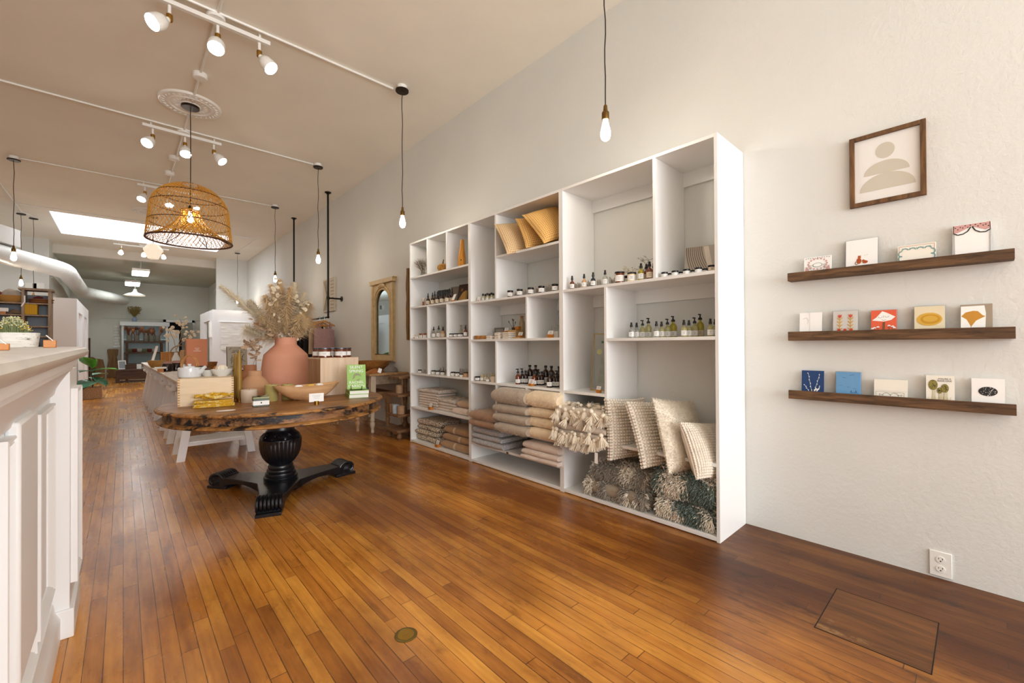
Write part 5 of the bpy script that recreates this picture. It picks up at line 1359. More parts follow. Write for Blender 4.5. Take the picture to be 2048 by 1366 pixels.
# napkins
YEL = speckle('yellow_patterned_cloth', rgb(206, 160, 30), rgb(228, 206, 140), 42, .9, .53); YELD = speckle('ochre_patterned_cloth', rgb(210, 164, 34), rgb(222, 196, 116), 55, .9, .56)
p = Vector(tb(429, 812)); w = .25
for i in range(4):
    o = folded(w*(1-.03*i), .15, .011, 1, None, 200+i, .012).build('folded_napkin', YEL if i % 2 else YELD, None, (p.x+.0, p.y+.015+.006*i, TZ+.011*i), -.14+pi*0+pi/2-1.57+[.0, .05, -.05, .03][i], smooth=50)
    o.rotation_euler = (0, 0, pi/2-.12+[.0, .05, -.05, .03][i])
    tag(o, 'yellow patterned napkin in the folded pile before the wooden box, %s from the bottom' % ORD[i], 'napkin', 'yellow napkins')
b = MB()
for q in range(3):
    pts = [(-.115+.23*s/12, .02*sin(s*.9+q)+.03*q-.03, .014+.010*sin(s*.7+q*2)) for s in range(13)]
    b.tube(pts, [.008+.007*sin(pi*s/12)+.003*sin(s*2.1+q) for s in range(13)], 10, flat=.8)
zmin = min(v[2] for v in b.v); b.v = [(x, y, z-zmin) for x, y, z in b.v]
o = b.build('rolled_napkin', YEL, None, (p.x, p.y+.01, TZ+.05), -.10); tag(o, 'rumpled yellow napkin rolled on top of the folded napkin pile', 'napkin', 'yellow napkins')
q = Vector(tb(452, 821)); single('paper_tag', MB().prism(disc(0, 0, .055, 20, .5), 0, .0012), PAPER, 'round white paper tag under the yellow napkins', 'tag', q, -.1)
# taper candles
OCHW = mat('ochre_beeswax', rgb(150, 116, 44), .45, sub=.1); 
for i, (u, v, hh) in enumerate([(478.5, 803, .40), (471, 800, .38)]):
    p = Vector(tb(u, v)); t = thing('taper_candle', ['tall ochre taper candle right of the wooden box', 'ochre taper candle half hidden between the wooden box and its taller neighbour'][i], 'candle', p, 0, 'ochre taper candles')
    MB().lathe([(.0185, .004), (.019, .05), (.019, hh*.6), (.015, hh*.85), (.008, hh*.98), (0, hh)], 18).build('wax', OCHW, t)
    MB().tube([(0, 0, hh-.004), (.002, 0, hh+.012), (.006, 0, hh+.005), (.009, 0, hh-.015)], .0014, 5).build('wick', mat('candle_wick', rgb(206, 190, 150), .9), t)
    MB().lathe([(.028, 0), (.028, .003), (.019, .004), (.0205, .03), (.0195, .03)], 20).build('holder', BRASS, t)
# vases
TERRA = mat('terracotta', rgb(220, 158, 130), .8, bump=.15, bscale=90, var=.06, vscale=4); TERRA2 = mat('sand_clay', rgb(192, 146, 108), .75, bump=.12, bscale=90, var=.06, vscale=5); TERRA3 = mat('brown_clay', rgb(156, 102, 66), .7, bump=.12, bscale=90, var=.06)
def vase(R, H, neck, prof): return MB().lathe([(R*a, H*b_) for a, b_ in prof], 56)
def vat(u, v, wpx):
    p = Vector(tb(u, v)); d = p.x*.674+p.y*.738; return p, wpx*d/851/2, d/851
p, R, s = vat(571, 776, 91); p.y -= .02
t = thing('terracotta_vase', 'large terracotta vase holding the dried flowers', 'vase', p)
H = s*101
pf = [(.92, 0), (.985, .015), (1.0, .05), (.99, .15), (.955, .36), (.90, .55), (.862, .655), (.845, .672), (.645, .762), (.455, .848), (.43, .865), (.43, .985), (.42, 1), (.36, 1), (.355, .88), (.42, .80), (.6, .7)]
vase(R, H, .42, pf).build('pot', TERRA, t, smooth=22)
VT = p+Vector((0, 0, H)); VR = R*.36
p, R, s = vat(509.5, 795, 55)
t = thing('sand_vase', 'small sand-coloured clay vase in front of the darker brown one', 'vase', p); H = s*53
pf2 = [(.86, 0), (.92, .03), (1, .40), (.97, .46), (.84, .58), (.62, .73), (.48, .80), (.46, .83), (.46, .985), (.44, 1), (.36, 1), (.36, .82), (.5, .7)]
vase(R, H, .4, pf2).build('pot', TERRA2, t, smooth=50)
p, R, s = vat(500, 786, 50); p = Vector((p.x-.0, p.y, TZ))
t = thing('brown_vase', 'brown clay vase behind the sand-coloured one, holding a dried branch', 'vase', p); H = s*56
vase(R, H, .4, pf2).build('pot', TERRA3, t, smooth=50); BV = p+Vector((0, 0, H))
# pillar candles
WAXC = mat('cream_wax', rgb(206, 188, 170), .5, sub=.15); WAXO = mat('olive_wax', rgb(172, 158, 96), .35, sub=.15)
for u, v, wpx, hpx, m, lab in [(498, 806.5, 28.5, 25.5, WAXC, 'short cream pillar candle left of the soap bars'), (543, 804, 24, 33, WAXO, 'olive pillar candle right of the soap bars'), (575, 800, 22, 30, WAXO, 'olive pillar candle behind the long dough bowl')]:
    p, R, s = vat(u, v-2, wpx); t = thing('pillar_candle', lab, 'candle', p, 0, 'pillar candles'); H = s*hpx
    MB().lathe([(R*.95, 0), (R, .004), (R, H-.004), (R*.94, H), (R*.5, H-.004), (0, H-.006)], 32).build('wax', m, t)
    MB().tube([(0, 0, H-.008), (.001, 0, H+.006)], .0014, 5).build('wick', INK, t)
# soap bars
p = Vector(tb(523.5, 813.5))
SOAPG = mat('olive_soap', rgb(150, 152, 112), .5, var=.2, vscale=30); SOAPS = mat('grey_green_soap', rgb(98, 108, 98), .5)
t = thing('soap_stack', 'wrapped bar of grey-green soap with a white band', 'soap', (p.x, p.y+.035, TZ), -.06, 'soap bars')
MB().box(-.05, -.032, 0, .05, .032, .058).build('bar', SOAPS, t, bev=.004); bd = MB().box(-.0505, -.0328, .012, .0505, .0328, .043).build('paper_band', PAPER, t); MB().box(-.004, -.0334, .024, .004, -.0328, .034).build('mark', INK, bd)
t = thing('soap_stack', 'thin olive soap bar with a wavy top lying on the wrapped soap', 'soap', (p.x, p.y+.035, TZ+.058), -.06, 'soap bars')
b = MB(); b.grid(lambda i, j: (-.05+.1*i, -.032+.064*j, .016+.006*sin(i*7)+.004*sin(j*5+i*3)), 12, 6); b.box(-.05, -.032, 0, .05, .032, .012); b.build('bar', SOAPG, t)
# dough bowl
pa, pb = Vector(tb(553, 790)), Vector(tb(690, 780))
c = Vector(tb(622, 800)); c.y += .07
BOWLW = wood('pale_bowl_wood', rgb(196, 146, 100), rgb(224, 182, 136), 'X', 3, .6)
t = thing('dough_bowl', 'long pale wooden dough bowl with pointed ends', 'bowl', c, radians(14))
Lb, Wb, Hb = .285, .10, .115
def db_fn(kk, sh):
    def fn(i, j):
        a = 2*pi*i; r = j
        x = Lb*cos(a)*(abs(cos(a))**.15 if cos(a) else 1)*r; y = Wb*sin(a)*r
        z = sh+(Hb-sh)*(r**2.2 if kk else r**1.8)
        z += .016*abs(cos(a))**4*r
        return (x*(1 if not kk else .95), y*(1 if not kk else .9), z if r > .35 or kk else max(0, z*.0+sh*.0+(Hb)*max(0, (r-.35))**1.8))
    return fn
def outer(i, j):
    a = 2*pi*i; r = .18+.82*j; s = (r-.18)/.82
    return (Lb*cos(a)*(.30+.70*s**.75)*1.0, Wb*sin(a)*(.5+.5*s**.8), Hb*s**1.25+.016*abs(cos(a))**4*s)
def inner(i, j):
    a = 2*pi*i; s = 1-j
    return (Lb*.955*cos(a)*(.0+1.0*s**.75), Wb*.88*sin(a)*(s**.8), .018+(Hb-.018)*s**1.35+.016*abs(cos(a))**4*s)
b = MB(); b.grid(outer, 48, 8, cu=True); b.grid(inner, 48, 8, cu=True)
b.grid(lambda i, j: tuple(Vector(outer(i, 1)).lerp(Vector(inner(i, 0)), j)), 48, 2, cu=True)
b.face([outer(i/48, 0) for i in range(48)]); b.build('bowl_body', BOWLW, t, smooth=50)
for i, (dx, m) in enumerate([(-.08, PAPER), (.02, mat('yellow_shell', rgb(220, 180, 80), .5)), (.10, PAPER)]):
    q = c+Vector((cos(radians(14))*dx, sin(radians(14))*dx, .094)); b = MB().lathe([(.006, 0), (.028, .008), (.03, .016), (.018, .028), (0, .03)], 16, rf=lambda a, k: 1+.06*cos(8*a)); single('bath_bomb', b, m, ['white fizz ball at the left in the dough bowl', 'yellow fizz ball in the middle of the dough bowl', 'white fizz ball at the right in the dough bowl'][i], 'bath bomb', q, 0, 'fizz balls in the dough bowl')
p = Vector(tb(633, 809)); t = thing('sign_holder', 'white printed card in a round brass holder before the dough bowl', 'card stand', p, -.06)
MB().lathe([(.017, 0), (.017, .026), (0, .026)], 24).build('base', BRASS, t); cd = MB().cbox((0, 0, .052), (.102, .0012, .062)).build('card', PAPER, t)
b = MB()
for k in range(3): b.cbox((0, -.0009, .068-.011*k), (.06-.012*k, .0004, .0014))
b.build('print', mat('blue_grey_ink', rgb(150, 160, 180), .7), cd, smooth=0)
# plywood plinth
pf_, pr2 = Vector(tb(641, 793)), Vector(tb(718, 788))
pf_ = Vector((1.245, 3.86, TZ)); PW = .30; hp = on(641, 716, y=pf_.y).z-TZ
pf_ = Vector((on(641, 790, y=3.86).x, 3.86, TZ)); PW = on(717, 780, y=3.86).x-pf_.x
t = thing('wooden_plinth', 'tall pale maple plinth carrying the amber candle jars', 'plinth', pf_)
MAPLE = wood('pale_maple', rgb(206, 178, 148), rgb(228, 204, 178), 'Z', 3, .6); MAPLED = wood('maple_side', rgb(160, 118, 84), rgb(190, 150, 114), 'Z', 4, .6)
MB().box(0, 0, 0, PW, .012, hp-.012).build('front_panel', MAPLE, t, bev=.001); MB().box(0, .012, 0, .012, .34, hp-.012).build('side_panel', MAPLED, t); MB().box(PW-.012, .012, 0, PW, .34, hp-.012).build('side_panel', MAPLED, t); MB().box(0, 0, hp-.012, PW, .34, hp).build('top_panel', MAPLE, t, bev=.001); MB().box(0.012, .328, 0, PW-.012, .34, hp-.012).build('rear_panel', MAPLE, t)
PT = TZ+hp
cj = jar('candle_jar', 'candle', .052, .088, AMBER, mat('grey_metal_lid', rgb(96, 98, 106), .35, metal=.7), face=-pi/2-.35, lh=.012, lz=(.2, .62))
for i, (u, yy) in enumerate([(648, 3.92), (681.5, 3.92), (665, 4.05), (700, 4.03), (635, 4.08)]):
    x = on(u, 705, y=yy).x
    cj((min(max(x, pf_.x+.055), pf_.x+PW-.055), yy+.0, PT), ['amber candle jar at the left front of the maple plinth', 'amber candle jar at the centre front of the maple plinth', 'amber candle jar between and behind the two front ones on the plinth', 'amber candle jar at the right rear of the maple plinth', 'amber candle jar at the left rear of the maple plinth'][i], group='amber candle jars on the plinth')
# books
GRN = mat('lime_book_cover', rgb(142, 186, 84), .45); GRND = mat('lime_book_spine', rgb(112, 132, 40), .45); PAGES = mat('book_pages', rgb(236, 234, 228), .8, bump=.3, bscale=900, stretch=(.02, .02, 1))
pf_, pr2 = Vector(tb(698, 797)), Vector(tb(739.5, 794.5)); w = .155; rz = atan2(pr2.y-pf_.y, pr2.x-pf_.x)
def book(loc, rz, w, d, h, lab, group):
    t = thing('book', lab, 'book', loc, rz, group)
    MB().box(0, 0, 0, w, d, .003).build('cover', GRN, t); MB().box(0, 0, h-.003, w, d, h).build('cover', GRN, t); MB().box(0, .0, .003, .003, d, h-.003).build('spine', GRND, t); MB().box(.003, .002, .003, w-.001, d-.002, h-.003).build('pages', PAGES, t)
    return t
zb = TZ
for i in range(2): book((pf_.x+.004*i, pf_.y, zb), rz, w, .23, .031, ['lower lime green book lying flat at the right of the round table', 'upper lime green book lying flat beneath the standing one'][i], 'lime green books'); zb += .031
bt = zb
t = thing('book', 'lime green book standing on a black wire easel, white title lettering', 'book', Vector((pf_.x+.003, pf_.y+.045, bt+.010)), rz-.02, 'lime green books')
bw, bh = .150, .205
MB().box(0, 0, 0, bw, .003, bh).build('cover', GRN, t); MB().box(0, .020, 0, bw, .023, bh).build('cover', GRN, t); MB().box(0, .003, 0, .003, .020, bh).build('spine', GRND, t); MB().box(.003, .003, .001, bw-.001, .020, bh-.001).build('pages', PAGES, t)
for body, z, s_ in [('SILENT', bh*.845, .034), ('SPRING', bh*.68, .034), ('RACHEL', bh*.22, .032), ('CARSON', bh*.07, .032)]:
    put_mesh('lettering', text_mesh(body, s_, WINK, 'lettering', .0003), t, (bw/2, -.0006, z), (pi/2, 0, 0))
b = MB(); F3 = lambda a, c_, hh: (a, -hh, c_)
b.prism([(bw*.28, bh*.40), (bw*.36, bh*.60), (bw*.52, bh*.66), (bw*.72, bh*.60), (bw*.76, bh*.50), (bw*.60, bh*.55), (bw*.46, bh*.54), (bw*.38, bh*.42)], .0002, .0005, F=F3)
b.prism([(bw*.42, bh*.34), (bw*.62, bh*.33), (bw*.72, bh*.44), (bw*.60, bh*.40)], .0002, .0005, F=F3)
b.build('leaf_drawing', mat('cover_taupe', rgb(132, 136, 92), .5), t, smooth=0)
t.rotation_euler = (-.16, 0, rz-.02)
e = thing('book_easel', 'black wire easel holding the standing lime green book', 'easel', (pf_.x+.003, pf_.y+.045, bt), rz-.02)
for x in (.03, .115): MB().tube([(x, -.012, .036), (x, -.012, .004), (x, .085, .004), (x, .06, .16)], .0026, 6).build('wire', BLACKM, e)
MB().tube([(.03, .072, .08), (.115, .072, .08)], .0026, 6).build('cross_wire', BLACKM, e); MB().tube([(.03, -.010, .004), (.115, -.010, .004)], .0026, 6).build('cross_wire', BLACKM, e)

# ------------------------------------------------------------------ dried flowers
PAMP = mat('pampas_plume', rgb(242, 214, 160), .95, sheen=.3); PAMPL = mat('pale_pampas_plume', rgb(246, 234, 208), .95, sheen=.3); LUN = mat('honesty_disc', rgb(244, 234, 210), .6, trans=.0); EUC = mat('dried_eucalyptus', rgb(176, 148, 120), .8, var=.2, vscale=30)
def pampas(base, tip, bend, m, n, ln, lab, seed, frac=.42):
    r3 = random.Random(seed); base, tip = Vector(base), Vector(tip)
    t = thing('pampas_grass', lab, 'dried grass', base, 0, 'pampas plumes in the terracotta vase')
    L = tip-base; bend = Vector(bend)
    def c(s): return L*s+bend*(s*s)*.5
    MB().tube([c(s/8)*1 for s in range(9)], [.003-.0018*s/8 for s in range(9)], 5).build('stalk', DRY, t)
    b = MB()
    for _ in range(n):
        s = frac+(1-frac)*r3.random()**.85; p = c(s); d = (c(min(1, s+.02))-c(s-.02)).normalized()
        wdt = sin(pi*min(1, (s-frac)/(1-frac)*.86+.12))
        rd = Vector((r3.uniform(-1, 1), r3.uniform(-1, 1), r3.uniform(-1, 1))); rd = (rd-d*rd.dot(d)).normalized()
        l = ln*r3.uniform(.55, 1.1)*(.35+.65*wdt)
        kk = r3.uniform(.3, 1.5); q1 = p+(d*.75+rd*.6*kk)*l*.5; q2 = p+(d*.6+rd*.95*kk)*l+Vector((0, 0, -.28*l*kk)); sd = d.cross(rd)*.0011
        b._add([p-sd*.7, p+sd*.7, q1+sd*1.8, q1-sd*1.8, q2], [(0, 1, 2, 3), (3, 2, 4)])
    b.build('plume', m, t, smooth=0)
    return t
def vpt(u, v, dy=0):
    """a point above the vase seen at pixel (u, v), at the depth of the vase plus dy"""
    return on(u, v, y=VT.y+dy)
plumes = [(455, 572, .10, PAMPL, 700, 'pale pampas plume reaching furthest to the left'), (505, 600, .05, PAMPL, 600, 'pale pampas plume just below the furthest left one'), (560, 560, -.02, PAMP, 800, 'tallest pampas plume rising above the vase centre'), (588, 566, .06, PAMPL, 700, 'pale pampas plume right of the tallest one'),
          (612, 606, .0, PAMP, 800, 'golden pampas plume leaning to the upper right'), (614, 634, -.05, PAMP, 700, 'golden pampas plume leaning far right'), (535, 592, -.08, PAMP, 800, 'golden pampas plume at the front left of the bouquet'), (575, 598, -.10, PAMP, 800, 'golden pampas plume at the front centre of the bouquet'), (600, 630, -.12, PAMP, 700, 'low golden pampas plume at the front right'), (528, 632, -.05, PAMP, 600, 'low golden pampas plume at the front left'), (548, 612, .1, PAMP, 700, 'golden pampas plume at the rear of the bouquet'), (500, 655, -.04, PAMPL, 500, 'short pale pampas plume drooping left over the vase rim'),
          (580, 575, -.14, PAMP, 700, 'golden pampas plume standing before the tallest one'), (546, 570, -.1, PAMP, 700, 'golden pampas plume just left of the tallest one'), (606, 585, -.04, PAMPL, 600, 'pale pampas plume at the top right of the bouquet')]
for i, (u, v, dy, m, n, lab) in enumerate(plumes):
    a = i*2.399; base = VT+Vector((VR*.5*cos(a), VR*.5*sin(a), -.10)); tip = vpt(u, v, dy)
    pampas(base, tip, ((tip-base).x*.18, 0, -.03), m, int(n*2.3), .17, lab, 300+i, .26)
def branch(name, lab, cat, group, base, pts, m, n, r, seed, leaf='disc'):
    r3 = random.Random(seed); base = Vector(base); t = thing(name, lab, cat, base, 0, group)
    P = [Vector((0, 0, -.08))]+[Vector(p)-base for p in pts]
    MB().tube(P, .0016, 5).build('stalk', DRY, t)
    b = MB()
    for k in range(n):
        s = r3.uniform(.25, 1)*(len(P)-1); i = min(int(s), len(P)-2); p = P[i].lerp(P[i+1], s-i)
        off = Vector((r3.uniform(-1, 1), r3.uniform(-1, 1), r3.uniform(-.8, .8))).normalized()*r3.uniform(.015, .06); c_ = p+off
        b.tube([p, p.lerp(c_, .5)+Vector((0, 0, .006)), c_], .0008, 3, caps=False)
        R = Euler((r3.uniform(-1.2, 1.2)+pi/2, r3.uniform(-.6, .6), r3.uniform(0, 6))).to_matrix(); rr = r*r3.uniform(.7, 1.15)
        sx = 1 if leaf == 'disc' else 1.35
        pts2 = [c_+R @ Vector((rr*sx*cos(a), rr*(.82 if leaf == 'disc' else .62)*sin(a), rr*.10*cos(2*a))) for a in [2*pi*q/12 for q in range(12)]]
        b._add(pts2+[c_+R @ Vector((0, 0, .0012))], [(q, (q+1) % 12, 12) for q in range(12)])
    b.build('seed_discs' if leaf == 'disc' else 'leaves', m, t, smooth=60)
    return t
G = 'honesty branches in the terracotta vase'
for i, (path, n, lab) in enumerate([([(556, 660), (548, 600), (556, 562)], 32, 'honesty branch with pale discs at the top of the bouquet'), ([(590, 660), (600, 615), (618, 598)], 34, 'honesty branch with pale discs at the upper right'), ([(588, 668), (602, 650), (614, 640)], 30, 'honesty branch with pale discs low on the right'), ([(575, 662), (582, 620), (590, 585)], 34, 'honesty branch in the middle of the bouquet'), ([(590, 676), (600, 672), (606, 668)], 10, 'short honesty sprig beside the rim on the right')]):
    branch('honesty_branch', lab, 'dried flower', G, VT+Vector((0, 0, -.04)), [vpt(u, v, -.14+.03*i) for u, v in path], LUN, n, .022, 400+i)
G = 'dried eucalyptus branches'
branch('eucalyptus_branch', 'dried eucalyptus branch hanging left out of the terracotta vase', 'dried branch', G, VT+Vector((-.03, 0, -.02)), [vpt(u, v, -.12) for u, v in [(545, 668), (525, 655), (507, 645)]], EUC, 34, .021, 500, 'leaf')
branch('eucalyptus_branch', 'second dried eucalyptus branch hanging left, lower than the first', 'dried branch', G, VT+Vector((-.03, 0, -.02)), [vpt(u, v, -.10) for u, v in [(548, 672), (530, 676), (515, 684), (505, 692)]], EUC, 26, .019, 501, 'leaf')
BVY = BV.y
branch('eucalyptus_branch', 'dried eucalyptus branch rising from the brown clay vase', 'dried branch', G, BV+Vector((0, 0, -.02)), [on(u, v, y=BVY) for u, v in [(510, 718), (512, 705), (503, 690), (488, 686)]], EUC, 26, .022, 502, 'leaf')
# ================================================================== CEILING FITTINGS
BULB = mat('lit_bulb', rgb(255, 214, 150), .3, emit=130, ecol=(1, .88, .72, 1)); LAMP = mat('lit_spot_face', rgb(255, 240, 216), .3, emit=60, ecol=(1, .92, .82, 1))
CORD = mat('black_cord', rgb(46, 36, 30), .7); BROWNM = mat('bronze_canopy', rgb(46, 32, 22), .4, metal=.5)
def bulb_pendant(x, y, lab, drop=2.67, on_box=True):
    t = thing('bulb_pendant', lab, 'pendant light', (x, y, CZ), 0, 'bare bulb pendants')
    z = drop-CZ
    if on_box: MB().lathe([(.052, -.045), (.052, 0)], 20).build('junction_box', METALW, t)
    MB().lathe([(.066, -.062), (.07, -.058), (.07, -.045), (0, -.045)], 28).lathe([(0, -.064), (.066, -.062)], 28).build('canopy', BROWNM, t)
    MB().tube([(.004*sin(k*1.3+x), .004*cos(k*1.7+y), -.06+(z+.06)*k/14) for k in range(14)]+[(0, 0, z)], .0042, 6).build('cord', CORD, t)
    MB().lathe([(.022, z-.095), (.023, z-.09), (.023, z-.05), (.021, z-.045), (.015, z-.040), (.012, z-.02), (.012, z-.008), (.008, z), (0, z+.002)], 20).build('socket', ABRASS, t)
    MB().lathe([(0, z-.225), (.014, z-.222), (.026, z-.21), (.031, z-.19), (.030, z-.165), (.022, z-.13), (.015, z-.10), (.014, z-.092)], 20).build('bulb', BULB, t)
    return t
bulb_pendant(2.225, 1.56, 'nearest bare bulb pendant, hanging before the wall above the bookcases', on_box=True)
bulb_pendant(2.225, 4.18, 'bare bulb pendant hanging left of the bookcases, second nearest along the right side')
bulb_pendant(2.215, 6.84, 'bare bulb pendant hanging beside the nearer black pipe')
bulb_pendant(2.225, 9.40, 'bare bulb pendant hanging just above the dried flowers')
bulb_pendant(2.49, 14.75, 'farthest bare bulb pendant, over the white partition on the right')
bulb_pendant(-1.19, 9.53, 'bare bulb pendant hanging furthest left, over the brown cubby shelf')
bulb_pendant(-1.56, 13.3, 'small bare bulb pendant right of the furthest left one, over the basket')
bulb_pendant(-1.42, 13.6, 'bare bulb pendant hanging over the right column of the cubby shelf', drop=2.35)
# conduits and boxes
def conduit(lab, pts, r=.011):
    m = MB().tube(pts, r, 8); return single('ceiling_conduit', m, METALW, lab, 'conduit', (0, 0, 0), 0, 'white ceiling conduits')
zc = CZ-.012
conduit('white conduit crossing the ceiling by the nearest spotlight track', [(XL, 4.27, zc), (2.165, 4.27, zc)])
conduit('white conduit crossing the ceiling by the second spotlight track', [(XL, 6.87, zc), (2.155, 6.87, zc)])
conduit('thin white conduit crossing the ceiling at the third spotlight track', [(-1.13, 9.52, zc), (2.165, 9.45, zc)], .009)
conduit('white conduit running lengthwise along the ceiling through the medallion', [(.59, 2.0, zc), (.57, 9.5, zc)])
conduit('grey conduit on the left of the ceiling between the two far left pendants', [(-1.55, 10.6, zc), (-1.55, 13.2, zc), (-1.42, 13.55, zc)], .014)
conduit('grey conduit bent around the right end of the skylight', [(2.06, 12.62, zc), (2.56, 12.6, zc), (2.5, 14.68, zc)], .013)
conduit('thin conduit running along the near edge of the skylight', [(-1.55, 12.55, zc), (2.06, 12.6, zc)], .010)
for i, (x, y, lab) in enumerate([(.582, 5.38, 'round white junction box between the nearest track and the medallion'), (.552, 7.98, 'round white junction box between the second and third tracks'), (.545, 8.72, 'small white junction box just before the third track')]):
    t = thing('junction_box', lab, 'junction box', (x, y, CZ), 0, 'junction boxes'); MB().lathe([(.06, -.05), (.064, -.046), (.064, 0)], 24).build('body', METALW, t); MB().lathe([(0, -.052), (.055, -.0515), (.058, -.048)], 24).build('cover', METALW, t)
# spot tracks
def spot(x, y, aim, lab, k=1.0):
    t = thing('spotlight', lab, 'spotlight', (x, y, CZ-.085), 0, 'white track spotlights')
    MB().lathe([(.012, -.07), (.012, 0)], 12).build('stem', METALW, t)
    MB().lathe([(.02, -.125), (.022, -.12), (.022, -.075), (.012, -.066), (0, -.066)], 16).build('socket', BRASS, t)
    A = Vector((0, 0, -1)).rotation_difference(Vector(aim).normalized()).to_matrix(); A = A @ Matrix(((1, 0, 0), (0, 1, 0), (0, 0, 1)))
    o = Vector((0, 0, -.11))
    MB().lathe([(.060*k, -.16*k), (.063*k, -.15*k), (.060*k, -.09*k), (.045*k, -.055*k), (.022, -.04), (.02, -.012), (0, -.01)], 24, o, axis=A).build('shade', METALW, t)
    MB().lathe([(0, -.163*k), (.058*k, -.161*k)], 24, o, axis=A).build('lamp_face', LAMP, t)
    return t
def track(x0, x1, y, lab):
    t = thing('light_track', lab, 'light track', ((x0+x1)/2, y, CZ), 0, 'spotlight tracks')
    MB().box(-(x1-x0)/2, -.018, -.075, (x1-x0)/2, .018, -.04).build('rail', METALW, t, bev=.002)
    MB().lathe([(.07, -.045), (.07, 0)], 24).build('feed_box', METALW, t)
    for s in (-.4, .4): MB().box(s*(x1-x0)-.008, -.008, -.042, s*(x1-x0)+.008, .008, 0).build('hanger', METALW, t)
track(.17, .985, 4.33, 'nearest white spotlight track under the ceiling'); track(.17, .985, 6.93, 'second white spotlight track under the ceiling'); track(.17, .985, 9.55, 'third white spotlight track behind the woven lamp shade'); track(-.2, .95, 15.45, 'farthest white spotlight track at the edge of the skylight')
for row, (y, aims) in enumerate([(4.33, [(-.75, -.35, -.75), (-.15, -.5, -.85), (.55, -.5, -.85)]), (6.93, [(-.4, -.6, -.8), (0, -.5, -.85), (.6, -.45, -.8)]), (9.55, [(-.3, -.5, -.8), (0, -.4, -.9), (.4, -.4, -.8)]), (15.45, [(-.1, -.6, -.8), (0, -.6, -.8), (.1, -.6, -.8)])]):
    xs_ = [.27, .59, .90] if row < 3 else [-.04, .41, .82]
    for i, x in enumerate(xs_): spot(x, y, aims[i], 'white spotlight, %s on the %s track' % (['left one', 'middle one', 'right one'][i], ['nearest', 'second', 'third', 'farthest'][row]), 1.0 if row < 3 else .9)
# medallion and woven lamp
def medallion(lab, x, y, R):
    t = thing('ceiling_medallion', lab, 'ceiling medallion', (x, y, CZ), 0, 'ceiling medallions')
    MB().lathe([(0, -.02), (R*.3, -.026), (R*.34, -.016), (R*.62, -.018), (R*.66, -.03), (R*.70, -.03), (R*.74, -.02), (R*.92, -.026), (R*.97, -.022), (R, -.008), (R, 0)], 96, rf=lambda a, k: 1).build('plaster_disc', METALW, t)
    b = MB()
    for i in range(30):
        a = 2*pi*i/30; b.ball((R*.83*cos(a), R*.83*sin(a), -.022), 1, 8, 5, sc=(R*.07, R*.035, .012), R=Matrix.Rotation(a+.6, 3, 'Z'))
    for i in range(24):
        a = 2*pi*i/24; b.ball((R*.48*cos(a), R*.48*sin(a), -.018), 1, 6, 4, sc=(R*.08, R*.03, .008), R=Matrix.Rotation(a, 3, 'Z'))
    b.build('relief', METALW, t); return t
MX, MY = .572, 6.13
medallion('round white plaster medallion above the woven lamp', MX, MY, .30); medallion('second plaster medallion far down the ceiling, half hidden by the woven lamp', .44, 11.6, .33)
RAT = wood('rattan', rgb(172, 116, 32), rgb(222, 166, 62), 'Z', 30, .55); RATD = mat('dark_rattan', rgb(76, 44, 20), .6)
t = thing('woven_lamp', 'large woven rattan dome lamp with an inner funnel, lit', 'pendant light', (MX, MY, CZ))
zt_, zb_ = 3.04, 2.39; zt_ -= CZ; zb_ -= CZ
MB().lathe([(.082, -.05), (.088, -.045), (.088, -.026), (0, -.026)], 32).lathe([(0, -.052), (.082, -.05)], 32).build('canopy', BROWNM, t)
MB().tube([(0, 0, -.05), (.002, 0, -.5), (0, 0, zb_+.42)], .005, 6).build('cord', CORD, t)
RO = .405
def dome(s):      # s 0 bottom .. 1 top
    z = zb_+(zt_-zb_)*s
    r = RO*(1-.12*s*1.4) if s < .45 else RO*(1-.12*.63)*(max(0, 1-((s-.45)/.56)**2.3))**.5
    return max(r, .03), z
def funnel(s):    # s 0 rim .. 1 neck
    return RO*(1-s)**1.9*.72+.085+ (RO-.085-RO*.72)*(1-s)**6, zb_+.012+(.345)*s
def strands(fn, n, turns, seg, r, m, name, s0=0, s1=1):
    b = MB()
    for sg in (-1, 1):
        for i in range(n):
            P = []
            for k in range(seg+1):
                s = s0+(s1-s0)*k/seg; a = 2*pi*i/n+sg*turns*2*pi*s; rr, z = fn(s); P.append(((rr+sg*.002)*cos(a), (rr+sg*.002)*sin(a), z))
            b.tube(P, r, 4, caps=False)
    b.build(name, m, t, smooth=60)
def hoops(fn, ss, r, m, name):
    b = MB()
    for s in ss:
        rr, z = fn(s); b.tube([(rr*cos(2*pi*k/48), rr*sin(2*pi*k/48), z) for k in range(49)], r, 6, caps=False)
    b.build(name, m, t, smooth=60)
strands(dome, 54, .16, 26, .0030, RAT, 'woven_dome'); strands(funnel, 40, .20, 16, .0028, RAT, 'woven_funnel')
hoops(dome, [.30, .62, .80, .985], .005, RATD, 'dome_hoops'); hoops(dome, [0, .004], .009, RATD, 'bottom_rim'); hoops(funnel, [.985], .008, RAT, 'neck_hoop')
b = MB()
for i in range(6):     # crossing braces on the funnel
    for sg in (-1, 1):
        b.tube([(funnel(k/10)[0]*cos(2*pi*i/6+sg*k*.052)*.985, funnel(k/10)[0]*sin(2*pi*i/6+sg*k*.052)*.985, funnel(k/10)[1]) for k in range(11)], .0038, 5, caps=False)
b.build('funnel_braces', RATD, t, smooth=60)
b = MB()
for i in range(2):
    a = pi/2*i+.4; b.tube([(.087*cos(a), .087*sin(a), zb_+.35), (-.087*cos(a), -.087*sin(a), zb_+.35)], .004, 5)
b.build('cross_bar', RATD, t)
zz = zb_+.42
MB().lathe([(.021, zz-.075), (.021, zz-.02), (.008, zz), (0, zz)], 16).build('socket', BLACK, t)
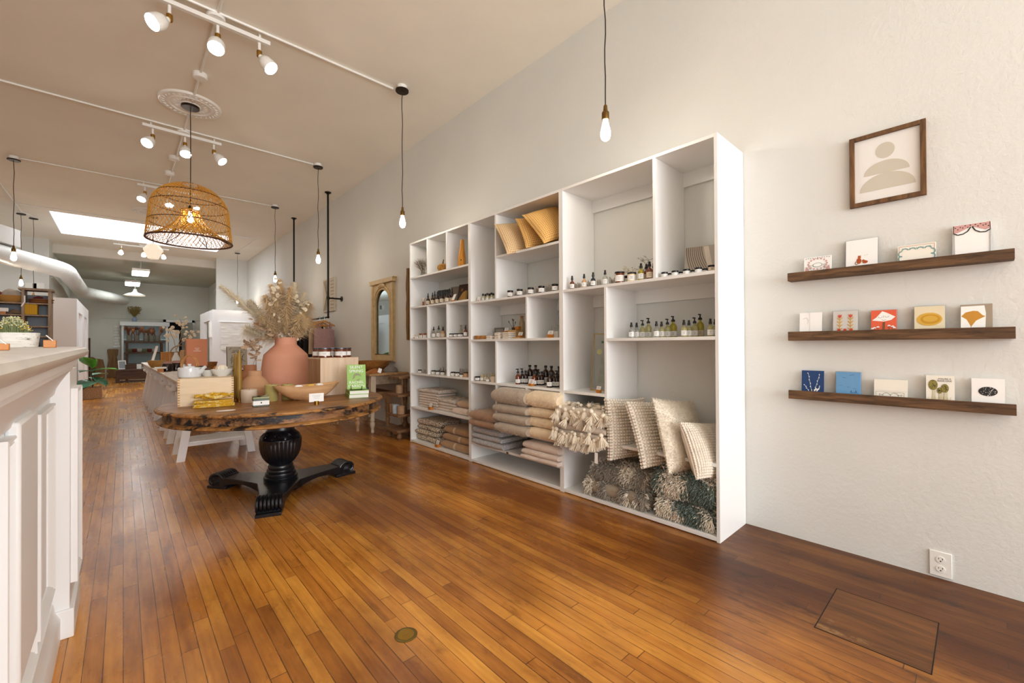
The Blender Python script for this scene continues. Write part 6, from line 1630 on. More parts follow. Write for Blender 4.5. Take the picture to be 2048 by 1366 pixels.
MB().lathe([(0, zz-.205), (.018, zz-.20), (.030, zz-.18), (.031, zz-.155), (.02, zz-.11), (.014, zz-.07)], 20).build('bulb', BULB, t)
# faceted hexagonal pendant
t = thing('faceted_pendant', 'small faceted white glass pendant hanging past the woven lamp', 'pendant light', (.47, 11.9, CZ)); P_ = on(315, 500, y=11.9); z = P_.z-CZ
MB().lathe([(.09, -.03), (.09, 0)], 24).build('canopy', BLACK, t); MB().tube([(0, 0, -.03), (0, 0, z+.12)], .006, 6).build('rod', BLACK, t)
MB().lathe([(.09, z-.20), (.17, z-.0), (.10, z+.10), (.02, z+.13)], 6).build('glass_shade', mat('lit_opal_glass', rgb(250, 236, 214), .4, emit=.75, ecol=(1, .87, .70, 1)), t, smooth=0)
# ducts
DUCT = mat('white_duct', rgb(226, 226, 222), .35, spec=.5)
def duct(lab, pts, r, seams=True):
    t = thing('air_duct', lab, 'duct', (0, 0, 0), 0, 'white round air ducts')
    P = [Vector(p) for p in pts]
    # rounded corners
    Q = [P[0]]
    for i in range(1, len(P)-1):
        a, c, d = P[i-1], P[i], P[i+1]; ra = min(.42, (a-c).length*.45, (d-c).length*.45)
        p0 = c+(a-c).normalized()*ra; p1 = c+(d-c).normalized()*ra
        for k in range(9):
            s = k/8; Q.append(p0.lerp(c, s).lerp(c.lerp(p1, s), s))
    Q.append(P[-1])
    MB().tube(Q, r, 32).build('pipe', DUCT, t, smooth=60)
    if seams:
        def seam(q, d, w, k): MB().tube([q-d*w, q+d*w], r*k, 32).build('seam', DUCT, t, smooth=60)
        for a, c in zip(Q, Q[1:]):
            L = (c-a).length; k = 0
            if L > .3:
                n = max(1, int(L/.7))
                for i in range(n+1): seam(a.lerp(c, i/n), (c-a).normalized(), .008, 1.012)
            elif L > .05: seam(a, (c-a).normalized(), .004, 1.010)
    return t
d0 = on(-60, 492, z=3.0); d1 = on(130, 541, z=3.0); d2 = Vector((d1.x+.02, 19.9, 3.0)); d3 = on(258, 603, z=3.0)
d3 = d2+(d1-d0).normalized()*2.6
duct('large white round duct sweeping along the left, through the opening and across the back room', [d0, d1, d2, d3], .185)
dd = (d1-d0).normalized(); pos = on(-12, 475, z=3.38); 
p0 = on(20, 477, z=3.36)
t = thing('air_vent', 'white boxy air vent with a dark grille on top of the round duct', 'vent', (p0.x, p0.y, 3.19), atan2(dd.y, dd.x))
MB().box(-.62, -.16, 0, 0, .16, .34).build('box', DUCT, t, bev=.006); MB().box(0, -.13, .05, .006, .13, .29).build('frame', METALW, t)
b = MB()
for k in range(6): b.box(.004, -.10, .08+.033*k, .009, .10, .095+.033*k)
b.build('grille', mat('grille_dark', rgb(110, 116, 122), .5), t)
# back room lights
LT = mat('lit_tube_panel', rgb(240, 246, 246), .4, emit=22, ecol=(.92, .98, .96, 1))
for i, (u, v, lab) in enumerate([(281, 548, 'nearer square ceiling light panel in the back room'), (265, 569, 'farther square ceiling light panel in the back room')]):
    p = on(u, v, z=3.42); t = thing('ceiling_light', lab, 'ceiling light', (p.x, p.y, 3.42), 0, 'square light panels')
    MB().box(-.2, -.55, .02, .2, .55, .09).build('housing', METALW, t); MB().box(-.19, -.54, .0, .19, .54, .018).build('diffuser', LT, t)
    for s in (-.4, .4): MB().tube([(0, s, .09), (0, s, BZ-3.42)], .006, 6).build('hanger', METALW, t)
p = on(270, 587, y=21.2); t = thing('enamel_pendant', 'white enamel barn shade pendant in the back room', 'pendant light', (p.x, p.y, p.z))
MB().lathe([(.34, -.09), (.345, -.085), (.33, -.06), (.2, .0), (.09, .04), (.06, .09), (.05, .16), (0, .17)], 36, caps=False).build('shade', mat('grey_enamel', rgb(206, 206, 196), .4), t); MB().lathe([(0, -.075), (.3, -.078)], 32).build('lamp_face', mat('dim_lamp', rgb(250, 240, 220), .4, emit=.9), t)
MB().tube([(0, 0, .16), (0, 0, BZ-p.z)], .008, 6).build('rod', METALW, t)
# ================================================================== COUNTER AT THE LEFT
CP = mat('counter_paint', rgb(238, 238, 238), .4, bump=.12, bscale=14); CTOP = mat('counter_top_stone_paint', rgb(206, 198, 188), .3, var=.1, vscale=8)
CX, CY0, CY1, CH = -.215, -1.6, 2.49, 1.08
t = thing('shop_counter', 'white panelled shop counter along the left edge', 'counter', (0, 0, 0))
MB().box(CX-.6, CY0, 0, CX, CY1, CH).build('body', CP, t)
MB().box(CX-.6, CY1, 0, -.16, 2.80, CH).build('end_pilaster', CP, t, bev=.002)
MB().box(CX-.62, CY1-.012, 0, -.147, 2.815, .115).build('pilaster_base', CP, t, bev=.004)
def xz_profile_run(pts, y0, y1): return MB().prism(pts, y0, y1, F=lambda a, c, h: (a, h, c))
xz_profile_run([(CX-.01, 0), (CX+.030, 0), (CX+.030, .085), (CX+.024, .10), (CX+.016, .115), (CX+.010, .15), (CX-.01, .155)], CY0, CY1-.012).build('skirting', CP, t)
def ztop(y): return 1.157+.010*(y-.9)
# stone-like top with rounded nose and cove moulding below, following the slight slope of the old counter
b = MB(); prof = [(CX-.66, -.045), (-.135, -.045), (-.118, -.040), (-.108, -.028), (-.106, -.018), (-.112, -.006), (-.124, 0), (CX-.66, 0)]
b.prism(prof, CY0, 2.50, F=lambda a, c, h: (a, h, ztop(h)+c)); b.build('counter_top', CTOP, t, smooth=30)
e = MB(); e.prism([(CX-.66, 2.5), (-.124, 2.5), (-.13, 2.53), (-.15, 2.56), (CX-.3, 2.60), (CX-.66, 2.6)], -.045, 0, F=lambda a, c, h: (a, c, ztop(2.5)+h)); e.build('counter_top_end', CTOP, t)
cv = [(CX-.02, -.19), (CX+.012, -.19), (CX+.016, -.17), (CX+.03, -.14), (CX+.05, -.105), (CX+.062, -.09), (CX+.064, -.075), (CX+.075, -.07), (CX+.076, -.045), (CX-.02, -.045)]
MB().prism(cv, CY0, 2.50, F=lambda a, c, h: (a, h, ztop(h)+c)).build('cove_moulding', CP, t, smooth=30)
MB().box(CX-.02, 1.35, .155, CX+.006, 1.43, CH-.02).build('stile', CP, t)
def panel(y0, y1, z0, z1, x):
    f = MB(); w_ = .034
    pr2 = [(0, 0), (.020, 0), (.022, .006), (.016, .012), (.018, .018), (.010, .028), (.004, .034), (0, .034)]
    # mitred frame moulding
    def pt(side, a, c, end):
        return None
    for (A, B) in (((y0, z0), (y1, z0)), ((y1, z0), (y1, z1)), ((y1, z1), (y0, z1)), ((y0, z1), (y0, z0))):
        cy, cz = (y0+y1)/2, (z0+z1)/2; vs = []
        for (yy, zz) in (A, B):
            sy, sz = (1 if yy < cy else -1), (1 if zz < cz else -1)
            for h, o in pr2: vs.append((x+h, yy+sy*o, zz+sz*o))
        n = len(pr2); f._add(vs, [(i, (i+1) % n, n+(i+1) % n, n+i) for i in range(n)])
    return f
for (a, c) in ((-.7, .30), (.42, 1.32), (1.00, 1.90)): pass
panel(.35, 1.28, .25, .93, CX).build('panel_moulding', CP, t); panel(1.50, 1.95, .23, .955, CX).build('panel_moulding', CP, t); panel(2.03, 2.42, .23, .955, CX).build('panel_moulding', CP, t)
MB().box(CX, 1.60, .33, CX+.028, 1.885, .985).build('raised_panel', CP, t, bev=.008)
panel(2.53, 2.77, .20, 1.0, -.16).build('panel_moulding', CP, t)
# goods on the counter
def ct(x, y): return (x, y, ztop(y)+.0005)
BLOCKW = wood('polished_block', rgb(176, 104, 40), rgb(206, 138, 66), 'X', 9, .35)
for i, (u0, u1, y, lab) in enumerate([(-6, 18, 1.58, 'amber wooden block card holder at the left edge of the counter'), (86, 112, 2.15, 'amber wooden block card holder at the far end of the counter')]):
    x0, x1 = on(u0, 690, y=y).x, on(u1, 690, y=y).x; w = x1-x0
    t = thing('card_holder', lab, 'card holder', ct((x0+x1)/2, y), 0, 'amber wooden card holders on the counter')
    MB().box(-w/2, 0, 0, w/2, w*.75, w*.86).build('block', BLOCKW, t, bev=.0015)
    R = Matrix.Rotation(.75, 3, 'Y'); MB().cbox((.0, w*.35, w*1.08), (.0015, w*.9, w*.85), R=Matrix.Rotation(-.72, 3, 'Y')).build('card', PAPER, t)
x0, x1 = on(14, 690, y=2.2).x, on(86, 690, y=2.2).x; w = x1-x0
t = thing('planter_trough', 'distressed white wooden trough filled with small dried flowers on the counter', 'planter', ct((x0+x1)/2-.03, 2.33))
PEEL = wood('peeling_white_paint', rgb(206, 202, 194), rgb(232, 230, 224), 'X', 26, .8, rgb(86, 78, 70), -.06, .6)
w *= 1.25
b = MB(); b.grid(lambda i, j: ((w/2-.004*(1-j)*1.2)*cos(2*pi*i)*abs(cos(2*pi*i))**-.5 if abs(cos(2*pi*i)) > .02 else 0, (.045-.010*(1-j))*sin(2*pi*i)*abs(sin(2*pi*i))**-.4 if abs(sin(2*pi*i)) > .02 else 0, .052*j), 48, 4, cu=True)
b.face([((w/2-.0144)*cos(2*pi*i/48)*abs(cos(2*pi*i/48)+1e-9)**-.5, .035*sin(2*pi*i/48)*abs(sin(2*pi*i/48)+1e-9)**-.4, 0) for i in range(48)][::-1])
b.face([((w/2-.004)*cos(2*pi*i/48)*abs(cos(2*pi*i/48)+1e-9)**-.5, .042*sin(2*pi*i/48)*abs(sin(2*pi*i/48)+1e-9)**-.4, .046) for i in range(48)])
b.build('trough', PEEL, t, smooth=40)
single_ = MB(); r3 = random.Random(9); gm = MB()
FLW = mat('tiny_white_flowers', rgb(206, 204, 168), .8); FLG = mat('flower_green', rgb(132, 140, 96), .8); FLY = mat('tiny_yellow_flowers', rgb(206, 174, 52), .8)
b = MB()
for k in range(700):
    x = r3.uniform(-w*.50, w*.22); y = r3.uniform(-.035, .035); top = .055+.055*(1-((x+w*.14)/(w*.4))**2)*r3.uniform(.4, 1)
    p = Vector((x*.8, y*.7, .042)); q = Vector((x+r3.uniform(-.01, .01), y+r3.uniform(-.015, .015), max(.06, top)))
    b.tube([p, q], .0006, 3, mi=0, caps=False); b.ball(q, r3.uniform(.0012, .0026), 5, 4, mi=(2 if r3.random() < .10 or (x > w*.1 and r3.random() < .7) else 1))
fl = b.build('flowers', [FLG, FLW, FLY], t, smooth=60); fl['kind'] = 'stuff'

# ================================================================== BROWN CUBBY SHELF
DW = wood('weathered_brown', rgb(126, 104, 84), rgb(172, 150, 128), 'Z', 5, .7); GREYB = mat('slate_back', rgb(132, 136, 142), .7, var=.06)
YS = 9.2
xr = on(102, 600, y=YS).x; colw = xr-on(52, 600, y=YS).x
t = thing('cubby_shelf', 'weathered brown cubby shelf with slate grey backing behind the counter', 'shelf unit', (xr-colw*2-.06, YS, 0))
W_ = colw*2+.06; HT = 2.0; Dp = .26
for k in range(3): MB().box(k*(W_-.03)/2, 0, 0, k*(W_-.03)/2+.03, Dp, HT if k else HT-.12).build('upright', DW, t, bev=.002)
MB().box((W_-.03)/2-.03, -.01, HT, W_+.02, Dp, HT+.028).build('top_board', DW, t); MB().box(0.03, Dp-.012, .3, W_-.03, Dp, HT-.05).build('back_board', GREYB, t)
lv = [on(75, v, y=YS).z for v in (606, 629.5, 652, 672)]
for c in range(2):
    for z in lv+[lv[-1]-.22, lv[-1]-.46]: MB().box(c*(W_-.03)/2+.03, .0, z-.02, (c+1)*(W_-.03)/2, Dp-.012, z).build('shelf', DW, t, bev=.001)
sx = t.location.x; cl = sx+.03+(W_-.06)/4; cr = sx+(W_-.03)/2+.03+(W_-.06)/4
WICK = mat('wicker', rgb(176, 128, 62), .8, bump=.8, bscale=160); 
q = thing('basket', 'honey wicker basket heaped with cloth on the top left cubby', 'basket', (cl, YS+.12, lv[0])); MB().lathe([(.08, 0), (.11, .03), (.125, .10), (.118, .10), (.1, .03), (0, .02)], 32).build('bowl', WICK, q); q.scale = (1.15, .8, 1)
b = MB().ball((0, 0, .0), 1, 20, 14, sc=(.12, .09, .10)); b.v = [(x, y, max(z, .0)*(1+.25*noise.noise(Vector((x*20, y*20, 1))))+.0) for x, y, z in b.v]
single('folded_scarf', b, cloth('grey_scarf', rgb(176, 168, 158)), 'grey cloth heaped in the honey wicker basket', 'scarf', (cl+.01, YS+.12, lv[0]+.09))
b = MB().tube([(0, -.09, .0), (.01, -.14, -.02), (.012, -.145, -.10), (-.02, -.142, -.17)], .008, 6, flat=.4); single('white_ribbon', b, PAPER, 'white ribbon trailing down from the wicker basket', 'ribbon', (cl+.13, YS+.12, lv[0]+.11))
b = MB().ball((0, 0, 0), 1, 12, 8, sc=(.05, .04, .03)); single('red_scarf', b, cloth('red_cloth', rgb(150, 40, 32)), 'small red patterned cloth at the left rim of the wicker basket', 'scarf', (cl-.13, YS+.08, lv[0]+.125))
q = thing('stacked_trays', 'flat round woven trays on the top right cubby', 'tray', (cr+.03, YS+.12, lv[0])); MB().lathe([(.09, 0), (.115, .015), (.115, .02), (.10, .03), (.12, .045), (.12, .052), (0, .05)], 28).build('trays', mat('brown_wicker', rgb(130, 82, 44), .8, bump=.8, bscale=160), q); q.scale = (1.1, .9, 1.2)
b = MB().tube([(-.05, 0, 0), (0, .01, .02), (.05, 0, .01)], [.012, .016, .012], 10); single('red_bundle', b, cloth('dark_red_cloth', rgb(110, 34, 30)), 'small dark red bundle on the woven trays', 'bundle', (cr+.0, YS+.11, lv[0]+.064+.012))
single('yellow_box', MB().box(-.075, -.08, 0, .075, .08, .165), dots('mustard_cloth', rgb(206, 158, 32), rgb(190, 140, 24), 60, .2), 'mustard yellow cloth covered box in the middle right cubby', 'box', (cr-.075, YS+.10, lv[1]), bev=.012)
q = thing('card_stand', 'card stand in the middle left cubby of the brown shelf', 'card stand', (cl-.08, YS+.06, lv[1])); MB().box(-.04, -.03, 0, .04, .03, .045).build('block', TAN, q); MB().cbox((0, -.032, .06), (.13, .003, .05)).build('card', PAPER, q)
b = MB()
for k in range(9): b.tube([(-.09+.004*k, .0, .012), (-.03, .02*sin(k), .05+.02*sin(k*2)), (.10, .03*cos(k), .012+.004*(k % 3))], [.010, .016, .008], 6)
zmin = min(v[2] for v in b.v); b.v = [(x, y, z-zmin) for x, y, z in b.v]
single('cord_bundle', b, mat('hemp_cord', rgb(140, 112, 88), .9), 'loose bundle of brown hemp cord in the middle left cubby', 'cord', (cl+.05, YS+.13, lv[1]))
LB = mat('pale_blue_linen', rgb(168, 178, 176), .9)
for i in range(3):
    o = folded(.30, .17, .04, 1, LB, 700+i, .004).build('folded_linen', LB, None, (cl, YS+.13, lv[3]+.0+.04*i), pi/2, smooth=50); tag(o, 'pale blue folded linen in the lower left cubby, %s from the bottom' % ORD[i], 'linen', 'pale blue folded linens')
q = thing('glass_jar', 'clear glass jar lying in the lowest visible right cubby', 'jar', (cr-.05, YS+.1, lv[3]-.22)); MB().lathe([(.06, 0), (.07, .01), (.07, .12), (.05, .15), (.05, .17)], 20).build('jar_body', CLEAR, q)
# light switch plates on the end wall
for i, u in enumerate([62, 77]):
    p = on(u, 573, y=YE); t = thing('wall_plate', ['left square white plate on the end wall above the cubby shelf', 'right square white plate on the end wall above the cubby shelf'][i], 'wall plate', (p.x, YE, p.z), 0, 'square wall plates'); MB().box(-.10, -.012, -.09, .10, 0, .09).build('plate', METALW, t, bev=.004)

# ================================================================== WHITE PARTITIONS (fitting rooms)
PW_ = mat('partition_white', rgb(240, 240, 242), .5, bump=.05, bscale=20)
t = thing('partition', 'tall white fitting room partition on the left with a doorway', 'partition', (0, 0, 0), 0, 'white fitting room partitions')
X0, X1, YA, YBk, Hh = -1.34, -.76, 13.4, 17.6, 2.25
MB().box(X0, YA, 0, X1, YA+.08, Hh).build('front_panel', PW_, t)
MB().box(X1-.08, YA+.08, 0, X1, YA+.55, Hh).build('side_panel', PW_, t); MB().box(X1-.08, YA+.55, 1.98, X1, YBk, Hh).build('lintel', PW_, t); MB().box(X1-.08, 15.2, 0, X1, 15.9, 1.98).build('side_panel', PW_, t); MB().box(X1-.08, 17.0, 0, X1, YBk, 1.98).build('side_panel', PW_, t)
MB().box(X0-.02, YA-.02, 0, X1+.015, YA+.10, .14).build('skirting', PW_, t); MB().box(X0, YA+.08, 0, X0+.06, YBk, Hh).build('inner_panel', PW_, t)
t = thing('partition', 'tall white fitting room partition on the right with a doorway', 'partition', (0, 0, 0), 0, 'white fitting room partitions')
RX0, RY0, RY1 = 1.90, 14.9, 17.6
MB().box(RX0, RY0, 0, 2.99, RY0+.08, Hh).build('front_panel', PW_, t)
MB().box(RX0, RY0+.08, 0, RX0+.08, RY0+.6, Hh).build('side_panel', PW_, t); MB().box(RX0, RY0+.6, 1.95, RX0+.08, RY1, Hh).build('lintel', PW_, t); MB().box(RX0, 16.7, 0, RX0+.08, RY1, 1.95).build('side_panel', PW_, t)
MB().box(RX0-.05, RY0+.2, 1.45, RX0, RY0+.4, 1.9).build('switch_box', METALW, t)
p = on(470, 665, y=RY0)
t = thing('wall_hanging', 'textured white woven wall hanging on the right partition', 'wall hanging', (p.x, RY0-.02, 0))
zt2, zb2 = on(470, 645, y=RY0).z, on(470, 700, y=RY0).z; ww_ = on(500, 660, y=RY0).x-on(443, 660, y=RY0).x
b = MB(); b.grid(lambda i, j: (-ww_/2+ww_*i, -.012-.016*abs(noise.noise(Vector((i*3, j*16, 4)))), zb2+(zt2-zb2)*j), 24, 40); b.box(-ww_/2, -.004, zb2, ww_/2, 0, zt2)
b.build('weave', mat('ivory_wool', rgb(236, 234, 230), .95, bump=.6, bscale=60), t, smooth=60); MB().tube([(-ww_/2-.04, -.02, zt2+.01), (ww_/2+.04, -.02, zt2+.01)], .014, 8).build('rod', PW_, t)

# ================================================================== FIDDLE-LEAF PLANT
p = Vector((-.53, 13.75, 0))
t = thing('potted_plant', 'fiddle-leaf plant in a square woven basket by the left partition', 'plant', p)
BASK = speckle('woven_palm', rgb(178, 140, 104), rgb(216, 182, 146), 60, thr=.5, stretch=(1, 1, 1.4))
b = MB(); vs = []
for (s, z) in ((.17, 0), (.165, .26), (.15, .26), (.15, .20)): vs += [(-s, -s, z), (s, -s, z), (s, s, z), (-s, s, z)]
b._add(vs, [(3, 2, 1, 0)]+[(4*k+i, 4*k+(i+1) % 4, 4*k+4+(i+1) % 4, 4*k+4+i) for k in range(3) for i in range(4)]+[(12, 13, 14, 15)])
b.build('basket', BASK, t, bev=.006)
LEAF = mat('fiddle_leaf', rgb(96, 160, 66), .35, var=.2, vscale=12); LEAFD = mat('dark_leaf', rgb(66, 124, 92), .35, var=.25, vscale=25)
MB().tube([(0, 0, .2), (.02, 0, .4), (-.01, 0, .55), (.01, 0, .72)], [.014, .012, .010, .006], 8).build('stem', DRYD, t)
def leaf(o, d, L, Wd, m, droop=.4):
    o = Vector(o); d = Vector(d).normalized(); sd = d.cross(Vector((0, 0, 1))).normalized(); up = sd.cross(d); n = 10; b = MB()
    def fn(i, j):
        s = i; w2 = Wd/2*(sin(pi*min(1, s*.98+.02))**.7)*(.72+.5*s); e = 2*j-1
        return o+d*(L*s)+up*(-droop*L*s*s+.05*L*sin(s*9)*.15+.12*Wd*abs(e)**1.5)+sd*(w2*e)
    b.grid(lambda i, j: tuple(fn(i, j)), 12, 7); return b.build('leaf', m, t, smooth=80)
for (o, d, L, W2_, m, dr) in [((0, 0, .68), (-.3, -.6, .8), .36, .24, LEAF, .2), ((.01, 0, .62), (.8, -.5, .35), .42, .20, LEAF, .35), ((0, 0, .6), (-.5, -.8, .4), .30, .2, LEAFD, .4), ((0, 0, .5), (.5, .5, .4), .3, .2, LEAFD, .5), ((.02, 0, .45), (.55, -.8, .1), .34, .17, LEAFD, .6), ((0, 0, .38), (-.25, -.95, .25), .40, .30, LEAFD, .6), ((0, 0, .42), (.3, .8, .4), .3, .2, LEAFD, .5), ((0, 0, .7), (.2, .2, .9), .2, .12, LEAF, .2)]: leaf(o, d, L*1.12, W2_*1.3, m, dr)
# ================================================================== LONG TRESTLE TABLE
LZ, LRZ, LX0, LY0 = .80, .0133, .425, 5.40
TW = wood('white_washed_ply', rgb(196, 184, 172), rgb(220, 210, 198), 'Y', 3, .55); TRW = mat('trestle_white', rgb(244, 244, 246), .45)
t = thing('table_board', 'long pale board laid over the white trestles', 'table', (LX0, LY0, LZ), LRZ)
MB().box(0, 0, -.028, .74, 8.2, 0).build('board', TW, t, bev=.002)
def trestle():
    t = thing('trestle', '', 'trestle')
    H = LZ-.028
    for y in (-.21, .21):
        for s in (-1, 1):
            xa, xb = s*.315, s*.20; b = MB()
            zt_ = H-.04
            vs = []
            for x, z in ((xa, 0), (xb, zt_)):
                for dx in (-.036, .036):
                    for dy in (-.011, .011): vs.append((x+dx, y+dy, z))
            b._add(vs, [(0, 2, 3, 1), (4, 5, 7, 6), (0, 1, 5, 4), (2, 6, 7, 3), (0, 4, 6, 2), (1, 3, 7, 5)])
            b.build('leg', TRW, t, bev=.0015)
        MB().box(-.30, y-.033 if y < 0 else y+.011, H-.09, .30, y-.011 if y < 0 else y+.033, H-.04).build('cross_rail', TRW, t)
        MB().box(-.27, y-.025 if y > 0 else y+.011, .335, .27, y-.011 if y > 0 else y+.025, .365).build('cross_rail', TRW, t)
    for k in range(5): MB().box(-.29, -.185+.08*k, .172, .29, -.135+.08*k, .187).build('shelf_slat', TRW, t)
    for y in (-.20, .165): MB().box(-.30, y, .145, .30, y+.035, .172).build('shelf_rail', TRW, t)
    MB().box(-.31, -.26, H-.04, .31, -.20, H).box(-.31, .20, H-.04, .31, .26, H).build('top_beam', TRW, t)
    b = MB()
    for s in (-1, 1): b.box(s*.29-.03, -.25, H-.13, s*.29+.03, .25, H-.09)
    b.build('side_rail', TRW, t)
    return t
TR = Proto(trestle)
for i in range(7):
    y = 5.69+1.12*i; x = LX0+.32-(y-LY0)*LRZ
    TR((x, y, 0), 'white wooden trestle under the long board, %s' % ('nearest the round table' if i == 0 else '%s from the near end' % ORD[i]), LRZ, group='white trestles')
def lt(u, v): p = on(u, v, z=LZ); return Vector((p.x, p.y, LZ))
# wooden bowl, jam jars, block
p = lt(313, 735); d = p.x*.674+p.y*.738; s = d/851
t = thing('wooden_bowl', 'honey wooden bowl on the long pale table', 'bowl', p); MB().lathe([(s*7, 0), (s*9, s*1), (s*13, s*8), (s*14.5, s*14), (s*13.5, s*14), (s*11, s*6), (0, s*3)], 32).build('bowl_body', wood('honey_bowl', rgb(160, 116, 60), rgb(200, 156, 92), 'X', 8, .5), t)
for i, (u, v) in enumerate([(334, 743), (352.5, 741.5)]):
    p = lt(u, v); d = p.x*.674+p.y*.738; s = d/851
    t = thing('jam_jar', ['dark jar with a cloth cover, left one on the long pale table', 'dark jar with a cloth cover, right one on the long pale table'][i], 'jar', p, 0, 'dark cloth-covered jars')
    MB().lathe([(s*7, 0), (s*8, s*1), (s*8, s*13), (s*6.5, s*16)], 24).build('jar_body', mat('dark_jam_glass', rgb(30, 16, 18), .08, spec=.7), t); MB().lathe([(s*8.2, s*15.6), (s*7.5, s*17), (s*6.6, s*18), (s*6, s*20), (0, s*20.6)], 24, rf=lambda a, k: 1+(.05*sin(11*a) if k == 0 else 0)).build('cloth_cover', mat('pink_cloth_cover', rgb(176, 138, 126), .9), t)
p = lt(321, 744); t = thing('card_stand', 'amber wood card stand in front of the honey wooden bowl', 'card stand', p); MB().box(-.035, -.03, 0, .035, .03, .05).build('block', TAN, t); MB().cbox((0, 0, .062), (.14, .05, .003), R=Matrix.Rotation(.5, 3, 'X')).build('card', PAPER, t)
# spiral notebook on easel: it stands on a small riser
yb_ = 6.75; xl, xr = on(371, 700, y=yb_).x, on(415, 700, y=yb_).x; zb_2, zt_2 = on(393, 732, y=yb_).z, on(393, 678, y=yb_).z
single('wooden_riser', MB().box(xl-.03, yb_-.05, LZ, xr+.03, yb_+.12, zb_2-.035), wood('dark_riser', rgb(84, 54, 34), rgb(120, 82, 52), 'X', 6, .6), 'dark wooden riser under the orange notebook', 'riser', (0, 0, 0))
t = thing('notebook', 'burnt orange spiral notebook standing on a black easel', 'notebook', (xl, yb_, zb_2), 0); w, h = xr-xl, zt_2-zb_2
MB().box(0, 0, 0, w, .012, h).build('cover', mat('burnt_orange_card', rgb(204, 132, 96), .7), t)
b = MB()
for k in range(34): b.tube([(-.006*0+.004-.010*cos(a), .006+.010*sin(a)*1.0, .008+(h-.016)*k/33) for a in [2*pi*q/8 for q in range(9)]], .0014, 4, caps=False)
b.build('spiral', ABRASS, t)
b = MB()
for z, k in ((.66, .22), (.60, .16), (.555, .34)): b.cbox((w*.52, -.0006, h*z), (w*k, .0008, h*.012))
b.build('lettering', PAPER, t, smooth=0)
e = thing('book_easel', 'small black easel under the burnt orange notebook', 'easel', (xl, yb_, zb_2-.035)); MB().box(.01, -.02, .022, w-.01, .03, .034).box(.02, -.02, 0, .03, .03, .03).box(w-.03, -.02, 0, w-.02, .03, .03).build('stand', BLACKM, e)
# cook book on easel
yk = 6.15; xl, xr = on(455, 735, y=yk).x, on(495, 735, y=yk).x; zt_2 = on(475, 693, y=yk).z; zb_2 = on(475, 737, y=yk).z
t = thing('cook_book', 'grey green illustrated cook book standing behind the taper candles', 'book', (xl, yk, zb_2)); w, h = xr-xl, zt_2-zb_2
MB().box(0, 0, 0, w, .035, h).build('cover', mat('sage_cover', rgb(178, 170, 154), .7), t); MB().box(-.004, 0, 0, 0, .035, h).build('spine', mat('sage_spine', rgb(96, 92, 82), .7), t)
b = MB()
for z, k in ((.80, .46), (.735, .56), (.10, .7), (.06, .5)): b.cbox((w*.5, -.0008, h*z), (w*k, .001, h*.03))
for (x0, z0, x1, z1) in [(.2, .2, .24, .6), (.15, .45, .3, .5), (.12, .38, .34, .4), (.16, .28, .3, .34), (.6, .25, .85, .68), (.62, .5, .9, .3), (.7, .2, .75, .6), (.1, .85, .2, .95), (.8, .95, .9, .82)]:
    b.beam((w*x0, -.0008, h*z0), (w*x1, -.0008, h*z1), .006, .001, up=(0, 1, 0))
b.build('print', mat('sage_ink', rgb(112, 104, 88), .7), t, smooth=0); t.rotation_euler = (-.12, 0, 0)
e = thing('book_easel', 'black easel under the grey green cook book', 'easel', (xl, yk, zb_2)); MB().box(.05, -.05, -.03, w-.05, -.005, -.015).box(.09, -.055, -.03, .1, -.045, .03).box(w-.1, -.055, -.03, w-.09, -.045, .03).build('stand', BLACKM, e)
zb3 = zb_2-.03
for i in range(2): single('book', MB().box(xl-.02, yk-.08, LZ+(zb3-LZ)*i/2, xr+.02, yk+.15, LZ+(zb3-LZ)*(i+1)/2-.002), mat('stacked_book_%d' % i, rgb(196-30*i, 190-26*i, 178-20*i), .7), ['lower grey book lying under the cook book easel', 'upper grey book lying under the cook book easel'][i], 'book', (0, 0, 0), bev=.002)
# other goods along the board
p = lt(422, 744); d = p.x*.674+p.y*.738; s = d/851
t = thing('leather_bowl', 'brown faceted wooden bowl behind the deeper white bowl', 'bowl', (p.x, p.y+.1, LZ)); MB().lathe([(s*6, 0), (s*11, s*12), (s*13, s*20), (s*12, s*20), (s*9, s*10), (0, s*4)], 9).build('bowl_body', wood('brown_bowl', rgb(110, 66, 30), rgb(156, 102, 52), 'X', 8, .5), t, smooth=0)
def at(u, v, y): return on(u, v, y=y)
for (nm, lab, cat, u, v0, v1, wpx, y, m, kind) in [
    ('kraft_box', 'kraft brown cardboard box on the far part of the long table', 'box', 334, 723, 704, 24, 12.9, mat('kraft_card', rgb(166, 112, 56), .8), 'box'),
    ('white_sign', 'slanted white paper sign at the far end of the long table', 'sign', 309, 722, 692, 16, 13.1, PAPER, 'slant'),
    ('canister', 'tan cork canister before the branch vase', 'canister', 345, 724, 706, 14, 12.4, CORK, 'cyl'), ('canister', 'second tan canister right of the first', 'canister', 357, 724, 703, 12, 12.4, CORK, 'cyl'),
    ('glass_jar', 'glass jar of wooden spools left of the burnt orange notebook', 'jar', 366, 726, 700, 12, 11.6, mat('spool_glass', rgb(196, 150, 104), .2, trans=.2), 'cyl')]:
    a, c = at(u-wpx/2, v0, y).x, at(u+wpx/2, v0, y).x; h = at(u, v1, y).z-LZ; w = c-a; o = (at(u, v0, y).x, y, LZ)
    if kind == 'box': single(nm, MB().box(-w/2, 0, 0, w/2, w*.8, h), m, lab, cat, o, bev=.003)
    elif kind == 'cyl': single(nm, MB().lathe([(w/2, 0), (w/2, h*.86), (w*.45, h*.88), (w*.45, h), (0, h)], 20), m, lab, cat, o)
    else: single(nm, MB().prism([(-w/2, 0), (-w/2+w*.35, 0), (w/2, h), (w/2-w*.35, h)], -.004, .004, F=lambda a, c_, q: (a, q+.0, c_)), m, lab, cat, o)
yv = 11.9; pv = at(352, 712, yv)
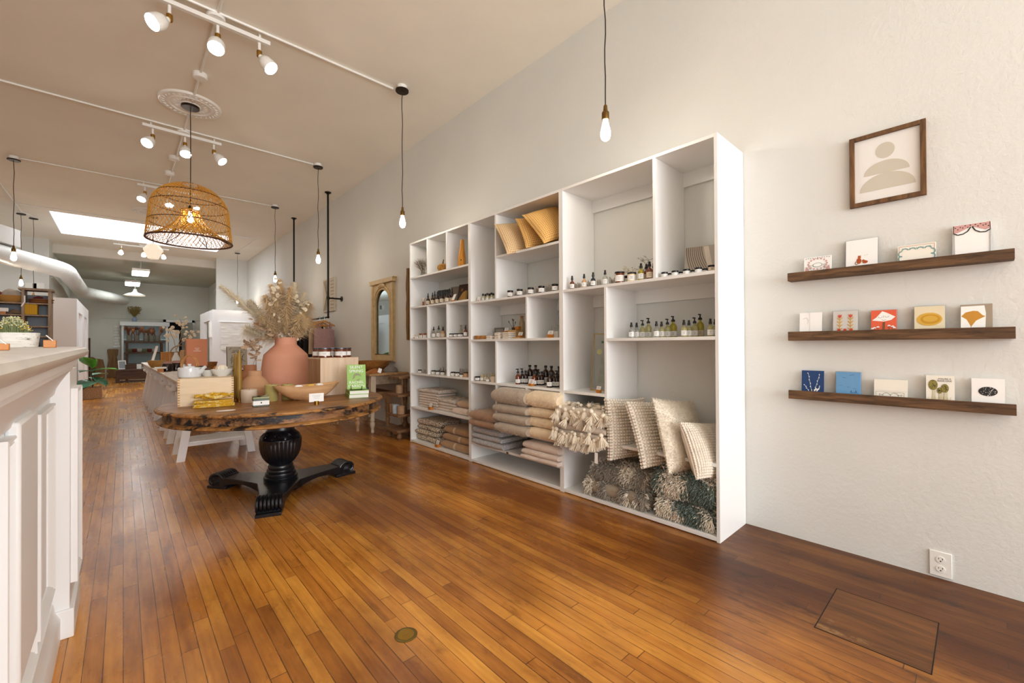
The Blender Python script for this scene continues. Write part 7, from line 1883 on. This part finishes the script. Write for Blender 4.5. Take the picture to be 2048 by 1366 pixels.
t = thing('branch_vase', 'small white vase with tall cotton branches on the long table', 'vase', (pv.x, yv, LZ)); H = at(350, 705, yv).z-LZ; MB().lathe([(.05, 0), (.075, .05), (.07, H*.5), (.03, H*.9), (.035, H), (.028, H), (.025, H*.8)], 20).build('pot', CER2, t)
COT = mat('cotton_flower', rgb(226, 210, 186), .9); r3 = random.Random(31)
for i, (path, n) in enumerate([([(352, 700), (362, 675), (364, 648), (360, 638)], 16), ([(352, 700), (348, 680), (342, 668), (338, 658)], 18), ([(353, 698), (366, 680), (378, 672), (390, 660)], 14)]):
    P = [at(u, v, yv+.05*i)-Vector((pv.x, yv, LZ)) for u, v in path]; br = MB().tube([Vector((0, 0, H*.6))]+P, .006, 5).build('branch', mat('pale_branch', rgb(176, 148, 118), .8), t)
    b = MB()
    for k in range(n):
        s = r3.uniform(.45, 1)*(len(P)-1); j = min(int(s), len(P)-2); q = P[j].lerp(P[j+1], s-j)+Vector((r3.uniform(-.11, .11), r3.uniform(-.06, .06), r3.uniform(-.08, .08))); b.ball(q, r3.uniform(.022, .038), 8, 5, sc=(1, .7, 1)); b.tube([P[j].lerp(P[j+1], s-j), q], .003, 3)
    b.build('cotton', COT, br, smooth=60)
y = 12.2; pq = at(358, 700, y); t = thing('heart_basket', 'brown scoop shaped basket left of the burnt orange notebook', 'basket', (pq.x+.02, y, LZ)); MB().lathe([(.05, 0), (.12, .10), (.18, .26), (.17, .26), (.1, .1), (0, .03)], 24, rf=lambda a, k: 1+.2*cos(a)).build('bowl', wood('brown_basket', rgb(112, 76, 40), rgb(160, 118, 70), 'Z', 20, .8), t)
MB().tube([(.17*cos(a), 0, .24+.16*sin(a)) for a in [pi*k/10 for k in range(11)]], .012, 6).build('handle', DRY, t)

# ================================================================== RIGHT SIDE: MIRROR, ART, RACK, CONSOLE
GM = mat('aged_cream_gilt', rgb(204, 178, 130), .5, var=.12, vscale=14, metal=.0)
ya, yb, za_, zb = 5.84, 6.62, .94, 2.205
t = thing('arched_mirror', 'tall carved cream mirror with an arched glass on the right wall', 'mirror', (XR, (ya+yb)/2, za_)); W = yb-ya; H = zb-za_
FM = lambda a, c, h: (-h, a, c)
yi = W/2-.14; arch_z = H-.12-.27
outline = [(-W/2+.03, .0), (W/2-.03, .0), (W/2-.03, H-.07), (-W/2+.03, H-.07)]
# frame with an arched opening: built as strips between the outer and inner outline
inner = [(-yi, .10), (yi, .10)]+arc(0, arch_z, yi, 0, pi, 20, .95); n = len(inner)
outer = []
for (a, c) in inner:
    if c <= .101: outer.append((-W/2+.03 if a < 0 else W/2-.03, 0))
    else:
        th = atan2(c-arch_z, a); k = min((W/2-.03)/max(1e-6, abs(cos(th))), (H-.07-arch_z)/max(1e-6, abs(sin(th)))); outer.append((k*cos(th), arch_z+k*sin(th)))
b = MB(); vs = [FM(a, c, .035) for a, c in outer]+[FM(a, c, .035) for a, c in inner]+[FM(a, c, 0) for a, c in outer]+[FM(a, c, .012) for a, c in inner]
fs = []
for i in range(n): j = (i+1) % n; fs += [(i, j, n+j, n+i), (n+i, n+j, 3*n+j, 3*n+i), (2*n+i, 2*n+j, j, i)]
b._add(vs, fs); b.build('frame', GM, t, smooth=25)
MB().prism([(-W/2, H-.07), (W/2, H-.07), (W/2, H-.03), (W/2+.03, H), (-W/2-.03, H), (-W/2, H-.03)], 0, .07, F=FM).build('cornice', GM, t, bev=.006)
b = MB(); b.tube([FM(a*1.16, arch_z+(c-arch_z)*1.16, .04) for a, c in arc(0, arch_z, yi, 0, pi, 24, .95)], .018, 8); b.tube([FM(a*1.0, arch_z+(c-arch_z)*1.0, .036) for a, c in arc(0, arch_z, yi, 0, pi, 24, .95)]+[FM(-yi, .1, .036), FM(yi, .1, .036), FM(yi, arch_z, .036)], .012, 8)
for s in (-1, 1): b.box(-.055, s*(W/2-.05)-.02, .02, -.03, s*(W/2-.05)+.02, H-.08)
b.build('mouldings', GM, t, smooth=50)
b = MB()
for k in range(9):
    a = -1.2+.3*k; b.ball(FM(.10*sin(a), arch_z+yi*1.06+.035*cos(a)-.0, .05), 1, 8, 6, sc=(.02, .03, .03))
b.build('carved_crest', GM, t, smooth=60)
MB().prism(inner, .010, .014, F=FM).build('glass', mat('mirror_glass', rgb(170, 184, 184), .03, metal=1), t, smooth=0)
# carved panel
ya, yb = 8.28, 8.90; t = thing('carved_panel', 'cream carved wooden panel of lines on the right wall behind the clothes rack', 'wall art', (XR, (ya+yb)/2, 1.85)); w, h = yb-ya, .65
MB().box(-.03, -w/2, 0, 0, w/2, h).build('board', mat('cream_board', rgb(206, 194, 174), .7), t, bev=.003); b = MB()
for k in range(9): b.box(-.033, -w/2+.03, .06+.065*k, -.029, -w/2+.2, .066+.065*k)
for k in range(4): b.beam((-.031, w/2-.04-.05*k, .03), (-.031, .0-.02*k+.1, h/2), .008, .004, up=(1, 0, 0)); b.beam((-.031, .0-.02*k+.1, h/2), (-.031, w/2-.04-.05*k, h-.03), .008, .004, up=(1, 0, 0))
b.build('grooves', mat('groove_brown', rgb(110, 90, 70), .8), t, smooth=0)
# clothes rack of iron pipe
RX = 2.755; ra, rb = 7.98, 10.08; RZ = 1.70
t = thing('clothes_rack', 'black iron pipe clothes rack hung from the ceiling at the right wall', 'clothes rack', (0, 0, 0))
for y in (ra, rb):
    MB().tube([(RX, y, RZ), (RX, y, CZ)], .017, 12).build('post', BLACKM, t); MB().lathe([(.055, -.012), (.055, 0), (.05, .0)], 20, (RX, y, CZ)).lathe([(.026, -.035), (.026, -.01)], 14, (RX, y, CZ)).build('ceiling_flange', BLACKM, t)
    z = on(657, 596, x=RX).z; MB().tube([(RX, y, z), (XR, y, z)], .015, 10).build('wall_brace', BLACKM, t); MB().tube([(XR-.014, y, z), (XR, y, z)], .05, 18).build('wall_flange', BLACKM, t); MB().tube([(RX, y, z-.03), (RX, y, z+.03)], .024, 12).build('tee', BLACKM, t)
MB().tube([(RX, ra, RZ), (RX, rb, RZ)], .016, 12).build('rail', BLACKM, t); MB().ball((RX, ra, RZ), .024, 10, 8).ball((RX, rb, RZ), .024, 10, 8).build('elbow', BLACKM, t)
HANG = wood('hanger_wood', rgb(176, 116, 58), rgb(206, 150, 88), 'X', 12, .45)
def hanger(x, y, rz, lab):
    t = thing('hanger', lab, 'hanger', (x, y, RZ+.017), rz, 'wooden hangers'); MB().tube([(0, .0, -.085), (0, 0, -.03)]+[(0, .018-.020*cos(a), -.03+.02+.022*sin(a)) for a in [pi*k/8-.2 for k in range(9)]], .0028, 6).build('hook', STEEL, t)
    MB().tube([(-.21, 0, -.165), (-.12, 0, -.125), (-.03, 0, -.088), (0, 0, -.084), (.03, 0, -.088), (.12, 0, -.125), (.21, 0, -.165)], .012, 8, flat=1.3).build('shoulders', HANG, t); MB().tube([(-.2, 0, -.165), (.2, 0, -.165)], .007, 8).build('bar', HANG, t); return t
def garment(nm, x, y, rz, m, lab, H, wtop, wbot, z0=-.13, neck=.09, depth=.05, strap=True):
    b = MB(); n = 24
    def ring(s):
        if s < .18: w = wtop*(.55+.0*s) if strap else wtop*(.8+.2*s/.18)
        else: w = wtop+(wbot-wtop)*(s-.18)/.82
        return w
    for sg in ([-1, 1]): pass
    P = []
    nz = 14
    lev = [(.16 if strap else 0)+(1-(.16 if strap else 0))*k/(nz-1) for k in range(nz)]
    for s in lev:
        w = ring(s)/2; z = z0-H*s
        for i in range(n):
            a = 2*pi*i/n; dpt = depth*(.55+.6*s)*(1+.18*sin(5*a+s*3)*s); P.append((w*cos(a), dpt*sin(a), z+(0 if s > lev[0] else -.03*(1-abs(cos(a))))))
    fs = [(k*n+i, (k+1)*n+i, (k+1)*n+(i+1) % n, k*n+(i+1) % n) for k in range(nz-1) for i in range(n)]
    b._add(P, fs); t = thing(nm, lab, 'garment', (x, y, RZ+.017), rz, 'clothes on the pipe rack'); b.build('body', m, t, smooth=60)
    if strap:
        s_ = MB()
        for sg in (-1, 1): s_.tube([(sg*wtop*.30, depth*.5, z0-H*.17), (sg*wtop*.27, 0, z0+.02), (sg*wtop*.30, -depth*.5, z0-H*.17)], [.028, .026, .028], 8, flat=.35)
        s_.build('straps', m, t, smooth=60)
    return t
MAUVE = cloth('mauve_cotton', rgb(158, 122, 118)); BLK = cloth('black_cotton', rgb(16, 15, 16)); BEI = cloth('beige_linen', rgb(172, 146, 116)); GRYC = cloth('grey_scarf_cloth', rgb(150, 138, 124))
for i, (dy, m, lab, H, wt, wb) in enumerate([(.10, MAUVE, 'mauve sleeveless top on the nearest hanger of the pipe rack', .50, .40, .42), (.34, BEI, 'beige linen top just behind the mauve one', .56, .44, .46), (.58, BLK, 'black top third along the pipe rack', .85, .44, .50), (.85, BLK, 'black dress fourth along the pipe rack', 1.05, .44, .56), (1.15, BLK, 'black dress fifth along the pipe rack', 1.1, .46, .58), (1.5, BLK, 'black dress sixth along the pipe rack', 1.1, .46, .58)]):
    hanger(RX-.02, ra+dy+.04, .25 if i < 2 else .1, 'wooden hanger of the %s' % ['mauve top', 'beige top', 'black top', 'first black dress', 'second black dress', 'third black dress'][i]); garment('hanging_garment', RX-.02, ra+dy+.04, .25 if i < 2 else .1, m, lab, H, wt, wb)
t = thing('scarf', 'long beige scarf hanging in front of the black clothes', 'scarf', (2.44, ra+1.25, RZ-.02), 0); MB().prism([(-.02, 0), (.04, -.02), (.09, -.22), (.05, -.26), (.07, -.9), (-.09, -.9), (-.04, -.3)], -.02, .02, F=lambda a, c, h: (a, h, c)).build('cloth', GRYC, t, bev=.01)
# console tables
CW = wood('greyed_console_wood', rgb(116, 100, 84), rgb(160, 140, 116), 'Y', 5, .65); CTW = wood('console_top_wood', rgb(140, 104, 66), rgb(184, 142, 96), 'Y', 4, .55); LEGW = wood('pale_turned_leg', rgb(170, 150, 126), rgb(200, 184, 160), 'Z', 6, .6); LEGT = wood('tan_turned_leg', rgb(150, 112, 76), rgb(184, 146, 106), 'Z', 6, .6)
def turned(x, y, H, m, t, r=.034):
    MB().lathe([(.014, 0), (.022, .01), (.024, .03), (.018, .05), (.022, .07), (.032, .10), (.034, .13), (.024, .15), (.030, .165), (.032, .18), (.028, .19), (.026, .21), (.034, H*.5), (.036, H*.62), (.028, H*.66), (.034, H*.68), (.034, H*.70)], 20, (x, y, 0)).box(x-r, y-r, H*.70, x+r, y+r, H).build('leg', m, t, smooth=40)
ctz = .80; t = thing('console_table', 'greyed wooden console table with turned legs below the arched mirror', 'table', (0, 0, 0))
xa_, xb_, ya, yb = 2.40, 2.98, 5.42, 6.85
MB().box(xa_, ya, ctz-.03, xb_, yb, ctz).build('table_top', CTW, t, bev=.004)
for x, y in ((2.47, 5.49), (2.92, 5.49), (2.47, 6.75), (2.92, 6.75)): turned(x, y, ctz-.03, LEGW, t)
MB().box(2.45, 5.48, ctz-.15, 2.93, 5.50, ctz-.03).box(2.45, 6.74, ctz-.15, 2.93, 6.76, ctz-.03).box(2.46, 5.5, ctz-.15, 2.48, 6.74, ctz-.03).box(2.91, 5.5, ctz-.15, 2.93, 6.74, ctz-.03).build('apron', CW, t)
t = thing('side_table', 'small tan table with turned legs pushed under the left of the console', 'table', (0, 0, 0)); MB().box(2.30, 5.66, .50, 2.86, 6.5, .525).build('table_top', CTW, t)
for x, y in ((2.36, 5.72), (2.80, 5.72), (2.36, 6.44), (2.80, 6.44)): turned(x, y, .50, LEGT, t, .028)
MB().box(2.35, 5.71, .42, 2.81, 5.73, .50).box(2.35, 6.43, .42, 2.81, 6.45, .50).build('apron', LEGT, t)
# on the console
def cs_(u, v): p = on(u, v, z=ctz); return Vector((p.x, p.y, ctz))
CB = wood('chestnut_bowl', rgb(120, 76, 32), rgb(172, 118, 58), 'X', 6, .5)
p = Vector((2.70, 5.98, ctz)); t = thing('wooden_bowl', 'wide chestnut wooden bowl on the console below the mirror', 'bowl', p); MB().lathe([(.11, 0), (.13, .01), (.22, .09), (.25, .155), (.24, .155), (.2, .09), (0, .03)], 40).build('bowl_body', CB, t)
for i, (u, yy, lab) in enumerate([(738, 5.60, 'left tan leather slipper on the console before the chestnut bowl'), (752, 5.56, 'right tan leather slipper on the console before the chestnut bowl')]):
    p = Vector((on(u, 745, y=yy).x, yy, ctz)); b = MB(); b.grid(lambda i2, j: ((.13-.26*i2), (.038+.012*sin(pi*i2))*cos(pi*j)*(sin(pi*min(1, max(.02, i2*.96+.02)))**.4), .006+(.062*(1-i2)**.8*sin(pi*j)*(sin(pi*min(1, i2+.25))**.5) if i2 < .75 else .008*sin(pi*j))), 16, 10); b.box(-.11, -.03, 0, .11, .03, .008)
    single('slipper', b, mat('tan_leather', rgb(160, 98, 40), .5), lab, 'slipper', p, .3+.3*i, 'tan leather slippers')
p = Vector((2.66, 5.62, ctz)); t = thing('price_card', 'small white price card leaning beside the slippers', 'card', (2.58, 5.50, ctz)); MB().cbox((0, 0, .035), (.05, .003, .06), R=Matrix.Rotation(.35, 3, 'Y')).build('card', PAPER, t)
single('grey_stone', MB().lathe([(.10, 0), (.105, .015), (.09, .05), (.05, .085), (0, .095)], 24), mat('grey_felt', rgb(120, 112, 104), .9), 'grey domed felt hat at the back of the console', 'hat', (2.80, 5.62, ctz))
# yarn
b = MB(); r3 = random.Random(12)
for k in range(46):
    a0 = r3.uniform(0, 6.28); P = [(.10*cos(a0+q*.5)*r3.uniform(.7, 1.1), .07*sin(a0*2+q*.7)*r3.uniform(.6, 1.1), .03+.09*abs(sin(q*.45+a0))) for q in range(9)]; b.tube(P, .004, 4, caps=False)
zmin = min(v[2] for v in b.v); b.v = [(x, y, z-zmin) for x, y, z in b.v]
single('yarn_skein', b, mat('pale_blue_yarn', rgb(176, 186, 194), .9), 'loose skein of pale blue yarn on the small tan table', 'yarn', (2.42, 5.78, .525))
# tiered plant stand left of the bookcases
TS = wood('tier_wood', rgb(96, 66, 42), rgb(140, 102, 68), 'X', 6, .7)
t = thing('tiered_stand', 'rustic tiered wooden stand between the console and the bookcases', 'stand', (0, 0, 0))
for z, h in ((.03, .0), (.29, 0), (.54, 0), (.78, 0)): pass
xc, yc_ = 2.70, 5.02
for z, s in ((.09, .21), (.28, .19), (.53, .18), (.755, .16)): MB().box(xc-s, yc_-s*.9, z, xc+s, yc_+s*.9, z+.03).build('tier', TS, t, bev=.004)
MB().lathe([(.03, .12), (.04, .16), (.025, .2), (.032, .28), (.022, .4), (.034, .53), (.022, .64), (.03, .755)], 16, (xc, yc_, 0)).build('column', TS, t)
for sx in (-1, 1):
    for sy in (-1, 1): MB().lathe([(.02, 0), (.035, .02), (.03, .05), (.022, .09)], 12, (xc+sx*.15, yc_+sy*.13, 0)).build('bun_foot', TS, t)
CUPM = mat('speckled_tan_clay', rgb(166, 132, 98), .7, var=.15, vscale=60); CUPB = mat('blue_washed_clay', rgb(168, 180, 188), .6, var=.2, vscale=20)
def cup(m):
    def fn():
        t = thing('clay_cup', '', 'cup'); MB().lathe([(.040, 0), (.045, .004), (.046, .105), (.041, .105), (.038, .01), (0, .008)], 24).build('cup_body', m, t); return t
    return Proto(fn)
C1, C2 = cup(CUPM), cup(CUPB)
C1((2.62, yc_, .56), 'tan clay cup on the upper tier of the rustic stand', group='clay cups'); C1((2.585, yc_+.10, .31), 'tan clay cup at the left on the lower tier of the rustic stand', group='clay cups'); C2((2.57, yc_-.005, .31), 'blue washed clay cup on the lower tier of the rustic stand', group='clay cups', scale=(1, 1, 1.05)); C1((2.585, yc_-.11, .31), 'tan clay cup at the right on the lower tier of the rustic stand', group='clay cups')

# ================================================================== BACK ROOM
AY = YB-.55; ax0, ax1 = on(243, 700, y=AY).x, on(336, 700, y=AY).x; az = on(290, 644, y=AY).z
AW = mat('armoire_white', rgb(228, 232, 232), .5); AIN = mat('armoire_inside', rgb(160, 176, 182), .7)
t = thing('armoire', 'white armoire with a grey blue interior against the far wall', 'cabinet', (ax0, AY, 0)); w = ax1-ax0
MB().box(0, 0, 0, .06, .5, az).build('side_panel', AW, t); MB().box(w-.06, 0, 0, w, .5, az).build('side_panel', AW, t); MB().box(-.05, -.05, az-.16, w+.05, .5, az).build('cornice', AW, t, bev=.01); MB().box(.06, .44, .1, w-.06, .48, az-.16).build('back_panel', AIN, t)
for z in (.45, .95, 1.45): MB().box(.06, .0, z, w-.06, .44, z+.03).build('shelf', AW, t)
MB().box(.06, 0, .0, w-.06, .05, .42).build('plinth_front', AW, t); MB().box(w+.02, -.02, .3, w+.35, .03, az-.3).build('open_door', AW, t)
p = on(269, 645, y=AY+.2); t = thing('dried_bouquet', 'ochre dried bouquet in a small blue and white vase on top of the armoire', 'dried flower', (p.x, AY+.2, az)); MB().lathe([(.05, 0), (.08, .08), (.05, .18), (.06, .2)], 16).build('vase', mat('blue_white_china', rgb(150, 166, 196), .2), t); r3 = random.Random(77); b = MB()
for k in range(260):
    a = r3.uniform(0, 6.28); l = r3.uniform(.12, .40); k2 = r3.random()**.5; q = Vector((cos(a)*.30*k2*(.4+l), sin(a)*.2*k2, .2+l)); b.tube([(0, 0, .18), q], .0018, 3, caps=False); b.ball(q, .014, 5, 3)
b.build('stems', mat('ochre_dried', rgb(150, 130, 70), .9), t)
# brown rack of brush jars in front of the armoire
BY = 20.2; bx0, bx1 = on(251, 700, y=BY).x, on(326, 700, y=BY).x; bz1, bz2 = on(288, 683, y=BY).z, on(288, 704, y=BY).z
BRK = wood('dark_rack_wood', rgb(58, 38, 26), rgb(92, 62, 42), 'X', 3, .6)
t = thing('display_rack', 'dark wooden display rack of brushes and jars in the back room', 'rack', (bx0, BY, 0)); w = bx1-bx0
for x in (0, w-.07):
    for y in (0, .38): MB().box(x, y, 0, x+.07, y+.07, bz1).build('post', BRK, t)
for z in (bz1, bz2, on(288, 727, y=BY).z): MB().box(-.04, -.02, z-.05, w+.04, .47, z).build('shelf', BRK, t)
r3 = random.Random(14); BRU = [mat('brush_a', rgb(112, 70, 40), .7), mat('brush_b', rgb(74, 46, 30), .7), mat('brush_c', rgb(150, 96, 60), .7)]
JB = mat('jar_pewter', rgb(120, 116, 104), .4); 
for i, u in enumerate([259, 273, 292, 303, 315]):
    p = on(u, 683, y=BY+.2); t = thing('brush_jar', 'jar of wooden brushes, %s from the left on the dark display rack' % ORD[i], 'jar', (p.x, BY+.2, bz1), 0, 'jars of brushes'); MB().lathe([(.07, 0), (.08, .02), (.08, .22), (.07, .22), (.06, .03), (0, .02)], 14).build('jar_body', JB, t)
    for k in range(7):
        a = r3.uniform(0, 6.28); q = Vector((.14*cos(a), .08*sin(a), .36+r3.uniform(0, .14))); b = MB(); b.tube([(0, 0, .05), q], .012, 5); b.ball(q, .05, 7, 5, sc=(1, .5, 1.3)); b.build('brush', BRU[k % 3], t)
for i, u in enumerate([259, 269, 279, 289, 299, 309]):
    p = on(u, 704, y=BY+.15); single('patterned_bowl', MB().lathe([(.05, 0), (.10, .05), (.12, .12), (.11, .12), (0, .04)], 14), [mat('bowl_green', rgb(110, 120, 90), .3), mat('bowl_red', rgb(110, 46, 40), .3), mat('bowl_white', rgb(196, 200, 196), .3)][i % 3], 'little glazed bowl, %s from the left on the middle shelf of the dark display rack' % ORD[i], 'bowl', (p.x, BY+.15, bz2), 0, 'glazed bowls')
# low chest
HY = 18.9; hx0, hx1 = on(231, 755, y=HY).x, on(330, 755, y=HY).x; hz = on(260, 741, y=HY).z
t = thing('low_chest', 'long low dark wooden chest on the floor of the back room', 'chest', (hx0, HY, 0)); w = hx1-hx0
CH_ = wood('chest_wood', rgb(56, 34, 20), rgb(92, 58, 34), 'X', 3, .5)
MB().box(0, 0, .11, w, .55, hz).build('body', CH_, t, bev=.006); MB().box(-.02, -.02, hz, w+.02, .57, hz+.04).build('lid', wood('chest_lid', rgb(70, 48, 34), rgb(110, 80, 56), 'X', 3, .4), t)
for x in (0, w-.1): MB().box(x, 0, 0, x+.1, .1, .11).box(x, .45, 0, x+.1, .55, .11).build('foot', CH_, t)
MB().box(.1, .02, .03, w-.1, .06, .07).build('stretcher', CH_, t)
p = on(245, 735, y=HY+.2); t = thing('photo_easel', 'small white framed picture leaning on the low chest', 'picture', (p.x, HY+.2, hz+.04)); MB().box(-.10, -.012, 0, .10, .012, .3).build('frame', AW, t); MB().box(-.08, -.014, .03, .08, -.011, .27).build('picture', mat('pic_grey', rgb(140, 146, 150), .5), t); t.rotation_euler = (-.3, 0, .2)
p = on(262, 733, y=HY+.25); single('dark_box', MB().box(-.14, -.1, 0, .14, .1, .15), BRK, 'small dark box on the low chest', 'box', (p.x, HY+.25, hz+.04)); p2 = on(274, 730, y=HY+.25); single('white_card', MB().box(-.06, -.02, 0, .06, .02, .16), PAPER, 'upright white card on the low chest', 'card', (p2.x+.05, HY+.25, hz+.04))
# cutting boards leaning on the far wall
CUT = wood('old_board', rgb(112, 82, 50), rgb(150, 114, 74), 'Z', 3, .7)
def board(lab, u0, u1, v0, v1, y, poly, tilt=.05):
    x0, x1 = on(u0, v1, y=y).x, on(u1, v1, y=y).x; h = on((u0+u1)/2, v0, y=y).z; w = x1-x0
    o = MB().prism([(-w/2+w*a, h*c) for a, c in poly], -.02, .02, F=lambda a, c, q: (a, q, c)).build('serving_board', CUT, None, ((x0+x1)/2, y, 0), bev=.01); o.rotation_euler = (-tilt, 0, 0)
    return tag(o, lab, 'board', 'old wooden boards on the floor')
board('tall old wooden board with a handle hole leaning on the far wall', 214, 237, 698, 754, YB-.14, [(0, 0), (1, 0), (.98, .5), (.84, .72), (.95, .8), (1, .96), (.94, 1), (.06, 1), (0, .95), (.1, .78), (.14, .6), (.02, .4)])
board('wide curved old wooden board behind the plant, left one', 168, 193, 714, 756, YB-.30, [(0, 0), (1, 0), (1, .9), (.7, 1), (.3, 1), (.05, .85)])
board('wide curved old wooden board behind the plant, right one', 190, 210, 717, 756, YB-.42, [(0, 0), (1, 0), (1, .55), (.8, .95), (.1, 1), (0, .9)])
# stool-like white drape, wooden pole
p = on(178, 745, y=21.4); single('wooden_post', MB().box(-.035, -.035, 0, .035, .035, on(178, 676, y=21.4).z), BRK, 'dark upright wooden post beside the left partition in the back room', 'post', (p.x, 21.4, 0))
p = on(168, 720, y=20.9); t = thing('draped_table', 'white draped side table beside the dark wooden post', 'table', (p.x-.18, 20.9, 0)); zt3 = on(168, 694, y=20.9).z; MB().lathe([(.26, .0), (.25, zt3*.4), (.28, zt3*.9), (.27, zt3), (0, zt3+.01)], 30, rf=lambda a, k: 1+.08*sin(7*a)*(k < 3)).build('drape', mat('drape_white', rgb(206, 210, 206), .9), t, smooth=60)
p = on(234, 668, y=YB-.03); t = thing('hanging_tags', 'strip of white paper garlands hanging left of the armoire', 'garland', (p.x, YB-.02, 0)); z1, z0 = on(234, 650, y=YB).z, on(234, 695, y=YB).z; b = MB()
for k in range(8): b.box(-.10+.02*(k % 2), -.015, z0+(z1-z0)*k/8, .09-.02*(k % 3), 0, z0+(z1-z0)*(k+.8)/8)
b.build('paper', PAPER, t)
# ornaments on top of the right partition
p = on(503, 616, y=RY0+.2)
t = thing('small_sculpture', 'brown wooden sculpture on top of the right partition, behind the pampas', 'ornament', (on(502, 612, y=RY0+.04).x, RY0+.04, Hh)); MB().lathe([(.06, 0), (.05, .1), (.09, .16), (.06, .28), (0, .3)], 14, rf=lambda a, k: 1+.3*cos(3*a)).build('body', BRU[0], t)
# ================================================================== LIGHT, CAMERA
def area(name, loc, eul, sx, sy, power, color, spread=180):
    l = bpy.data.lights.new(name, 'AREA'); l.shape = 'RECTANGLE'; l.size = sx; l.size_y = sy; l.energy = power; l.color = color; l.spread = radians(spread)
    o = bpy.data.objects.new(name, l); COL.objects.link(o); o.location = loc; o.rotation_euler = eul; return o
# daylight through the shop windows (behind the photographer) and the skylight, plus added ceiling fill
for (x0, x1, k) in [(-2.95, -1.25, .35), (-1.0, .75, .75), (1.0, 2.75, 1.3)]:
    area('window_daylight', ((x0+x1)/2, YF-.10, 2.0), (radians(90), 0, 0), x1-x0, 2.9, 66*k, (.88, .94, 1.0))
    area('ceiling_fill', ((x0+x1)/2, YF-.10, 2.0), (radians(118), 0, 0), x1-x0, 2.9, 190*k, (.97, .98, 1.0))  # added lamp, tilted up to brighten the ceiling directly
area('skylight_daylight', ((SX0+SX1)/2, (SY0+SY1)/2, CZ+1.42), (0, 0, 0), SX1-SX0-.1, SY1-SY0-.1, 190, (.93, .96, 1.0))
w = bpy.data.worlds.new('daylight'); SC.world = w; w.use_nodes = True
bg = w.node_tree.nodes['Background']; bg.inputs['Color'].default_value = (.85, .92, 1, 1); bg.inputs['Strength'].default_value = 1.2

cam = bpy.data.cameras.new('camera'); cam.sensor_width = 36; cam.sensor_fit = 'HORIZONTAL'; cam.lens = FPX/2048*36; cam.shift_y = (VC-683)/2048; cam.clip_start = .02; cam.clip_end = 100
co = bpy.data.objects.new('camera', cam); COL.objects.link(co)
M = Matrix((CR, CU, -CF)).transposed().to_4x4(); M.translation = Vector((0, 0, EYE)); co.matrix_world = M
SC.camera = co
vs = SC.view_settings; vs.view_transform = 'Standard'; vs.look = 'None'; vs.gamma = 1; vs.exposure = -.38; vs.use_curve_mapping = False
cy = SC.cycles; cy.use_denoising = True; cy.use_adaptive_sampling = True; cy.adaptive_threshold = .015; cy.max_bounces = 8; cy.diffuse_bounces = 5; cy.glossy_bounces = 4; cy.transmission_bounces = 6; cy.transparent_max_bounces = 8; cy.caustics_reflective = False; cy.caustics_refractive = False; cy.sample_clamp_indirect = 6
